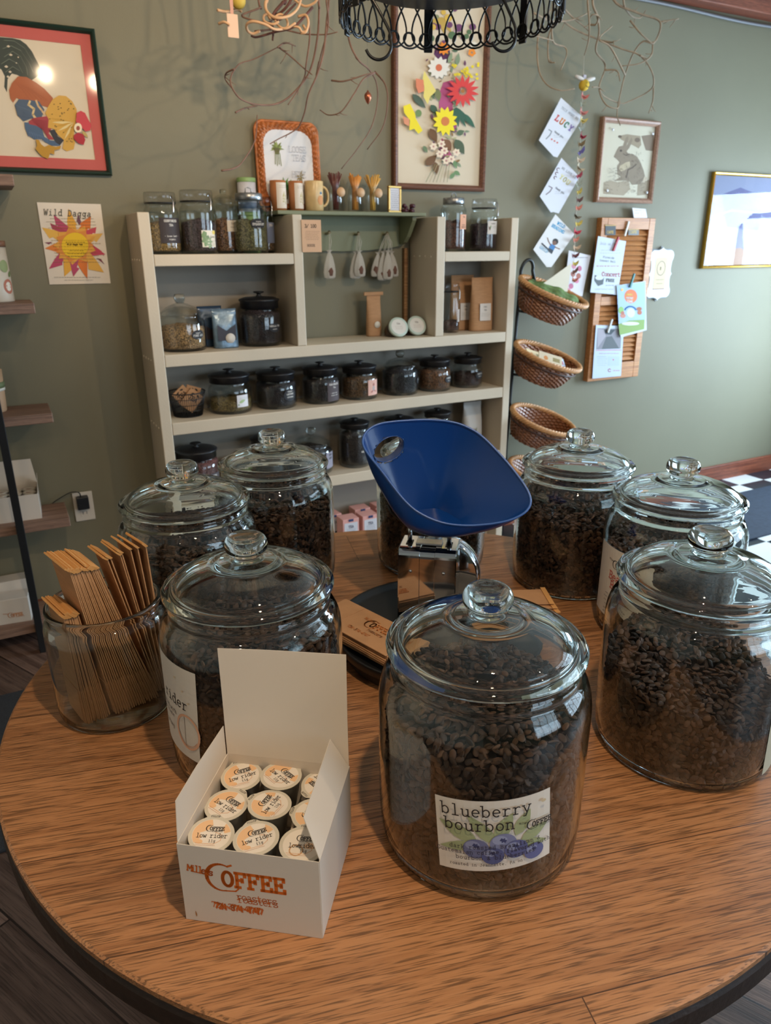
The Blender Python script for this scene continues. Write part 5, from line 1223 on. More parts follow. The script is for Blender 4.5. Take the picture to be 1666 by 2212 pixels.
g = random.Random(5); gr = wthing('grape_bunch', 'bunch of artificial purple grapes on the right end of the green shelf', 'grapes', .205, .06, ZG, 0); mg = mat('grape', (78, 38, 48), .35)
for k in range(26):
    MB().lathe([(.0085*math.sin(PI*i/8), -.0085*math.cos(PI*i/8)) for i in range(9)], 12, M=Matrix.Translation((g.uniform(-.028, .030), g.uniform(-.02, .02), .009+g.choice((0, 0, .011, .020))))).build('grape', mg, gr)

# wicker framed tray standing on the shelf
def rrect(w, h, r, n=8, cx=0, cy=0):
    P = []
    for (sx, sy, a0) in ((1, 1, 0), (-1, 1, 90), (-1, -1, 180), (1, -1, 270)):
        for i in range(n+1): a_ = math.radians(a0+90*i/n); P.append((cx+sx*(w/2-r)+r*math.cos(a_), cy+sy*(h/2-r)+r*math.sin(a_)))
    return P
TRZ, TRH, TRW = ZG, .322, .258
tw = wthing('wicker_tray_sign', 'rounded wicker tray with a painted plant sign, standing on the green shelf', 'tray', -.315, .035, ZG)
tw.rotation_euler = (math.radians(-4), 0, YAW)
NSEG = 200; outer = rrect(TRW, TRH, .035, 10, 0, TRH/2); inner = rrect(TRW-.062, TRH-.062, .055, 10, 0, TRH/2)
def loopres(P, n):
    P = [Vector((p[0], p[1], 0)) for p in P]; return resample(P, n)
oo, ii = loopres(outer, NSEG), loopres(inner, NSEG)
M_WICK = mat('wicker', (176, 102, 50), .5, var=(60, .3)); M_WICKD = mat('wicker_dark', (116, 70, 40), .55, var=(60, .35))
V = []; F = []; K = 7
for i in range(NSEG):
    for j in range(K):
        t_ = j/(K-1); p = oo[i].lerp(ii[i], t_); wv = .0022*(1 if (i//2+j) % 2 else -1); dp = -.016*math.sin(PI*min(1, t_*1.0))-.006+wv; V.append((p.x, dp, p.y))
for i in range(NSEG):
    for j in range(K-1): i2 = (i+1) % NSEG; F.append((i*K+j, i2*K+j, i2*K+j+1, i*K+j+1))
mb = MB().add(V, F, smooth=False); mb.tube([(p.x, -.004, p.y) for p in oo], .006, 8, closed=True); mb.build('wicker_rim', M_WICK, tw)
face = Art(); face.poly([(p.x, p.y) for p in loopres(rrect(TRW-.056, TRH-.056, .055, 10, 0, TRH/2), 60)], 'd8dade')
for x, y, sc2, c1, c2 in ((-.046, .228, .030, '6f7a3e', '8c9a52'), (-.028, .085, .046, '2f6d35', '5f9442')):
    g = random.Random(int(x*-1000))
    for k in range(26):
        a_ = math.radians(g.uniform(-30, 210)); l = sc2*g.uniform(.6, 1.05); face.leaf(x, y, x+l*math.cos(a_), y+l*math.sin(a_)*.95, sc2*.18, c1 if k % 2 else c2)
face.poly([(-.060, .228), (-.034, .228), (-.040, .206), (-.054, .206)], '5d5a32'); face.poly([(-.046, .078), (-.010, .078), (-.016, .045), (-.040, .045)], '6a654a')
for k in range(4): face.line([(-.055+.006*k, .21), (-.058+.008*k, .17-.005*(k % 2))], .0025, '6f7a3e')
for k in range(7): a_ = math.radians(180+k*40); face.leaf(.042, .130, .042+.020*math.cos(a_), .130+.026*math.sin(a_), .005, '8b7a46')
face.disc(.02, .034, .022, .003, '6a7358')
face.text('LOOSE', .0, .215, .0155, 'b9b9be', .10, .95); face.text('TEAS', .012, .185, .0155, 'b9b9be', .10, .95); face.text('HERE', .008, .125, .0155, 'bdbdc2', .10, .95)
face.text('ORGANIC TEA', .010, .072, .0048, '9aa0a0', .18, .95); face.text('&', .034, .060, .0048, '9aa0a0', .18, .95); face.text('ACCESSORIES', .010, .048, .0048, '9aa0a0', .18, .95)
face.build('painted_face', flat_fn((0, -.010, 0), (1, 0, 0), (0, 0, 1), (0, -1, 0)), tw, lift=.00006)

# ------------------------------------------------------------------ TIERED BASKETS
st = wthing('basket_stand', 'black wrought iron stand carrying tiered wicker baskets beside the shelf', 'stand', .80, .10, 0)
mb = MB().tube([(-.03+.0, 0, .012), (-.03, 0, .5), (-.012, 0, 1.0), (.0, 0, 1.30)]+[(.035-.035*math.cos(math.radians(a_)), -.01*math.sin(math.radians(a_)), 1.33+.05*math.sin(math.radians(a_))) for a_ in range(0, 181, 15)]+[(.070, -.02, 1.28)], .008, 10)
mb.build('pole', M_BLACK, st)
MB().lathe([(0, 0), (.13, 0), (.135, .004), (.12, .010), (.02, .016), (0, .016)], 40, M=Matrix.Translation((-.0, -.05, 0))).build('foot', M_BLACK, st)
for zz in (1.15, .845, .545, .255): MB().tube([(-.012, -.004, zz), (.05, -.02, zz-.012), (.09, -.05, zz-.02)], .006, 8).build('bracket', M_BLACK, st)
M_BASK = mat('basket_willow', (140, 88, 54), .4, var=(90, .45)); M_BRIM = mat('basket_rim', (198, 144, 92), .45, var=(50, .2)); M_BDARK = mat('basket_band', (70, 44, 34), .5)
def basket(label, s, D, z, group):
    t = wthing('wicker_basket', label, 'basket', s, D, z, 0, group); t.rotation_euler = Euler((math.radians(20), math.radians(15), YAW), 'XYZ')
    a_, b_ = .185, .135; n = 132; rows = 15; hgt = .120; V = []; F = []
    def prof(k): return .66+.34*k**.75
    for j in range(rows+1):
        k = j/rows
        for i in range(n):
            an = 2*PI*i/n; rr = prof(k)+.022*(1 if (i//3+j) % 2 else -1); V.append((a_*rr*math.cos(an), b_*rr*math.sin(an), -hgt+hgt*k))
    for j in range(rows):
        for i in range(n): F.append((j*n+i, j*n+(i+1) % n, (j+1)*n+(i+1) % n, (j+1)*n+i))
    mb = MB().add(V, F, smooth=False)
    bt = [(a_*.66*math.cos(2*PI*i/n), b_*.66*math.sin(2*PI*i/n), -hgt+.002) for i in range(n)]; mb.add(bt, [tuple(range(n))]); 
    V2 = [(x*.95, y*.95, zz) for x, y, zz in V]; mb.add(V2, F, smooth=False); mb.build('woven_body', M_BASK, t)
    rim = MB()
    for q in range(4):
        pts = []
        for i in range(160):
            an = 2*PI*i/160; tw_ = an*15+q*PI/2; rr = 1.0+.042*math.cos(tw_); pts.append((a_*rr*math.cos(an), b_*rr*math.sin(an), .004+.008*math.sin(tw_)))
        rim.tube(pts, .0062, 7, closed=True)
    rim.build('braided_rim', M_BRIM, t)
    MB().tube([(a_*.955*math.cos(2*PI*i/80), b_*.955*math.sin(2*PI*i/80), -.030) for i in range(80)], .0042, 7, closed=True).build('dark_band', M_BDARK, t)
    return t
bs = [(632, 'topmost wicker basket, holding a green printed cloth and cards'), (771, 'second wicker basket from the top, holding paper packets'), (908, 'third wicker basket from the top, empty'), (1022, 'lowest wicker basket, mostly hidden behind the scoop')]
bp = []
for py, lb in bs:
    px = {632: 1196, 771: 1184, 908: 1174, 1022: 1166}[py]; s_, z_ = sz(px, py, .215); basket(lb, s_, .215, z_, 'tiered wicker baskets'); bp.append((s_, z_))
s_, z_ = bp[0]
M_CLOTH = mat('green_cloth', (96, 120, 66), .8, var=(45, .4))
g = np.random.default_rng(3); n = 26; V = []; F = []
for i in range(n+1):
    for j in range(n+1):
        u, v = i/n*2-1, j/n*2-1; x = .150*u*math.sqrt(1-v*v/2); y = .105*v*math.sqrt(1-u*u/2); zz = .022*math.cos(u*1.4)*math.cos(v*1.4)+.008*math.sin(9*u+2*v)*math.cos(7*v)-.02; V.append((x, y, zz))
for i in range(n):
    for j in range(n): q = i*(n+1)+j; F.append((q, q+1, q+n+2, q+n+1))
cl = MB().add(V, F, smooth=True).build('folded_cloth', M_CLOTH); cl.matrix_world = Matrix.Translation(WP(s_, .215, z_)) @ Euler((math.radians(20), math.radians(15), YAW), 'XYZ').to_matrix().to_4x4() @ Matrix.Translation((0, 0, .022)); tag(cl, 'green printed cloth lying in the top wicker basket', 'cloth')
def flat_card(name, label, cat, pts_px, D, m, th=.0012, parent=None, lean=0.0):
    P = [on_plane(x, y, WP(0, D, z_ if False else 1.3), (NV+Vector((0, 0, lean))).normalized()) for x, y in pts_px]; c = sum(P, Vector())/len(P); n_ = NV*th
    V = [p-c for p in P]+[p-c+n_ for p in P]; k = len(P); F = [tuple(range(k))[::-1], tuple(range(k, 2*k))]+[(i, (i+1) % k, k+(i+1) % k, k+i) for i in range(k)]
    o = MB().add(V, F).build(name, m); o.location = c; tag(o, label, cat); return o
M_PAPER = mat('white_paper', (216, 216, 218), .6)
flat_card('folded_paper', 'blank cream paper triangle standing in the top basket', 'paper', [(1160, 622), (1235, 568), (1226, 630)], .20, mat('cream_paper', (222, 212, 192), .7))
g = random.Random(2)
for i, (dx, dy, w, h, rz, c, lb) in enumerate(((-.06, .02, .12, .08, .2, (214, 192, 150), 'tan paper packet at the back of the second basket'), (.0, -.02, .13, .085, -.25, (220, 205, 176), 'cream packet printed with leaves in the second basket'), (.07, .0, .10, .085, .12, (190, 204, 222), 'pale blue seed packet standing up in the second basket'))):
    s2, z2 = bp[1]; o = wthing('seed_packet', lb, 'packet', s2+dx, .215-dy, z2-.020-dx*.30, rz, 'paper packets in the second basket'); o.rotation_euler = (math.radians(-38), math.radians(17), YAW+rz)
    MB().box((-w/2, -.002, -h/2), (w/2, .002, h/2), bev=.0008).build('packet_body', mat('pk%d' % i, c, .5), o)
    a = Art(); a.disc(-w*.2, h*.15, h*.14, None, 'd08a4a'); a.rect(w*.1, h*.05, w*.4, h*.3, 'b06078' if i == 2 else '9a8a5a'); a.scribble(-w*.38, -h*.1, 3, .004, w*.76, '6a6258', 2, .2, i+1); a.build('print', flat_fn((0, -.0022, 0), (1, 0, 0), (0, 0, 1), (0, -1, 0)), o, lift=.0001)

# ================================================================== PICTURES AND PAPERS ON THE WALL
M_PANE = thin_glass_mat('picture_glass', (.985, .985, .985), 1.2, .03); M_PANE2 = thin_glass_mat('matte_picture_glass', (.985, .985, .985), 1.15, .07)
def frame(name, label, s0, s1, z0, z1, w, depth, m, mat_w=0.0, mat_m=None, back=(220, 214, 200), glass=True, tilt=0.0, slope=True):
    t = wthing(name, label, 'picture', (s0+s1)/2, .001, (z0+z1)/2); W2, H2 = (s1-s0)/2, (z1-z0)/2
    mb = MB()
    if slope:
        for (a_, b_) in (((-W2, -H2), (W2, -H2)), ((W2, -H2), (W2, H2)), ((W2, H2), (-W2, H2)), ((-W2, H2), (-W2, -H2))):
            def ins(p, d): return (p[0]-math.copysign(d, p[0]), p[1]-math.copysign(d, p[1]))
            lay = [(0, 0), (0, depth*.8), (w*.25, depth), (w*.6, depth*.9), (w, depth*.55), (w, 0)]; V = []
            for p in (a_, b_):
                for d_, y_ in lay: q = ins(p, d_); V.append((q[0], -y_, q[1]))
            n = len(lay); mb.add(V, [(j, (j+1) % n, n+(j+1) % n, n+j) for j in range(n)])
    mb.build('frame', m, t)
    MB().box((-W2+w, -depth*.3, -H2+w), (W2-w, 0, H2-w)).build('backing', mat('backing_%d_%d_%d' % back, back, .8), t)
    if mat_w:
        mb = MB(); a_, b_ = W2-w, H2-w; y0, y1 = -depth*.3-.0025, -depth*.3-.0002
        for x0, zz0, x1, zz1 in ((-a_, -b_, a_, -b_+mat_w), (-a_, b_-mat_w, a_, b_), (-a_, -b_+mat_w, -a_+mat_w, b_-mat_w), (a_-mat_w, -b_+mat_w, a_, b_-mat_w)): mb.box((x0, y0, zz0), (x1, y1, zz1))
        mb.build('mat_border', mat_m, t)
    if glass: MB().box((-W2+w, -depth*.52, -H2+w), (W2-w, -depth*.47, H2-w)).build('glass_pane', M_PANE2 if glass == 2 else M_PANE, t)
    return t, depth*.3+.0012
def attach(art, D, parent, name='picture_print', lift=.00008):
    o = art.build(name, wall_fn(D), None, lift=lift); pm = Matrix.LocRotScale(parent.location, parent.rotation_euler, None); o.parent = parent; o.matrix_parent_inverse = pm.inverted(); return o

# rooster needlework
t, dd = frame('rooster_picture', 'framed rooster needlework with a red mat and dark green frame', -1.392, -.985, 1.686, 2.136, .016, .026, mat('dark_green_frame', (24, 46, 36), .3), .034, mat('red_mat', (198, 92, 84), .7), (224, 208, 182), glass=2)
Z = lambda P, k=6.664, ox=0, oy=60: [(ox+x/k, oy+y/k) for x, y in P]
a = Art(-1)
a.poly(Z([(-60, 130), (60, 140), (180, 150), (290, 175), (380, 240), (450, 330), (510, 440), (575, 560), (590, 640), (540, 700), (450, 760), (330, 730), (250, 680), (170, 660), (110, 740), (100, 930), (60, 850), (70, 700), (20, 600), (-60, 560)]), '3c443c')
for q in range(4): a.line(Z(arc(120+q*12, 560-q*15, 390-q*70, 380-q*60, 15, 115, 14)[::-1] and [(x, 700-(y-560)*1.0-140) for x, y in arc(120, 560, 400-q*75, 400-q*75, 10, 110, 14)]), 1.1, '3a4238')
for P_ in ([(60, 180), (200, 190), (360, 300), (470, 480)], [(40, 300), (160, 260), (300, 330), (420, 500), (480, 640)], [(60, 420), (180, 340), (300, 420), (380, 560), (400, 680)], [(20, 520), (130, 450), (260, 520), (330, 650)], [(80, 640), (180, 560), (280, 620)]):
    a.line(Z(P_), 1.5, '6b7464'); a.line(Z([(x+14, y+16) for x, y in P_]), .8, '2c342e')
for x, y, rx, ry in ((120, 268, 28, 18), (155, 390, 28, 18), (90, 560, 30, 20), (145, 635, 26, 18), (115, 705, 22, 20), (262, 425, 14, 12), (235, 508, 12, 10)): a.poly(Z([(x-rx, y), (x, y-ry), (x+rx, y+4), (x+2, y+ry)]), 'dccbb0')
a.poly(Z([(130, 900), (170, 800), (260, 700), (380, 710), (520, 790), (640, 880), (760, 1010), (770, 1090), (700, 1150), (600, 1120), (500, 1060), (330, 1060), (240, 1010), (190, 1080), (150, 1020)]), 'b0613a')
for q in range(5): a.line(Z([(200+q*60, 760+q*30), (330+q*70, 900+q*25), (430+q*60, 1040)]), .7, '9a5030')
a.poly(Z([(210, 1110), (270, 1030), (420, 1040), (560, 1060), (640, 1180), (600, 1290), (440, 1310), (340, 1350), (250, 1260)]), '4f5f73')
a.line(Z([(430, 1060), (410, 1110), (490, 1170), (470, 1250), (510, 1300)]), 4.5, 'dfc28c'); a.line(Z([(520, 1050), (550, 1130), (600, 1190), (640, 1250)]), 4, 'd9b486')
a.poly(Z([(350, 1360), (440, 1370), (600, 1450), (640, 1570), (720, 1620), (900, 1640), (860, 1700), (740, 1700), (640, 1640), (600, 1600), (500, 1610), (400, 1550), (360, 1450)]), '4d6480')
a.poly(Z([(410, 1350), (480, 1300), (700, 1270), (760, 1310), (700, 1400), (740, 1460), (700, 1520), (780, 1610), (700, 1610), (620, 1470), (520, 1410), (420, 1390)]), 'a83f44')
a.poly(Z([(710, 1480), (800, 1460), (830, 1560), (920, 1620), (860, 1690), (800, 1650)]), '34353c')
a.poly(Z([(650, 1230), (700, 1120), (760, 1030), (850, 975), (950, 985), (1040, 1060), (1100, 1170), (1110, 1280), (1080, 1400), (1060, 1560), (1080, 1660), (1060, 1750), (960, 1780), (900, 1740), (920, 1620), (830, 1540), (780, 1460), (690, 1440), (700, 1320)]), 'd6a548')
for k in range(7): a.leaf(*Z([(1060, 1370)])[0], *Z([(700+k*45, 1300+k*62)])[0], 5.5, 'e6cf92' if k % 2 else 'c99a3c')
g = random.Random(4)
for k in range(34):
    x, y = g.uniform(690, 1060), g.uniform(1030, 1740)
    if (x-900)**2/200**2+(y-1380)**2/400**2 < 1: a.disc(*Z([(x, y)])[0], 1.6, 1.0, '4f4628', 6)
for k in range(12): a.line(Z([(230+k*18, 1120+k*6), (260+k*20, 1260+k*4)]), .8, '6b7a8c'); a.line(Z([(430+k*22, 1500+k*8), (400+k*26, 1570+k*8)]), .8, '6a80a0')
for k in range(8): a.line(Z([(450+k*30, 1310+k*3), (600+k*12, 1450+k*18)]), .6, '8c3036')
a.poly(Z([(1100, 1230), (1160, 1200), (1220, 1230), (1260, 1310), (1310, 1400), (1300, 1480), (1230, 1500), (1160, 1430), (1090, 1360)]), 'c33f46')
a.poly(Z([(1060, 1550), (1120, 1510), (1200, 1540), (1225, 1620), (1200, 1690), (1130, 1670), (1060, 1600)]), 'a8232f')
a.disc(*Z([(1120, 1445)])[0], 8.5, 10.5, 'e9d6b4'); a.disc(*Z([(1120, 1450)])[0], 4, 5, '9a4a34'); a.leaf(*Z([(1180, 1490)])[0], *Z([(1265, 1590)])[0], 7, 'b59a58')
a.poly(Z([(510, 1610), (560, 1620), (590, 1680), (640, 1720), (700, 1690), (800, 1720), (880, 1700), (860, 1750), (780, 1770), (780, 1830), (720, 1810), (690, 1890), (610, 1860), (550, 1800), (510, 1750), (530, 1700)]), 'b58526')
attach(a, dd, t)

# flower needlework, taller than the photo shows
t, dd = frame('flower_picture', 'tall framed needlework of bright flowers above the shelf, partly behind the pot rack', .159, .628, 1.674, 2.50, .024, .03, wood_mat('walnut_frame', (134, 88, 66), (92, 56, 42), 2, .5), 0, None, (214, 200, 176), glass=False)
a = Art(-1); Zf = lambda P: Z(P, 5.53, 840, 30)
def fp(x, y): return Zf([(x, y)])[0]
a.poly(Zf([(560, 380), (720, 380), (740, 500), (680, 610), (600, 560), (540, 480)]), '5d2c5a'); a.poly(Zf([(650, 820), (760, 790), (860, 900), (760, 1100), (820, 1380), (760, 1380), (700, 1150), (600, 1130), (600, 960)]), 'b2507e'); a.poly(Zf([(640, 1480), (760, 1700), (700, 1820), (600, 1560)]), 'b85a80')
for k, (x, y) in enumerate(((470, 60), (560, 80), (680, 90), (720, 120), (600, 130))): a.leaf(*fp(640, 40), *fp(x-60+k*30, y+110), 12, 'c0a04a')
for k in range(30):
    g = random.Random(k); a.disc(*fp(g.uniform(420, 1060), g.uniform(-420, 420)), g.uniform(3, 9), None, g.choice(['e2dccd', '6b3c66', '55704a', 'd8b24a', '8a8f6a', 'c7a9b5']), 9)
for k in range(70):
    g = random.Random(k+50); x, y = g.gauss(680, 110), g.uniform(420, 1780); an = g.uniform(0, 6.3); l = g.uniform(7, 14)
    if abs(x-680) < 230: a.leaf(*fp(x, y), fp(x, y)[0]+l*math.cos(an), fp(x, y)[1]+l*math.sin(an), l*.4, g.choice(['5d7350', '7f9070', '4a6448', '8c6a3c', 'a8a878', '6f4060']))
for k in range(5): a.leaf(*fp(790, 1120-k), *fp(640+k*90, 1360), 10, '2f5a44')
for x0, y0, x1, y1, w, c in ((270, 960, 430, 1130, 15, '4a5b4a'), (490, 1090, 570, 1200, 14, '3f5a44'), (480, 1370, 560, 1540, 18, '6d4a26'), (780, 1500, 890, 1680, 20, '4a5a40'), (800, 1440, 890, 1400, 12, '55694c'), (900, 1200, 1020, 1370, 9, '2f6048'), (430, 1810, 560, 1690, 18, '6e4b28'), (540, 1770, 560, 1920, 14, '6e4b28'), (400, 1580, 450, 1660, 9, '6a7f5c'), (760, 1750, 800, 1850, 9, '6a8a5c'), (720, 1970, 780, 1890, 9, '6a8a5c'), (770, 1880, 840, 1930, 9, '6a8a5c'), (640, 1500, 730, 1640, 20, '7a5230'), (560, 900, 590, 1050, 14, '74784a'), (700, 600, 740, 460, 9, '8a9a78'), (800, 620, 820, 470, 10, '7f9070')): a.leaf(*fp(x0, y0), *fp(x1, y1), w, c)
for k in range(7): a.line(Zf([(540+k*28, 1800), (430+k*42, 2010)]), 1.1, ['7f8458', 'b0a478', '6d5a34'][k % 3])
def flower(x, y, r0, r1, n, c, cc=None, rc=0, sy=1.0):
    for k in range(n):
        an = 2*PI*k/n+.2; cx_, cy_ = fp(x, y); a.leaf(cx_+r0*.2*math.cos(an), cy_+r0*.2*sy*math.sin(an), cx_+r0*math.cos(an), cy_+r0*sy*math.sin(an), r1, c)
    if cc: a.disc(*fp(x, y), rc, rc*1.1, cc)
flower(640, 420, 15, 7, 9, 'e8861c'); flower(975, 470, 9, 9, 5, 'ea8a18'); flower(580, 650, 25, 12, 12, 'e4ddd0', 'cf6a44', 7)
for k in range(26): g = random.Random(k+9); a.disc(*fp(g.uniform(740, 1060), g.uniform(600, 790)), 3.2, None, g.choice(['ead21c', 'd9be22']), 8)
flower(860, 930, 36, 9, 14, 'd83a36', 'a86a2c', 4); flower(650, 1290, 27, 12, 12, 'eedb1e', 'cf7a3c', 9, 1.2)
a.poly(Zf([(400, 690), (500, 860), (540, 930), (470, 1000), (440, 1090), (390, 1000), (400, 880), (380, 780)]), 'e2d070'); a.poly(Zf([(300, 780), (390, 800), (400, 930), (330, 960), (300, 880)]), 'd8805c')
a.poly(Zf([(150, 1110), (230, 1080), (290, 1200), (300, 1260), (380, 1400), (330, 1440), (280, 1380), (220, 1400), (230, 1280), (160, 1190)]), 'ecd820'); a.poly(Zf([(145, 1230), (220, 1260), (220, 1350), (160, 1320)]), 'd8906c'); a.disc(*fp(330, 1195), 7, 8, '6f8a52')
for x, y in ((510, 1590), (640, 1640), (660, 1760), (780, 1660), (720, 1740), (580, 1680), (600, 1560)): flower(x, y, 9, 6, 6, 'ead6bc', 'c98a80', 1.6)
attach(a, dd+.001, t)

# hare print
t, dd = frame('hare_picture', 'framed sepia print of a hare with screw heads in its corners', 1.300, 1.686, 1.644, 2.023, .024, .028, wood_mat('pale_brown_frame', (190, 150, 126), (156, 116, 96), 2, .45), 0, None, (220, 212, 190))
a = Art(-1); Zh = lambda P: Z(P, 10.41, 1280, 240); hp_ = lambda x, y: Zh([(x, y)])[0]
a.poly(Zh([(250, 1600), (400, 1560), (560, 1600), (820, 1560), (850, 1750), (700, 1900), (240, 1860)]), 'b0a088'); a.poly(Zh([(1100, 560), (1380, 520), (1380, 900), (1200, 880)]), '8f7c68'); a.poly(Zh([(1020, 1640), (1280, 1540), (1260, 1880), (1000, 1900)]), 'a89880')
a.poly(Zh([(580, 560), (780, 520), (1080, 560), (1100, 760), (1040, 840), (900, 760), (640, 640)]), 'a6957c'); a.disc(*hp_(620, 575), 4, 3, '6d5c4c'); a.disc(*hp_(1010, 650), 6, 5, '7a6857')
body = [(480, 1030), (540, 900), (600, 800), (690, 780), (750, 600), (800, 560), (810, 620), (760, 800), (880, 590), (900, 660), (830, 830), (770, 900), (800, 960), (900, 960), (1010, 1030), (1090, 1180), (1150, 1330), (1180, 1460), (1090, 1640), (900, 1660), (820, 1560), (700, 1560), (480, 1570), (640, 1480), (560, 1420), (560, 1230), (620, 1150), (560, 1090)]
a.poly(Zh(body), '94846f'); a.poly(Zh([(620, 1230), (760, 1150), (840, 1130), (850, 1250), (720, 1330), (640, 1360), (600, 1300)]), 'c4b496'); a.disc(*hp_(640, 890), 2.6, 2.4, '4a3c32'); a.line(Zh([(760, 1500), (800, 1320), (900, 1270), (980, 1200)]), 2, '5f5044'); a.line(Zh([(690, 960), (760, 1000), (820, 960)]), 1.6, '6a5a4c')
a.poly(Zh([(1120, 1560), (1200, 1470), (1230, 1520), (1150, 1620)]), 'cdbda4')
g = random.Random(6)
for k in range(60):
    x, y = g.uniform(520, 1120), g.uniform(900, 1600)
    if 700 < x or y > 1100: a.line(Zh([(x, y), (x+g.uniform(-10, 30), y+g.uniform(20, 60))]), .5, '6f5f50')
for k in range(50): x, y = g.uniform(260, 1260), g.uniform(1560, 1880); a.line(Zh([(x, y), (x+g.uniform(-60, 60), y-g.uniform(0, 40))]), .6, '7a6a58')
for k in range(24): x, y = g.uniform(300, 500), g.uniform(1280, 1560); a.line(Zh([(x, y), (x+60, y-g.uniform(-20, 20))]), .5, '847464')
attach(a, dd, t)
for x, y in ((475, 410), (1375, 505), (350, 1785), (1240, 1830)):
    s2, z2 = sz(*hp_(x, y), .02); MB().lathe([(0, .003), (.005, .002), (.0065, 0)], 16, M=Matrix.Translation((s2-1.493, -.016, z2-1.8335)) @ Matrix.Rotation(PI/2, 4, 'X')).build('screw_cap', mat('screw_cap', (215, 215, 222), .3, metal=.3), t)

# gilt framed landscape at the window end
t, dd = frame('gilt_picture', 'gilt framed pale blue landscape under glass at the window end of the wall', 2.127, 2.76, 1.315, 1.812, .016, .024, mat('gilt_frame', (222, 176, 78), .22, metal=.85), 0, None, (128, 132, 156))
a = Art(-1)
a.poly([(1528, 480), (1560, 470), (1600, 500), (1640, 480), (1700, 500), (1720, 574), (1526, 572)], '86829a'); a.poly([(1560, 420), (1600, 405), (1650, 425), (1640, 500), (1570, 490)], '50507a'); a.poly([(1620, 430), (1700, 420), (1730, 500), (1650, 470)], '5c5a80'); a.poly([(1540, 545), (1600, 535), (1640, 560), (1600, 572), (1530, 572)], 'a88470'); a.line([(1535, 470), (1580, 455), (1640, 460), (1720, 450)], 2, 'd6d4e0')
attach(a, dd, t)

# Wild Dagga flyer
def poster(name, label, pts, D, col, art, cat='flyer', th=.0012, group=None, clip=None):
    P = [on_wall(x, y, D) for x, y in pts]; c = sum(P, Vector())/len(P); o = bpy.data.objects.new(name, None); COL.objects.link(o); o.location = c; o.empty_display_size = .02
    tag(o, label, cat, group); V = [p-c for p in P]+[p-c+NV*th for p in P]; k = len(P)
    MB().add(V, [tuple(range(k))[::-1], tuple(range(k, 2*k))]+[(i, (i+1) % k, k+(i+1) % k, k+i) for i in range(k)]).build('sheet', mat('paper_%02x%02x%02x' % col, col, .55), o)
    if art: q = art.build('print', wall_fn(D+th), None, lift=.00008); q.parent = o; q.matrix_parent_inverse = Matrix.Translation(c).inverted()
    return o
a = Art(-1); Zd = lambda P: Z(P, 9.255, 70, 420); dp_ = lambda x, y: Zd([(x, y)])[0]
for tip, base1, base2, c in (((720, 280), (690, 560), (900, 620), 'e0a63a'), ((420, 400), (470, 620), (740, 660), 'b8466a'), ((350, 570), (400, 700), (700, 740), 'a83c58'), ((1170, 430), (920, 600), (1160, 700), 'd9762e'), ((1280, 650), (1140, 760), (1260, 780), 'bf4556'), ((190, 660), (340, 880), (640, 780), 'e2b14e'), ((1410, 780), (1100, 800), (1280, 960), 'e3b25a'), ((240, 960), (330, 1000), (400, 950), '7a3f50'),
    ((250, 1080), (520, 970), (620, 1190), 'dc7f36'), ((1460, 1200), (1110, 1070), (1160, 1230), 'c04058'), ((1380, 1130), (1220, 1020), (1440, 1240), 'c04058'), ((1440, 1400), (1280, 1270), (1370, 1290), '7a3a4c'), ((330, 1490), (600, 1200), (600, 1410), 'b84264'), ((640, 1640), (610, 1200), (860, 1440), 'dea63c'), ((1430, 1560), (1100, 1200), (1120, 1500), 'e0aa48'), ((1100, 1690), (860, 1300), (1100, 1320), 'd8742e'), ((820, 1640), (840, 1440), (940, 1480), 'b04466'), ((940, 610), (880, 520), (980, 540), '70405a'), ((910, 380), (890, 520), (970, 540), '70405a')):
    a.poly(Zd([tip, base1, base2]), c)
    if c not in ('7a3f50', '7a3a4c', '70405a'): q1 = dp_(850, 1000); q2 = dp_(*tip); a.leaf(*q1, *q2, 19, c)
a.star(*dp_(850, 1000), 47, 34, 9, 'dfa243', .3, .95); a.star(*dp_(830, 1010), 42, 30, 7, 'd98a3c', .9, .95); a.disc(*dp_(850, 1020), 29, 28, 'e8c024', 32); a.ring(*dp_(850, 1020), 29, .4, 'c79a20', ry=28)
a.text('Wild Dagga', *dp_(225, 410), 8.8, '55544a', .16, 1.18, rot=.045)
for k in range(15):
    x0 = 250+k*12; w = 1000
    if k in (4, 5, 6): continue
    a.scribble(*dp_(x0, 480+k*62), 1, 2.3, w/9.255, '8a7a5a' if k < 3 or k > 11 else '9a7420', 1, .24, k)
a.scribble(*dp_(620, 950), 1, 2.4, 52, '6a5310', 1, .3, 77); a.text('Wild Dagga tea', *dp_(690, 1015), 2.4, '5a4510', .28, 1.0); a.scribble(*dp_(700, 1120), 3, 2.4, 40, '7a6414', 2.6, .28, 78)
a.scribble(*dp_(420, 1650), 1, 2.4, 108, '8a857a', 1, .24, 79); a.scribble(*dp_(620, 1705), 1, 2.2, 68, '8a857a', 1, .24, 80)
poster('flyer', 'Wild Dagga flyer with a yellow flower on the green wall', [(79.5, 437), (217.5, 441), (239, 612), (107, 614.5)], .003, (222, 210, 194), a)

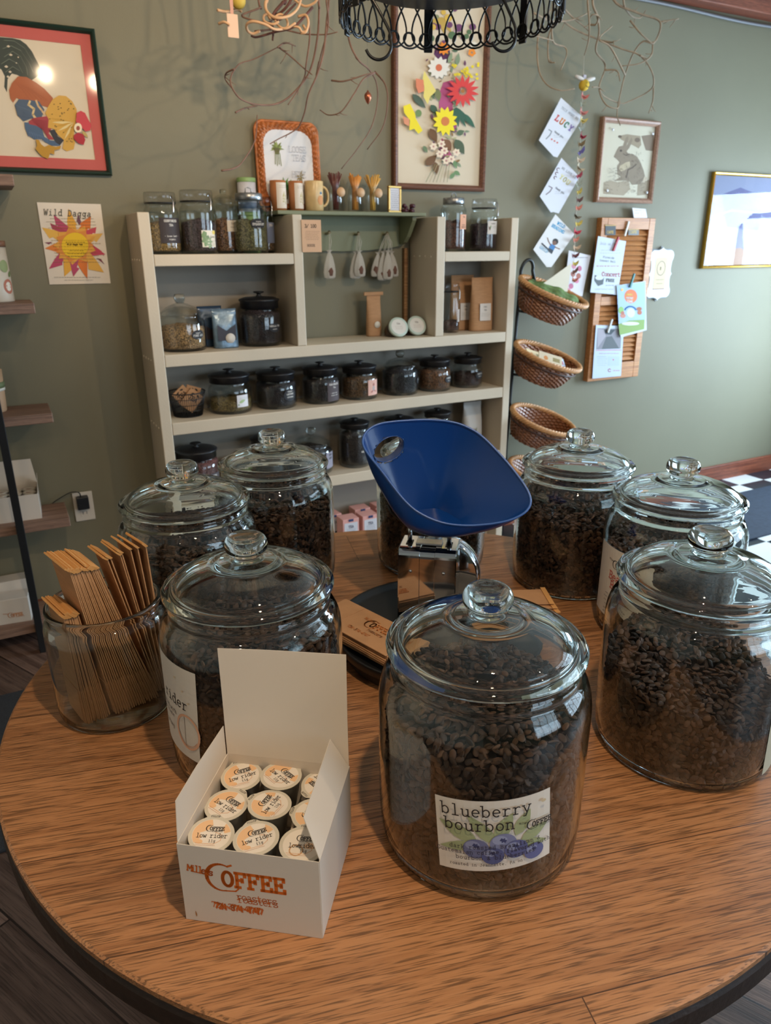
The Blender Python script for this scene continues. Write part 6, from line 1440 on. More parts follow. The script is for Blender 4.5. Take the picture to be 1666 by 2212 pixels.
# hand drawn notes on the left of the flower garland
n1 = Art(-1); n1.text('THIS MUST BE', 1212, 234, 3.4, '8a8f96', .2, 1.1, rot=.62)
for k, (ch, c) in enumerate(zip('LUCY', ('d05a5a', 'e08a3c', '6aa88c', '8a78b8'))): n1.text(ch, 1198+k*9.5, 258+k*7, 8.5, c, .34, 1.0, rot=.62)
n1.line([(1186, 280), (1192, 284), (1188, 292), (1180, 300)], 2.2, '8a8f98'); n1.text('thank you', 1197, 285, 2.6, '7a7f86', .24, 1.0, rot=.62); n1.scribble(1196, 292, 2, 1.6, 20, '9aa0a6', 2.4, .22, 3)
for k in range(3): n1.disc(1192+k*6, 301+k*3.6, 2, 1.8, 'd06a62')
poster('note', 'hand drawn note with rainbow coloured name, highest of three by the garland', [(1212, 211), (1259, 253), (1204, 340), (1196, 338), (1164, 303)], .05, (216, 218, 226), n1, 'note')
n2 = Art(-1); n2.text('WE LOVE IT', 1213, 364, 3.4, '7d8288', .2, 1.1, rot=.62)
for k, ch in enumerate('YOU'): n2.text(ch, 1208+k*7, 384+k*6, 7, 'dcd59a', .34, 1.0, rot=.62)
for k in range(3): n2.ring(1206-k*3, 366+k*9, 3, 1.6, '8f6a7a', a0=120, a1=330)
n2.line([(1186, 402), (1193, 406), (1188, 414), (1180, 420)], 2.2, '8a8088'); n2.text('thank you', 1199, 406, 2.6, '75767e', .24, 1.0, rot=.62); n2.scribble(1198, 414, 2, 1.6, 20, '9aa0a6', 2.4, .22, 5)
poster('note', 'hand drawn note with faint yellow letters, middle of three by the garland', [(1213, 341), (1252, 382), (1207, 461), (1196, 458), (1190, 459), (1166, 424)], .05, (214, 216, 226), n2, 'note')
n3 = Art(-1); n3.text('WILD', 1203, 484, 4.6, '3f9ccc', .3, 1.0, rot=.55); n3.text('READING', 1191, 489, 4.6, '4aa4d2', .3, .95, rot=.55); n3.text('GROUP', 1165, 535, 4.4, 'a6c8de', .3, 1.0, rot=.62)
n3.disc(1200, 522, 6.5, 6.8, '2d2a2c'); n3.disc(1198, 525, 4.6, 4.8, '7a5342'); n3.poly([(1190, 526), (1201, 532), (1196, 541), (1186, 535)], '3f7cb8'); n3.poly([(1186, 535), (1196, 541), (1192, 549), (1184, 542)], '33363e'); n3.line([(1186, 540), (1176, 531), (1171, 526)], 3.2, '33363e'); n3.line([(1190, 530), (1185, 521), (1183, 514)], 2, '7a5342'); n3.line([(1199, 534), (1209, 538)], 2.2, '7a5342')
poster('note', 'hand drawn note with blue letters and a jumping figure, lowest of three', [(1200, 463), (1241, 506), (1191, 577), (1181, 577), (1152, 539)], .05, (218, 216, 216), n3, 'note')
n4 = Art(-1)
for k, (x, y) in enumerate(((1240, 575), (1252, 580), (1238, 592), (1246, 606), (1234, 618), (1250, 596), (1228, 628))): n4.disc(x, y, 5, 6, ('d98aa4', 'c4708e', 'b06a5c')[k % 3])
n4.scribble(1244, 556, 1, 2.2, 26, '7a7880', 1, .3, 4)
poster('flyer', 'white card with pink flowers rising out of the top wicker basket', [(1229, 541), (1276, 552), (1258, 640), (1218, 632)], .03, (216, 212, 216), n4)

# louvred shutter used as a notice board
M_PINE = wood_mat('orange_pine', (206, 144, 88), (172, 110, 62), 1.6, .45, dark=.8)
lv = wthing('louvred_shutter', 'honey pine louvred shutter hung on the wall as a notice board', 'shutter', 1.524, .001, .750); W2 = .186; Hs = .823
for x0, x1, z0, z1, nm in ((-W2, -W2+.042, 0, Hs, 'stile'), (W2-.042, W2, 0, Hs, 'stile'), (-W2+.0424, W2-.0424, 0, .088, 'rail'), (-W2+.0424, W2-.0424, Hs-.055, Hs, 'rail'), (-W2+.0424, W2-.0424, .395, .440, 'rail')):
    MB().box((x0, -.036, z0), (x1, 0, z1), bev=.002).build(nm, M_PINE, lv)
k = 0
for za, zb2, n in ((.096, .390, 12), (.446, .765, 13)):
    for i in range(n):
        z_m = za+(zb2-za)*(i+.5)/n; sl = MB().box((-W2+.043, -.0035, -.0155), (W2-.043, .0035, .0155), M=Matrix.Translation((0, -.019, z_m)) @ Matrix.Rotation(math.radians(-38), 4, 'X')).build('slat', M_PINE, lv)
MB().box((-W2+.043, -.0045, .09), (W2-.043, -.001, Hs-.056)).build('slat_backing', mat('slat_back', (120, 74, 42), .7), lv)
a = Art(-1); a.text('Join us for', 1296, 528, 3.6, '7f8790', .16, .95, rot=.07); a.scribble(1294, 540, 2, 2.2, 46, '8f959c', 2.8, .2, 2); a.text('Fireside', 1303, 557, 2.8, '4a4c52', .2, 1.1, rot=.1); a.text('Concert Hall', 1296, 564, 2.6, '4a4c52', .2, 1.1, rot=.1)
a.scribble(1288, 574, 1, 3.4, 50, 'c06a6a', 1, .22, 8); a.text('Concert', 1300, 596, 6.0, 'b8404a', .2, .95, rot=.04); a.poly([(1285, 594), (1305, 600), (1303, 614), (1292, 618), (1284, 606)], '5a6166'); a.disc(1295, 600, 9, 5, 'd2d6da'); a.text('FREE', 1309, 608, 4.2, '555b60', .3, 1.1, rot=.06); a.scribble(1308, 616, 1, 2.2, 22, '6a7076', 1, .24, 4); a.scribble(1282, 624, 1, 4, 44, '9aa2a8', 1, .16, 5)
poster('flyer', 'white concert flyer clipped to the shutter', [(1292, 510), (1352.5, 521), (1334, 637), (1275, 631.5)], .050, (196, 204, 214), a)
a = Art(-1); a.poly([(1333, 617), (1393.5, 609), (1394.5, 690), (1366, 698), (1337, 703)], 'a9c4e6'); a.poly([(1336.5, 700), (1360, 692), (1393, 690), (1392, 711), (1339, 724)], '8ba85c'); a.disc(1363, 640, 14, 15, 'de7a48', 26); a.text('SUMMER', 1352, 638, 2.4, 'f0c86a', .4, 1.0); a.text('STORY', 1353, 646, 2.8, 'ece4e0', .4, 1.1); a.text('TIME', 1355, 653, 2.8, 'ece4e0', .4, 1.1)
a.ring(1362, 672, 12, 3, '3a82c4', a0=195, a1=345, ry=10); a.disc(1363, 676, 9, 10, 'd6e2f0'); a.disc(1342, 670, 6, 8, '8fbc6a'); a.disc(1381, 667, 6, 4, 'a8643e'); a.disc(1382, 675, 5, 5, 'b86a4a'); a.disc(1346, 682, 6, 5, 'c88a76'); a.disc(1345, 676, 4, 4, 'b9725c'); a.disc(1362, 699, 19, 4, 'd9dccf'); a.disc(1344, 626, 3, 3.4, 'ecc070')
poster('flyer', 'bright picture flyer with an orange circle clipped over the shutter edge', [(1332, 616.5), (1394.5, 607), (1397, 713), (1341, 729)], .056, (198, 204, 214), a)
a = Art(-1); a.poly([(1291, 709), (1343, 710), (1341, 753), (1288, 755)], '8a8890'); a.poly([(1300, 712), (1330, 712), (1320, 723), (1309, 722)], '3c464c'); a.poly([(1300, 754), (1310, 728), (1322, 726), (1338, 753)], '5f6468'); a.poly([(1291, 710), (1305, 712), (1309, 726), (1291, 752)], 'a8a2ac'); a.line([(1288, 757), (1342, 756)], 1.2, 'c45a66')
a.scribble(1289, 763, 1, 2.4, 50, 'b86a74', 1, .24, 2); a.scribble(1289, 770, 5, 1.8, 22, '8fa0ba', 2.6, .2, 3); a.rect(1314, 770, 1338, 790, 'b8c6dc'); a.disc(1325, 777, 1.4, 1.6, 'c45a66'); a.ring(1317, 800, 3, 1.2, 'c8485a', a0=40, a1=320); a.scribble(1323, 800, 1, 2.4, 16, 'c8485a', 1, .26, 6)
poster('flyer', 'flyer with a grey street photo clipped low on the shutter', [(1287.5, 702), (1348, 704), (1341.5, 812), (1279.5, 818)], .046, (190, 202, 220), a)
for i, (x, y, rot, c, lb, D) in enumerate(((1331, 527, .38, (176, 44, 54), 'red clothespin holding the concert flyer', .056), (1354, 494, .25, (214, 206, 196), 'pale clothespin near the top of the shutter', .042), (1366, 606, .3, (40, 120, 124), 'teal clothespin holding the picture flyer', .062), (1318, 704, .3, (206, 204, 200), 'white clothespin holding the street photo flyer', .052))):
    s2, z2 = sz(x, y, D); o = wthing('clothespin', lb, 'clothespin', s2, D, z2, 0, 'clothespins on the shutter'); o.rotation_euler = Euler((0, rot, YAW), 'XYZ')
    mc = mat('pin_%d' % i, c, .5); MB().box((-.0055, -.0045, -.036), (.0055, -.0005, .036), bev=.001).build('pin_leg', mc, o); MB().box((-.0055, .0005, -.036), (.0055, .0045, .036), bev=.001).build('pin_leg', mc, o); MB().tube([(-.007, 0, .004), (.007, 0, .004)], .0034, 8).build('spring', M_CHROME2, o)
for x0, x1, y0, y1, c, tc_, lb in ((1308, 1330, 489, 508, (40, 42, 44), 'c8a85c', 'black and gold business card tucked in the upper left of the shutter'), (1358, 1380, 498, 508, (112, 112, 110), 'd0b470', 'grey business card tucked in the upper right of the shutter')):
    a = Art(-1); a.line([(x0, y0-2), (x1, y0-2)], 2, 'c8a25c'); a.text('CAFE', x0+3, y1-4, 3.6, tc_, .3, 1.0); poster('business_card', lb, [(x0, y0-4), (x1+.5, y0-3), (x1, y1), (x0-.5, y1)], .039, c, a, 'card')
a = Art(-1); a.scribble(1371, 454, 2, 2, 10, 'a85a60', 3, .3, 2); a.scribble(1384, 455, 3, 1.6, 10, '8a8a90', 2.8, .2, 3)
poster('business_card', 'small white business card standing on top of the shutter', [(1366, 449), (1395, 451.5), (1398.5, 471), (1369.5, 471)], .030, (220, 216, 220), a, 'card')
# white ornate frame right of the shutter
wf = wthing('ornate_frame', 'white scalloped frame with a cream certificate, right of the shutter', 'picture', 1.812, .001, 1.293)
def scallop(k=1.0):
    q = [(0, .137), (.010, .128), (.03, .122), (.066, .122), (.080, .114), (.088, .098), (.086, .080), (.078, .066), (.074, .03), (.076, .012), (.086, 0)]
    P = [(x*k, y*k) for x, y in q]; P2 = P+[(x, -y) for x, y in P[-2::-1]]; return P2+[(-x, y) for x, y in P2[-2:0:-1]]
MB().prism(scallop(), 0, .016, M=Matrix.Rotation(PI/2, 4, 'X')).build('frame', mat('white_gloss', (196, 204, 214), .35), wf)
MB().prism(scallop(1.05), -.0006, .004, M=Matrix.Rotation(PI/2, 4, 'X')).build('frame_lip', mat('grey_lip', (110, 116, 122), .5), wf)
a = Art(); a.rect(-.046, -.076, .044, .086, 'd6c2a0'); a.rect(-.046, -.080, .044, -.076, '8a5048'); a.ring(0, .030, .030, .0035, '9a8478', ry=.036); a.text('R', -.008, .022, .010, '6a5a52', .18); a.scribble(-.03, -.030, 1, .004, .06, '6a5a50', 1, .26, 3); a.scribble(-.024, -.050, 1, .004, .045, '6a5a50', 1, .26, 4)
a.build('certificate', flat_fn((0, -.0165, 0), (1, 0, 0), (0, 0, 1), (0, -1, 0)), wf, lift=.0002)

# felt garland with a bee
gt = wthing('felt_garland', 'felt butterfly garland with a smiling bee hanging down the wall', 'garland', *[(lambda q: q)(sz(1262, 150, .06))[0]], .0, 1.0) if False else None
s_top, z_top = sz(1262, 130, .06); s_bot, z_bot = sz(1237, 640, .06)
gt = wthing('felt_garland', 'felt butterfly garland with a smiling bee hanging down the wall', 'garland', s_top, .06, z_bot)
def gloc(px, py): q = sz(px, py, .06); return q[0]-s_top, q[1]-z_bot
px_of = lambda y: 1260-(y-190)*.053
MB().tube([(*(lambda q: (q[0], 0, q[1]))(gloc(1262, 118)),)]+[(lambda q: (q[0], 0, q[1]))(gloc(px_of(y), y)) for y in range(190, 640, 25)], .0012, 5).build('string', M_STRING, gt)
bx_, bz_ = gloc(1262, 184)
MB().lathe([(.024*math.sin(PI*i/10), -.024*math.cos(PI*i/10)) for i in range(11)], 20, M=Matrix.Translation((bx_, 0, bz_))).build('bee', mat('bee_yellow', (222, 184, 60), .8), gt)
for s_ in (-1, 1):
    MB().lathe([(0, -.030), (.006, -.024), (.009, 0), (.006, .024), (0, .030)], 12, M=Matrix.Translation((bx_+s_*.032, -.004, bz_+.026)) @ Matrix.Rotation(s_*1.35, 4, 'Y')).build('wing', mat('white_felt', (220, 214, 208), .8), gt)
    MB().lathe([(.0018*math.sin(PI*i/4), -.0018*math.cos(PI*i/4)) for i in range(5)], 8, M=Matrix.Translation((bx_+.004+s_*.007, -.0225, bz_+.006))).build('eye', M_BLACK, gt)
MB().tube([(bx_+.004+.011*math.cos(math.radians(a_)), -.0225, bz_-.001+.011*math.sin(math.radians(a_))) for a_ in range(200, 345, 20)], .0011, 6).build('smile', M_BLACK, gt)
MB().box((bx_-.011, -.004, bz_+.020), (bx_+.008, .006, bz_+.042), bev=.003).build('flower_bead', mat('lilac_felt', (200, 194, 206), .8), gt)
fc_ = [(206, 120, 112), (166, 172, 156), (212, 138, 132), (206, 188, 112), (176, 186, 182), (150, 42, 62), (130, 108, 76), (104, 98, 160), (214, 192, 166), (196, 182, 156), (168, 74, 90), (166, 172, 160), (198, 178, 92), (112, 76, 72), (214, 134, 116), (126, 116, 100), (214, 190, 96), (204, 66, 84), (216, 140, 122), (206, 176, 148), (112, 66, 70), (196, 176, 84), (120, 84, 76), (190, 118, 96)]
g = random.Random(12)
for i, c in enumerate(fc_):
    y = 208+i*17.2; x_, z_ = gloc(px_of(y)+g.uniform(-2, 2), y); w = g.uniform(.018, .026); h = .013; ry = g.uniform(-.7, .7)
    P = [(-w, h), (-w*.25, h*.2), (0, h*.5), (w*.25, h*.2), (w, h), (w*.8, -h*.3), (w*.3, -h), (0, -h*.3), (-w*.3, -h), (-w*.8, -h*.3)]
    V = []
    for side in (0, 1):
        for p in P: V.append((p[0], -abs(p[0])*.7+side*.0024, p[1]))
    n = 10; F = [tuple(t_) for t_ in tessellate_polygon([[Vector((p[0], p[1], 0)) for p in P]])]; F += [tuple(n+j for j in t_) for t_ in F]; F += [(j, (j+1) % n, n+(j+1) % n, n+j) for j in range(n)]
    MB().add(V, F, M=Matrix.Translation((x_, -.002, z_)) @ Matrix.Rotation(ry, 4, 'Y')).build('felt_butterfly', mat('felt_%02x%02x%02x' % c, c, .85), gt)

# copper acorn ornament
s_, z_ = sz(795, 211, .30)
ac = wthing('copper_ornament', 'small copper acorn ornament hanging on a thread in front of the green wall', 'ornament', s_, .30, z_)
MB().lathe([(0, -.022), (.006, -.016), (.012, -.003), (.0135, .006), (.011, .013), (.005, .018), (.002, .024), (0, .025)], 20).build('acorn', mat('copper', (176, 104, 78), .3, metal=.8), ac)
MB().tube([(0, 0, .024), (0, 0, H-z_-.001)], .0005, 5).build('thread', mat('grey_thread', (130, 130, 124), .8), ac)

# ------------------------------------------------------------------ curly twigs hanging from the ceiling
def spline(P, k=6):
    P = [Vector(p) for p in P]; Q = [P[0]*2-P[1]]+P+[P[-1]*2-P[-2]]; out = []
    for i in range(1, len(Q)-2):
        for j in range(k):
            t_ = j/k; a0, a1, a2, a3 = Q[i-1], Q[i], Q[i+1], Q[i+2]
            out.append(.5*((2*a1)+(a2-a0)*t_+(2*a0-5*a1+4*a2-a3)*t_*t_+(3*a1-a0-3*a2+a3)*t_**3))
    return out+[P[-1]]
def twigs(name, label, lines, k, ox, oy, D0, amp, m, r0=.0042, r1=.0016, up=(), seed=1, fringe=True):
    mb = MB(); g = random.Random(seed)
    for li, ln in enumerate(lines):
        ph = g.uniform(0, 6); n = len(ln); P = []
        for i, (x, y) in enumerate(ln): P.append(on_wall(ox+x/k, oy+y/k, D0+amp*math.sin(ph+i*.8)))
        if li in up:
            p0 = P[0]; s0, d0, z0 = to_wall(p0); P = [WP(s0+g.uniform(-.02, .02), d0, H-.001), WP(s0+g.uniform(-.03, .03), d0, (H+z0)/2)]+P
        S = spline(P, 6); L = len(S); ra = r0 if li in up else r0*.75; mb.tube(S, [ra+(r1-ra)*i/(L-1) for i in range(L)], 6)
        if fringe:
            for q in range(2):
                i = g.randrange(2, L-1); d = Vector((g.uniform(-1, 1), g.uniform(-.3, .3), g.uniform(-1, .4)))*.035; mb.tube([S[i], S[i]+d*.5, S[i]+d+Vector((0, 0, .004))], [r1*.9, r1*.7, r1*.4], 5)
    o = mb.build(name, m); return tag(o, label, 'twigs')
M_TWIG = mat('twig_bark', (118, 88, 74), .75, var=(40, .2)); M_TWIG2 = mat('pale_twig', (152, 134, 112), .75, var=(40, .2)); M_VINE = mat('raffia_vine', (206, 166, 128), .7)
twigs('hanging_twigs', 'reddish curly twigs hanging from the ceiling over the plant sign', [[(900, 0), (905, 60), (890, 300), (830, 560), (700, 730), (580, 810), (430, 820), (300, 780), (230, 700), (210, 620), (240, 550), (290, 495), (400, 460), (580, 370)], [(580, 370), (640, 335), (720, 360)], [(590, 370), (680, 440), (780, 530), (850, 585)],
 [(980, 0), (965, 150), (940, 400), (890, 580), (820, 740), (790, 880), (745, 990), (680, 1040), (590, 1085), (520, 1125)], [(820, 130), (830, 300), (800, 520), (790, 600), (730, 720), (660, 820)], [(240, 540), (180, 570), (170, 620), (220, 690)],
 [(1110, 0), (1120, 150), (1130, 270), (1160, 380), (1220, 480), (1290, 540), (1350, 640), (1360, 800), (1310, 1000), (1200, 1170), (1080, 1320)], [(1340, 560), (1420, 660), (1440, 800), (1400, 1000), (1280, 1170)], [(1340, 570), (1250, 620), (1180, 730), (1080, 870), (980, 900), (910, 860)], [(1000, 630), (1100, 635), (1250, 590), (1340, 565)],
 [(400, 245), (600, 230), (780, 265), (950, 270), (1050, 250)], [(430, 0), (440, 60), (300, 120), (400, 160), (520, 170), (640, 60), (740, 0)], [(960, 0), (975, 200), (920, 420), (880, 590), (900, 480)], [(250, 880), (330, 845), (420, 830)], [(140, 1335), (230, 1320), (300, 1270), (400, 1100), (420, 900)]], 3.6217, 440, 0, .42, .05, M_TWIG, up=(0, 3, 6, 11), seed=3)
twigs('hanging_vines', 'pale looping raffia vines tangled at the ceiling beside the tag', [[(440, 240), (390, 265), (345, 240), (340, 190), (390, 168), (480, 190), (560, 230), (650, 215), (650, 150), (605, 112), (562, 135), (575, 190), (640, 225), (720, 180)], [(500, -60), (485, 20), (490, 80), (540, 130), (600, 140), (680, 120), (740, 60), (770, -40)], [(690, -30), (740, 20), (800, 50), (870, 20), (900, -30)], [(740, 130), (800, 120), (820, 180), (800, 250), (760, 262)], [(120, 185), (160, 172), (205, 195)], [(110, 80), (180, 92), (260, 75), (300, 92)], [(780, 200), (800, 240), (770, 250), (745, 215), (690, 205)], [(520, 150), (500, 110), (470, 130), (480, 170), (540, 190), (590, 170)]], 3.6217, 440, 0, .50, .03, M_VINE, .006, .0035, up=(1,), seed=5, fringe=False)
twigs('dark_roots', 'dark red tangled roots between the pale vines at the ceiling', [[(640, -40), (620, 20), (560, 90), (540, 140), (600, 150), (660, 90), (720, 30)], [(700, -40), (660, 40), (600, 100), (560, 110)], [(850, 60), (790, 130), (720, 200), (650, 230), (560, 250), (420, 290), (370, 280)], [(520, 170), (545, 230), (540, 315)]], 3.6217, 440, 0, .46, .03, mat('dark_root', (96, 60, 52), .75), .0065, .003, up=(0,), seed=6, fringe=False)
twigs('hanging_twigs', 'grey brown curly twigs hanging from the ceiling above the hare picture', [[(540, 0), (550, 150), (545, 250), (520, 340)], [(380, 0), (430, 90), (520, 165), (545, 190)], [(330, 0), (320, 150), (330, 260), (400, 290), (410, 340), (375, 430)], [(310, 60), (240, 200), (235, 400), (280, 510), (370, 555), (460, 545)], [(330, 150), (300, 230), (300, 370), (340, 385)], [(210, 80), (320, 130), (450, 120), (560, 70)],
 [(340, 90), (460, 180), (600, 240), (750, 300), (860, 340), (930, 430), (945, 520), (900, 570), (800, 620), (740, 635), (640, 590), (610, 540), (570, 535)], [(570, 0), (600, 100), (610, 200), (590, 310), (640, 380), (645, 430), (610, 540), (650, 640), (720, 665), (740, 620)], [(645, 430), (720, 435), (740, 500)], [(770, 460), (680, 290), (610, 240), (690, 160)], [(700, 0), (850, 80), (985, 135), (950, 260), (880, 255), (820, 330), (770, 460), (740, 580), (720, 700), (740, 770)],
 [(985, 135), (1100, 115)], [(940, 270), (930, 340), (860, 390), (750, 405)], [(945, 530), (940, 620), (915, 695)], [(800, 125), (870, 210), (940, 270)], [(760, 0), (800, 90), (860, 110), (900, 60)], [(860, 340), (905, 360)], [(545, 150), (590, 150), (605, 100), (570, 90), (550, 120)], [(160, 100), (180, 200), (330, 250)], [(640, 700)if False else (620, 250), (690, 260), (700, 250)]], 2.843, 1080, 0, .30, .05, M_TWIG2, .0055, .0022, up=(0, 1, 2, 7, 10, 15), seed=8)
# white tag hanging among the vines
s_, z_ = sz(503, 56, .52)
tg = wthing('hanging_tag', 'cream paper tag hanging from the ceiling vines', 'tag', s_, .52, z_)
MB().box((-.017, -.0015, -.031), (.017, .0015, .031), bev=.001).build('tag_card', mat('cream_tag', (216, 184, 160), .6), tg); MB().box((-.005, -.001, .031), (.005, .001, H-z_-.002)).build('ribbon', mat('pink_ribbon', (198, 150, 132), .7), tg)
s_, z_ = sz(515, 2, .50); bl2 = MB().lathe([(.022*math.sin(PI*i/10), -.022*math.cos(PI*i/10)) for i in range(11)], 18).tube([(0, 0, .02), (0, 0, H-z_-.001)], .001, 5).build('yellow_bauble', mat('yellow_felt', (196, 172, 74), .7)); bl2.matrix_world = WM(s_, .50, z_); tag(bl2, 'yellow felt ball hanging behind the cream tag', 'bauble')

# ------------------------------------------------------------------ pot rack over the table
M_IRON = mat('black_iron', (14, 14, 15), .35, spec=.6)
PC = Vector((.150, 1.905, 1.925)); PR = .246
pk = thing('pot_rack', 'round black scrollwork iron rack hanging above the table', 'rack', PC)
MB().lathe([(0, .070), (PR*.90, .070), (PR*.915, .074), (PR*.915, .088), (PR*.90, .090), (0, .090)], 72).build('plate', mat('iron_plate', (34, 36, 42), .5), pk)
MB().tube([(PR*math.cos(2*PI*i/90), PR*math.sin(2*PI*i/90), .098) for i in range(90)], .006, 8, closed=True).build('top_hoop', M_IRON, pk)
NU = 36
for k in range(NU):
    a0 = 2*PI*k/NU; da = 2*PI/NU; mb = MB(); P = []
    for i in range(25):
        t_ = i/24; th_ = 2*PI*t_; u = .95*math.sin(th_)*(1 if True else 0)*(math.sin(PI*t_)**.4 if 0 < t_ < 1 else 0); zz = .098-.108*(.5-.5*math.cos(th_))**.75
        P.append((u, zz))
    pts = [((PR+.001*math.cos(k))*math.cos(a0+u*da), PR*math.sin(a0+u*da), zz) for u, zz in P]
    mb.tube(pts, .0023, 6)
    mb.tube([(PR*math.cos(a0+.34*da*math.cos(2*PI*i/20)), PR*math.sin(a0+.34*da*math.cos(2*PI*i/20)), .010+.0145*math.sin(2*PI*i/20)) for i in range(20)], .0026, 6, closed=True)
    mb.build('scroll', M_IRON, pk)
for k, an in enumerate((math.radians(98), math.radians(40), math.radians(160), math.radians(215), math.radians(280), math.radians(340))):
    u = Vector((math.cos(an), math.sin(an), 0))*(PR+.004); tn = Vector((-math.sin(an), math.cos(an), 0)); M4 = Matrix.Translation(u) @ Matrix.Rotation(an, 4, 'Z')
    MB().box((-.003, -.011, -.016), (.003, .011, .105), bev=.002, M=M4).build('strap', M_IRON, pk)
for k in range(3):
    an = 2*PI*k/3+.5; u = Vector((math.cos(an)*PR, math.sin(an)*PR, .10)); MB().tube([u, u*.5+Vector((0, 0, .25)), Vector((0, 0, .50)), Vector((0, 0, H-PC.z-.001))], .004, 8).build('hanging_rod', M_IRON, pk)
def hook(label, px, py_bot, Y, wr, flip=1, htop=.14):
    b = on_plane(px, py_bot, (0, Y, 0), (0, 1, 0)); P = []
    r_ = wr
    for i in range(15): a_ = math.radians(200+i*13); P.append((flip*r_*math.cos(a_), 0, r_+r_*math.sin(a_)))
    P += [(flip*r_*.85, 0, r_*1.9), (flip*-.010, 0, r_*2+.05), (flip*-.022, 0, htop)]
    P += [(flip*(-.022-.012+.012*math.cos(math.radians(a_))), 0, htop+.012*math.sin(math.radians(a_))) for a_ in range(20, 190, 25)]
    o = MB().tube(spline(P, 3), .0032, 8).build('pot_hook', M_IRON); o.location = b; o.rotation_euler = (0, 0, .1); tag(o, label, 'hook', 'pot hooks on the rack')
hook('black S hook at the left side of the rack', 818, 129, 1.80, .028, 1, .110)
hook('black S hook at the right side of the rack', 1087, 111, 1.80, .026, 1, .095)

# ------------------------------------------------------------------ LEFT RACK
M_RACKW = wood_mat('weathered_board', (158, 124, 104), (112, 84, 70), 1.4, .6, dark=.7)
rk = wthing('open_rack', 'weathered wood and black metal open rack at the left end of the wall', 'rack', -1.85, .03, 0)
for zt in (1.662, 1.272, .900, .508, .110):
    MB().box((-.55, -.205, zt-.034), (.532, -.002, zt), bev=.003).build('rack_board', M_RACKW, rk)
for x in (-.50, .365):
    for y in (-.222, -.012 if False else -.2205):
        pass
    MB().box((x-.013, -.236, 0), (x+.013, -.207, 1.665), bev=.002).build('rack_post', M_BLACK, rk)
    MB().box((x-.010, -.018+.0, 0), (x+.010, .0, .07), bev=.001).build('rack_foot', M_BLACK, rk)
# white cartons on the rack
def carton(label, s, D, z, w, d, h, open_, rz=0.0, logo=False):
    t = wthing('white_carton', label, 'carton', s, D, z+.0004, rz, None)
    if not open_: MB().box((-w/2, -d/2, 0), (w/2, d/2, h), bev=.0015).build('carton_body', M_CARD, t)
    else:
        mb = MB(); q = .002
        for lo, hi in (((-w/2, -d/2, 0), (w/2, -d/2+q, h)), ((-w/2, d/2-q, 0), (w/2, d/2, h)), ((-w/2, -d/2+q, 0), (-w/2+q, d/2-q, h)), ((w/2-q, -d/2+q, 0), (w/2, d/2-q, h)), ((-w/2+q, -d/2+q, 0), (w/2-q, d/2-q, q))): mb.box(lo, hi)
        mb.build('carton_body', M_CARD, t)
        panel('lid_flap', [(-w/2, d/2, h), (w/2, d/2, h), (w/2-.01, d/2+.02, h+h*.95), (-w/2+.01, d/2+.02, h+h*.95)], t, .0012); panel('side_flap', [(w/2, -d/2+.01, h), (w/2, d/2, h), (w/2+.004, d/2-.03, h+.045)], t, .001)
        g = random.Random(3)
        for k in range(9):
            x, y = (-w/2+.03)+(k % 3)*(w-.06)/2, (-d/2+.03)+(k//3)*(d-.06)/2; tp = MB().lathe([(0, -.04), (.018, -.04), (.023, -.002), (.0255, 0), (0, .001)], 20).build('coffee_pod', M_FILM); tp.matrix_world = WM(s, D, z) @ Matrix.Rotation(rz, 4, 'Z') @ Matrix.Translation((x, y, h-.012)); tag(tp, 'coffee pod in the open carton on the left rack', 'coffee pod', 'coffee pods in the rack carton')
            a = Art(); a.disc(0, 0, .02, None, 'd8cfc2'); a.text('decaf', -.012, 0, .004, '5a3a30', .2, 1.0, rot=g.uniform(-1, 1)); a.leaf(-.012, -.008, .008, -.010, .006, 'a86a50'); a.build('printed_label', flat_fn((0, 0, .0011), (1, 0, 0), (0, 1, 0), (0, 0, 1)), tp, lift=.0001)
    if logo: a = Art(); a.logo(-.0, .030, .010, 'd08a5a', w=.3); a.build('print', flat_fn((0, -d/2-.0004, 0), (1, 0, 0), (0, 0, 1), (0, -1, 0)), t, lift=.0001)
    return t
carton('open white carton of coffee pods on the rack board above the floor level one', -1.482, .115, .508, .155, .15, .095, True, -.05)
carton('closed white carton with orange print, front of two on the lowest rack board', -1.575, .150, .110, .15, .08, .10, False, -.1, True)
carton('plain white carton behind the orange printed one on the lowest rack board', -1.555, .065, .110, .15, .07, .135, False)
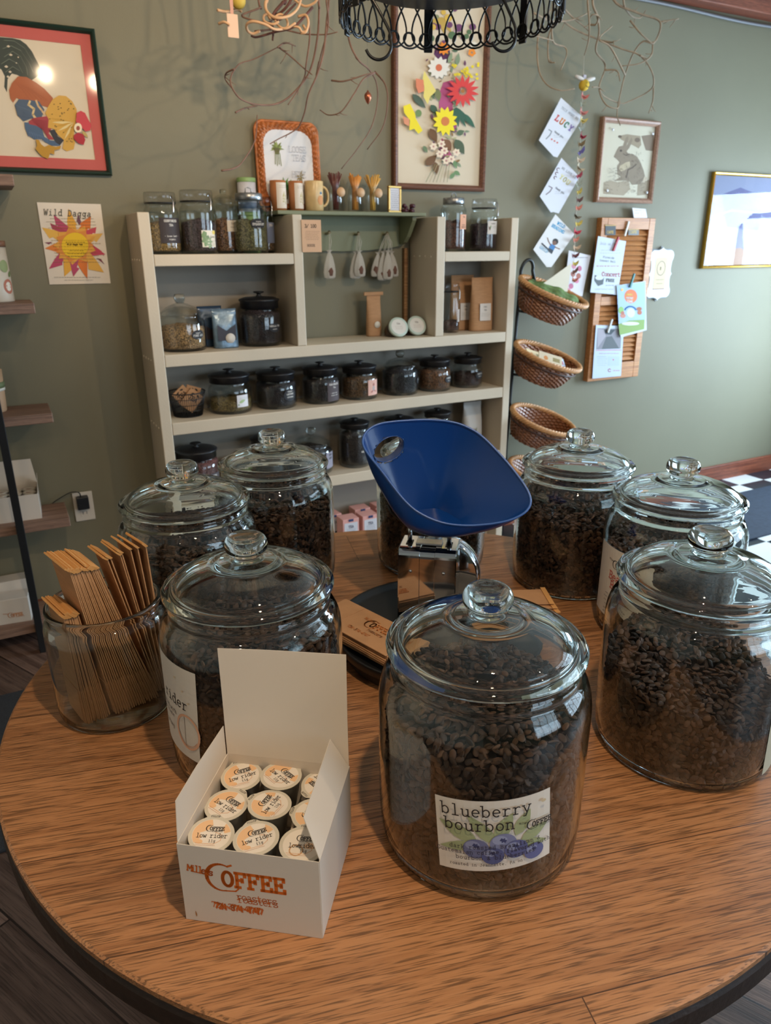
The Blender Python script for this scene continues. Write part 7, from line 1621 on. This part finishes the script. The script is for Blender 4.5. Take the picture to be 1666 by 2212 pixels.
t = wthing('coffee_tin', 'round tin with printed flowers at the left edge on the upper rack board', 'tin', -1.426, .105, 1.2725); MB().lathe([(0, 0), (.055, 0), (.056, .003), (.054, .175), (0, .175)], 40).build('tin_body', mat('printed_tin', (196, 184, 166), .4), t); MB().lathe([(0, .1752), (.0565, .1752), (.0565, .195), (0, .197)], 40).build('lid', mat('tin_brown', (120, 84, 64), .4), t)
a = Art(); a.disc(.02, .05, .02, .024, 'b06a54'); a.disc(.02, .05, .012, .015, 'dcd4c4'); a.disc(.015, .115, .018, .02, '8a9464'); a.leaf(.03, .08, .045, .1, .014, '6f7f4e'); a.build('print', cyl_fn(.0562, math.radians(-60), 0), t, lift=.0001, sub=.012)
t = wthing('striped_canister', 'kraft and green banded canister at the left edge on the middle rack board', 'canister', -1.506, .110, .9005); MB().lathe([(0, 0), (.048, 0), (.050, .004), (.056, .145), (0, .145)], 40).build('canister_body', mat('kraft_canister', (186, 150, 116), .6), t)
MB().lathe([(.0530, .085), (.0565, .085), (.0570, .105), (.0535, .105)], 40, closed=True).build('green_band', mat('green_band', (112, 122, 84), .6), t); MB().lathe([(.0525, .075), (.0560, .075), (.0564, .0845), (.053, .0845)], 40, closed=True).build('white_band', mat('white_band', (220, 212, 198), .6), t)

# wall outlet with a charger
s_, z_ = -1.248, .468
ou = wthing('wall_outlet', 'white wall outlet with a black charger plugged in beside the shelf unit', 'outlet', s_, .001, z_)
MB().box((-.037, -.006, -.060), (.037, 0, .060), bev=.002).build('cover_plate', mat('outlet_white', (216, 208, 196), .4), ou)
for zz in (-.026, ): 
    MB().box((-.016, -.0075, zz-.016), (.016, -.0062, zz+.016), bev=.0005).build('socket', mat('outlet_white', (216, 208, 196), .4), ou)
    MB().box((-.008, -.0082, zz-.006), (-.006, -.0077, zz+.006)).box((.006, -.0082, zz-.006), (.008, -.0077, zz+.006)).build('slot', M_BLACK, ou)
ch = wthing('phone_charger', 'black charger block and cord plugged into the wall outlet', 'charger', s_-.003, .0085, z_+.022)
MB().box((-.022, -.030, -.026), (.022, 0, .026), bev=.003).build('block', M_BLACK, ch)
MB().tube(spline([(-.004, -.014, .026), (-.010, -.02, .045), (-.04, -.02, .050), (-.09, -.018, .028), (-.13, -.014, .005), (-.19, -.01, .0)], 5), .0022, 6).build('cord', M_BLACK, ch)
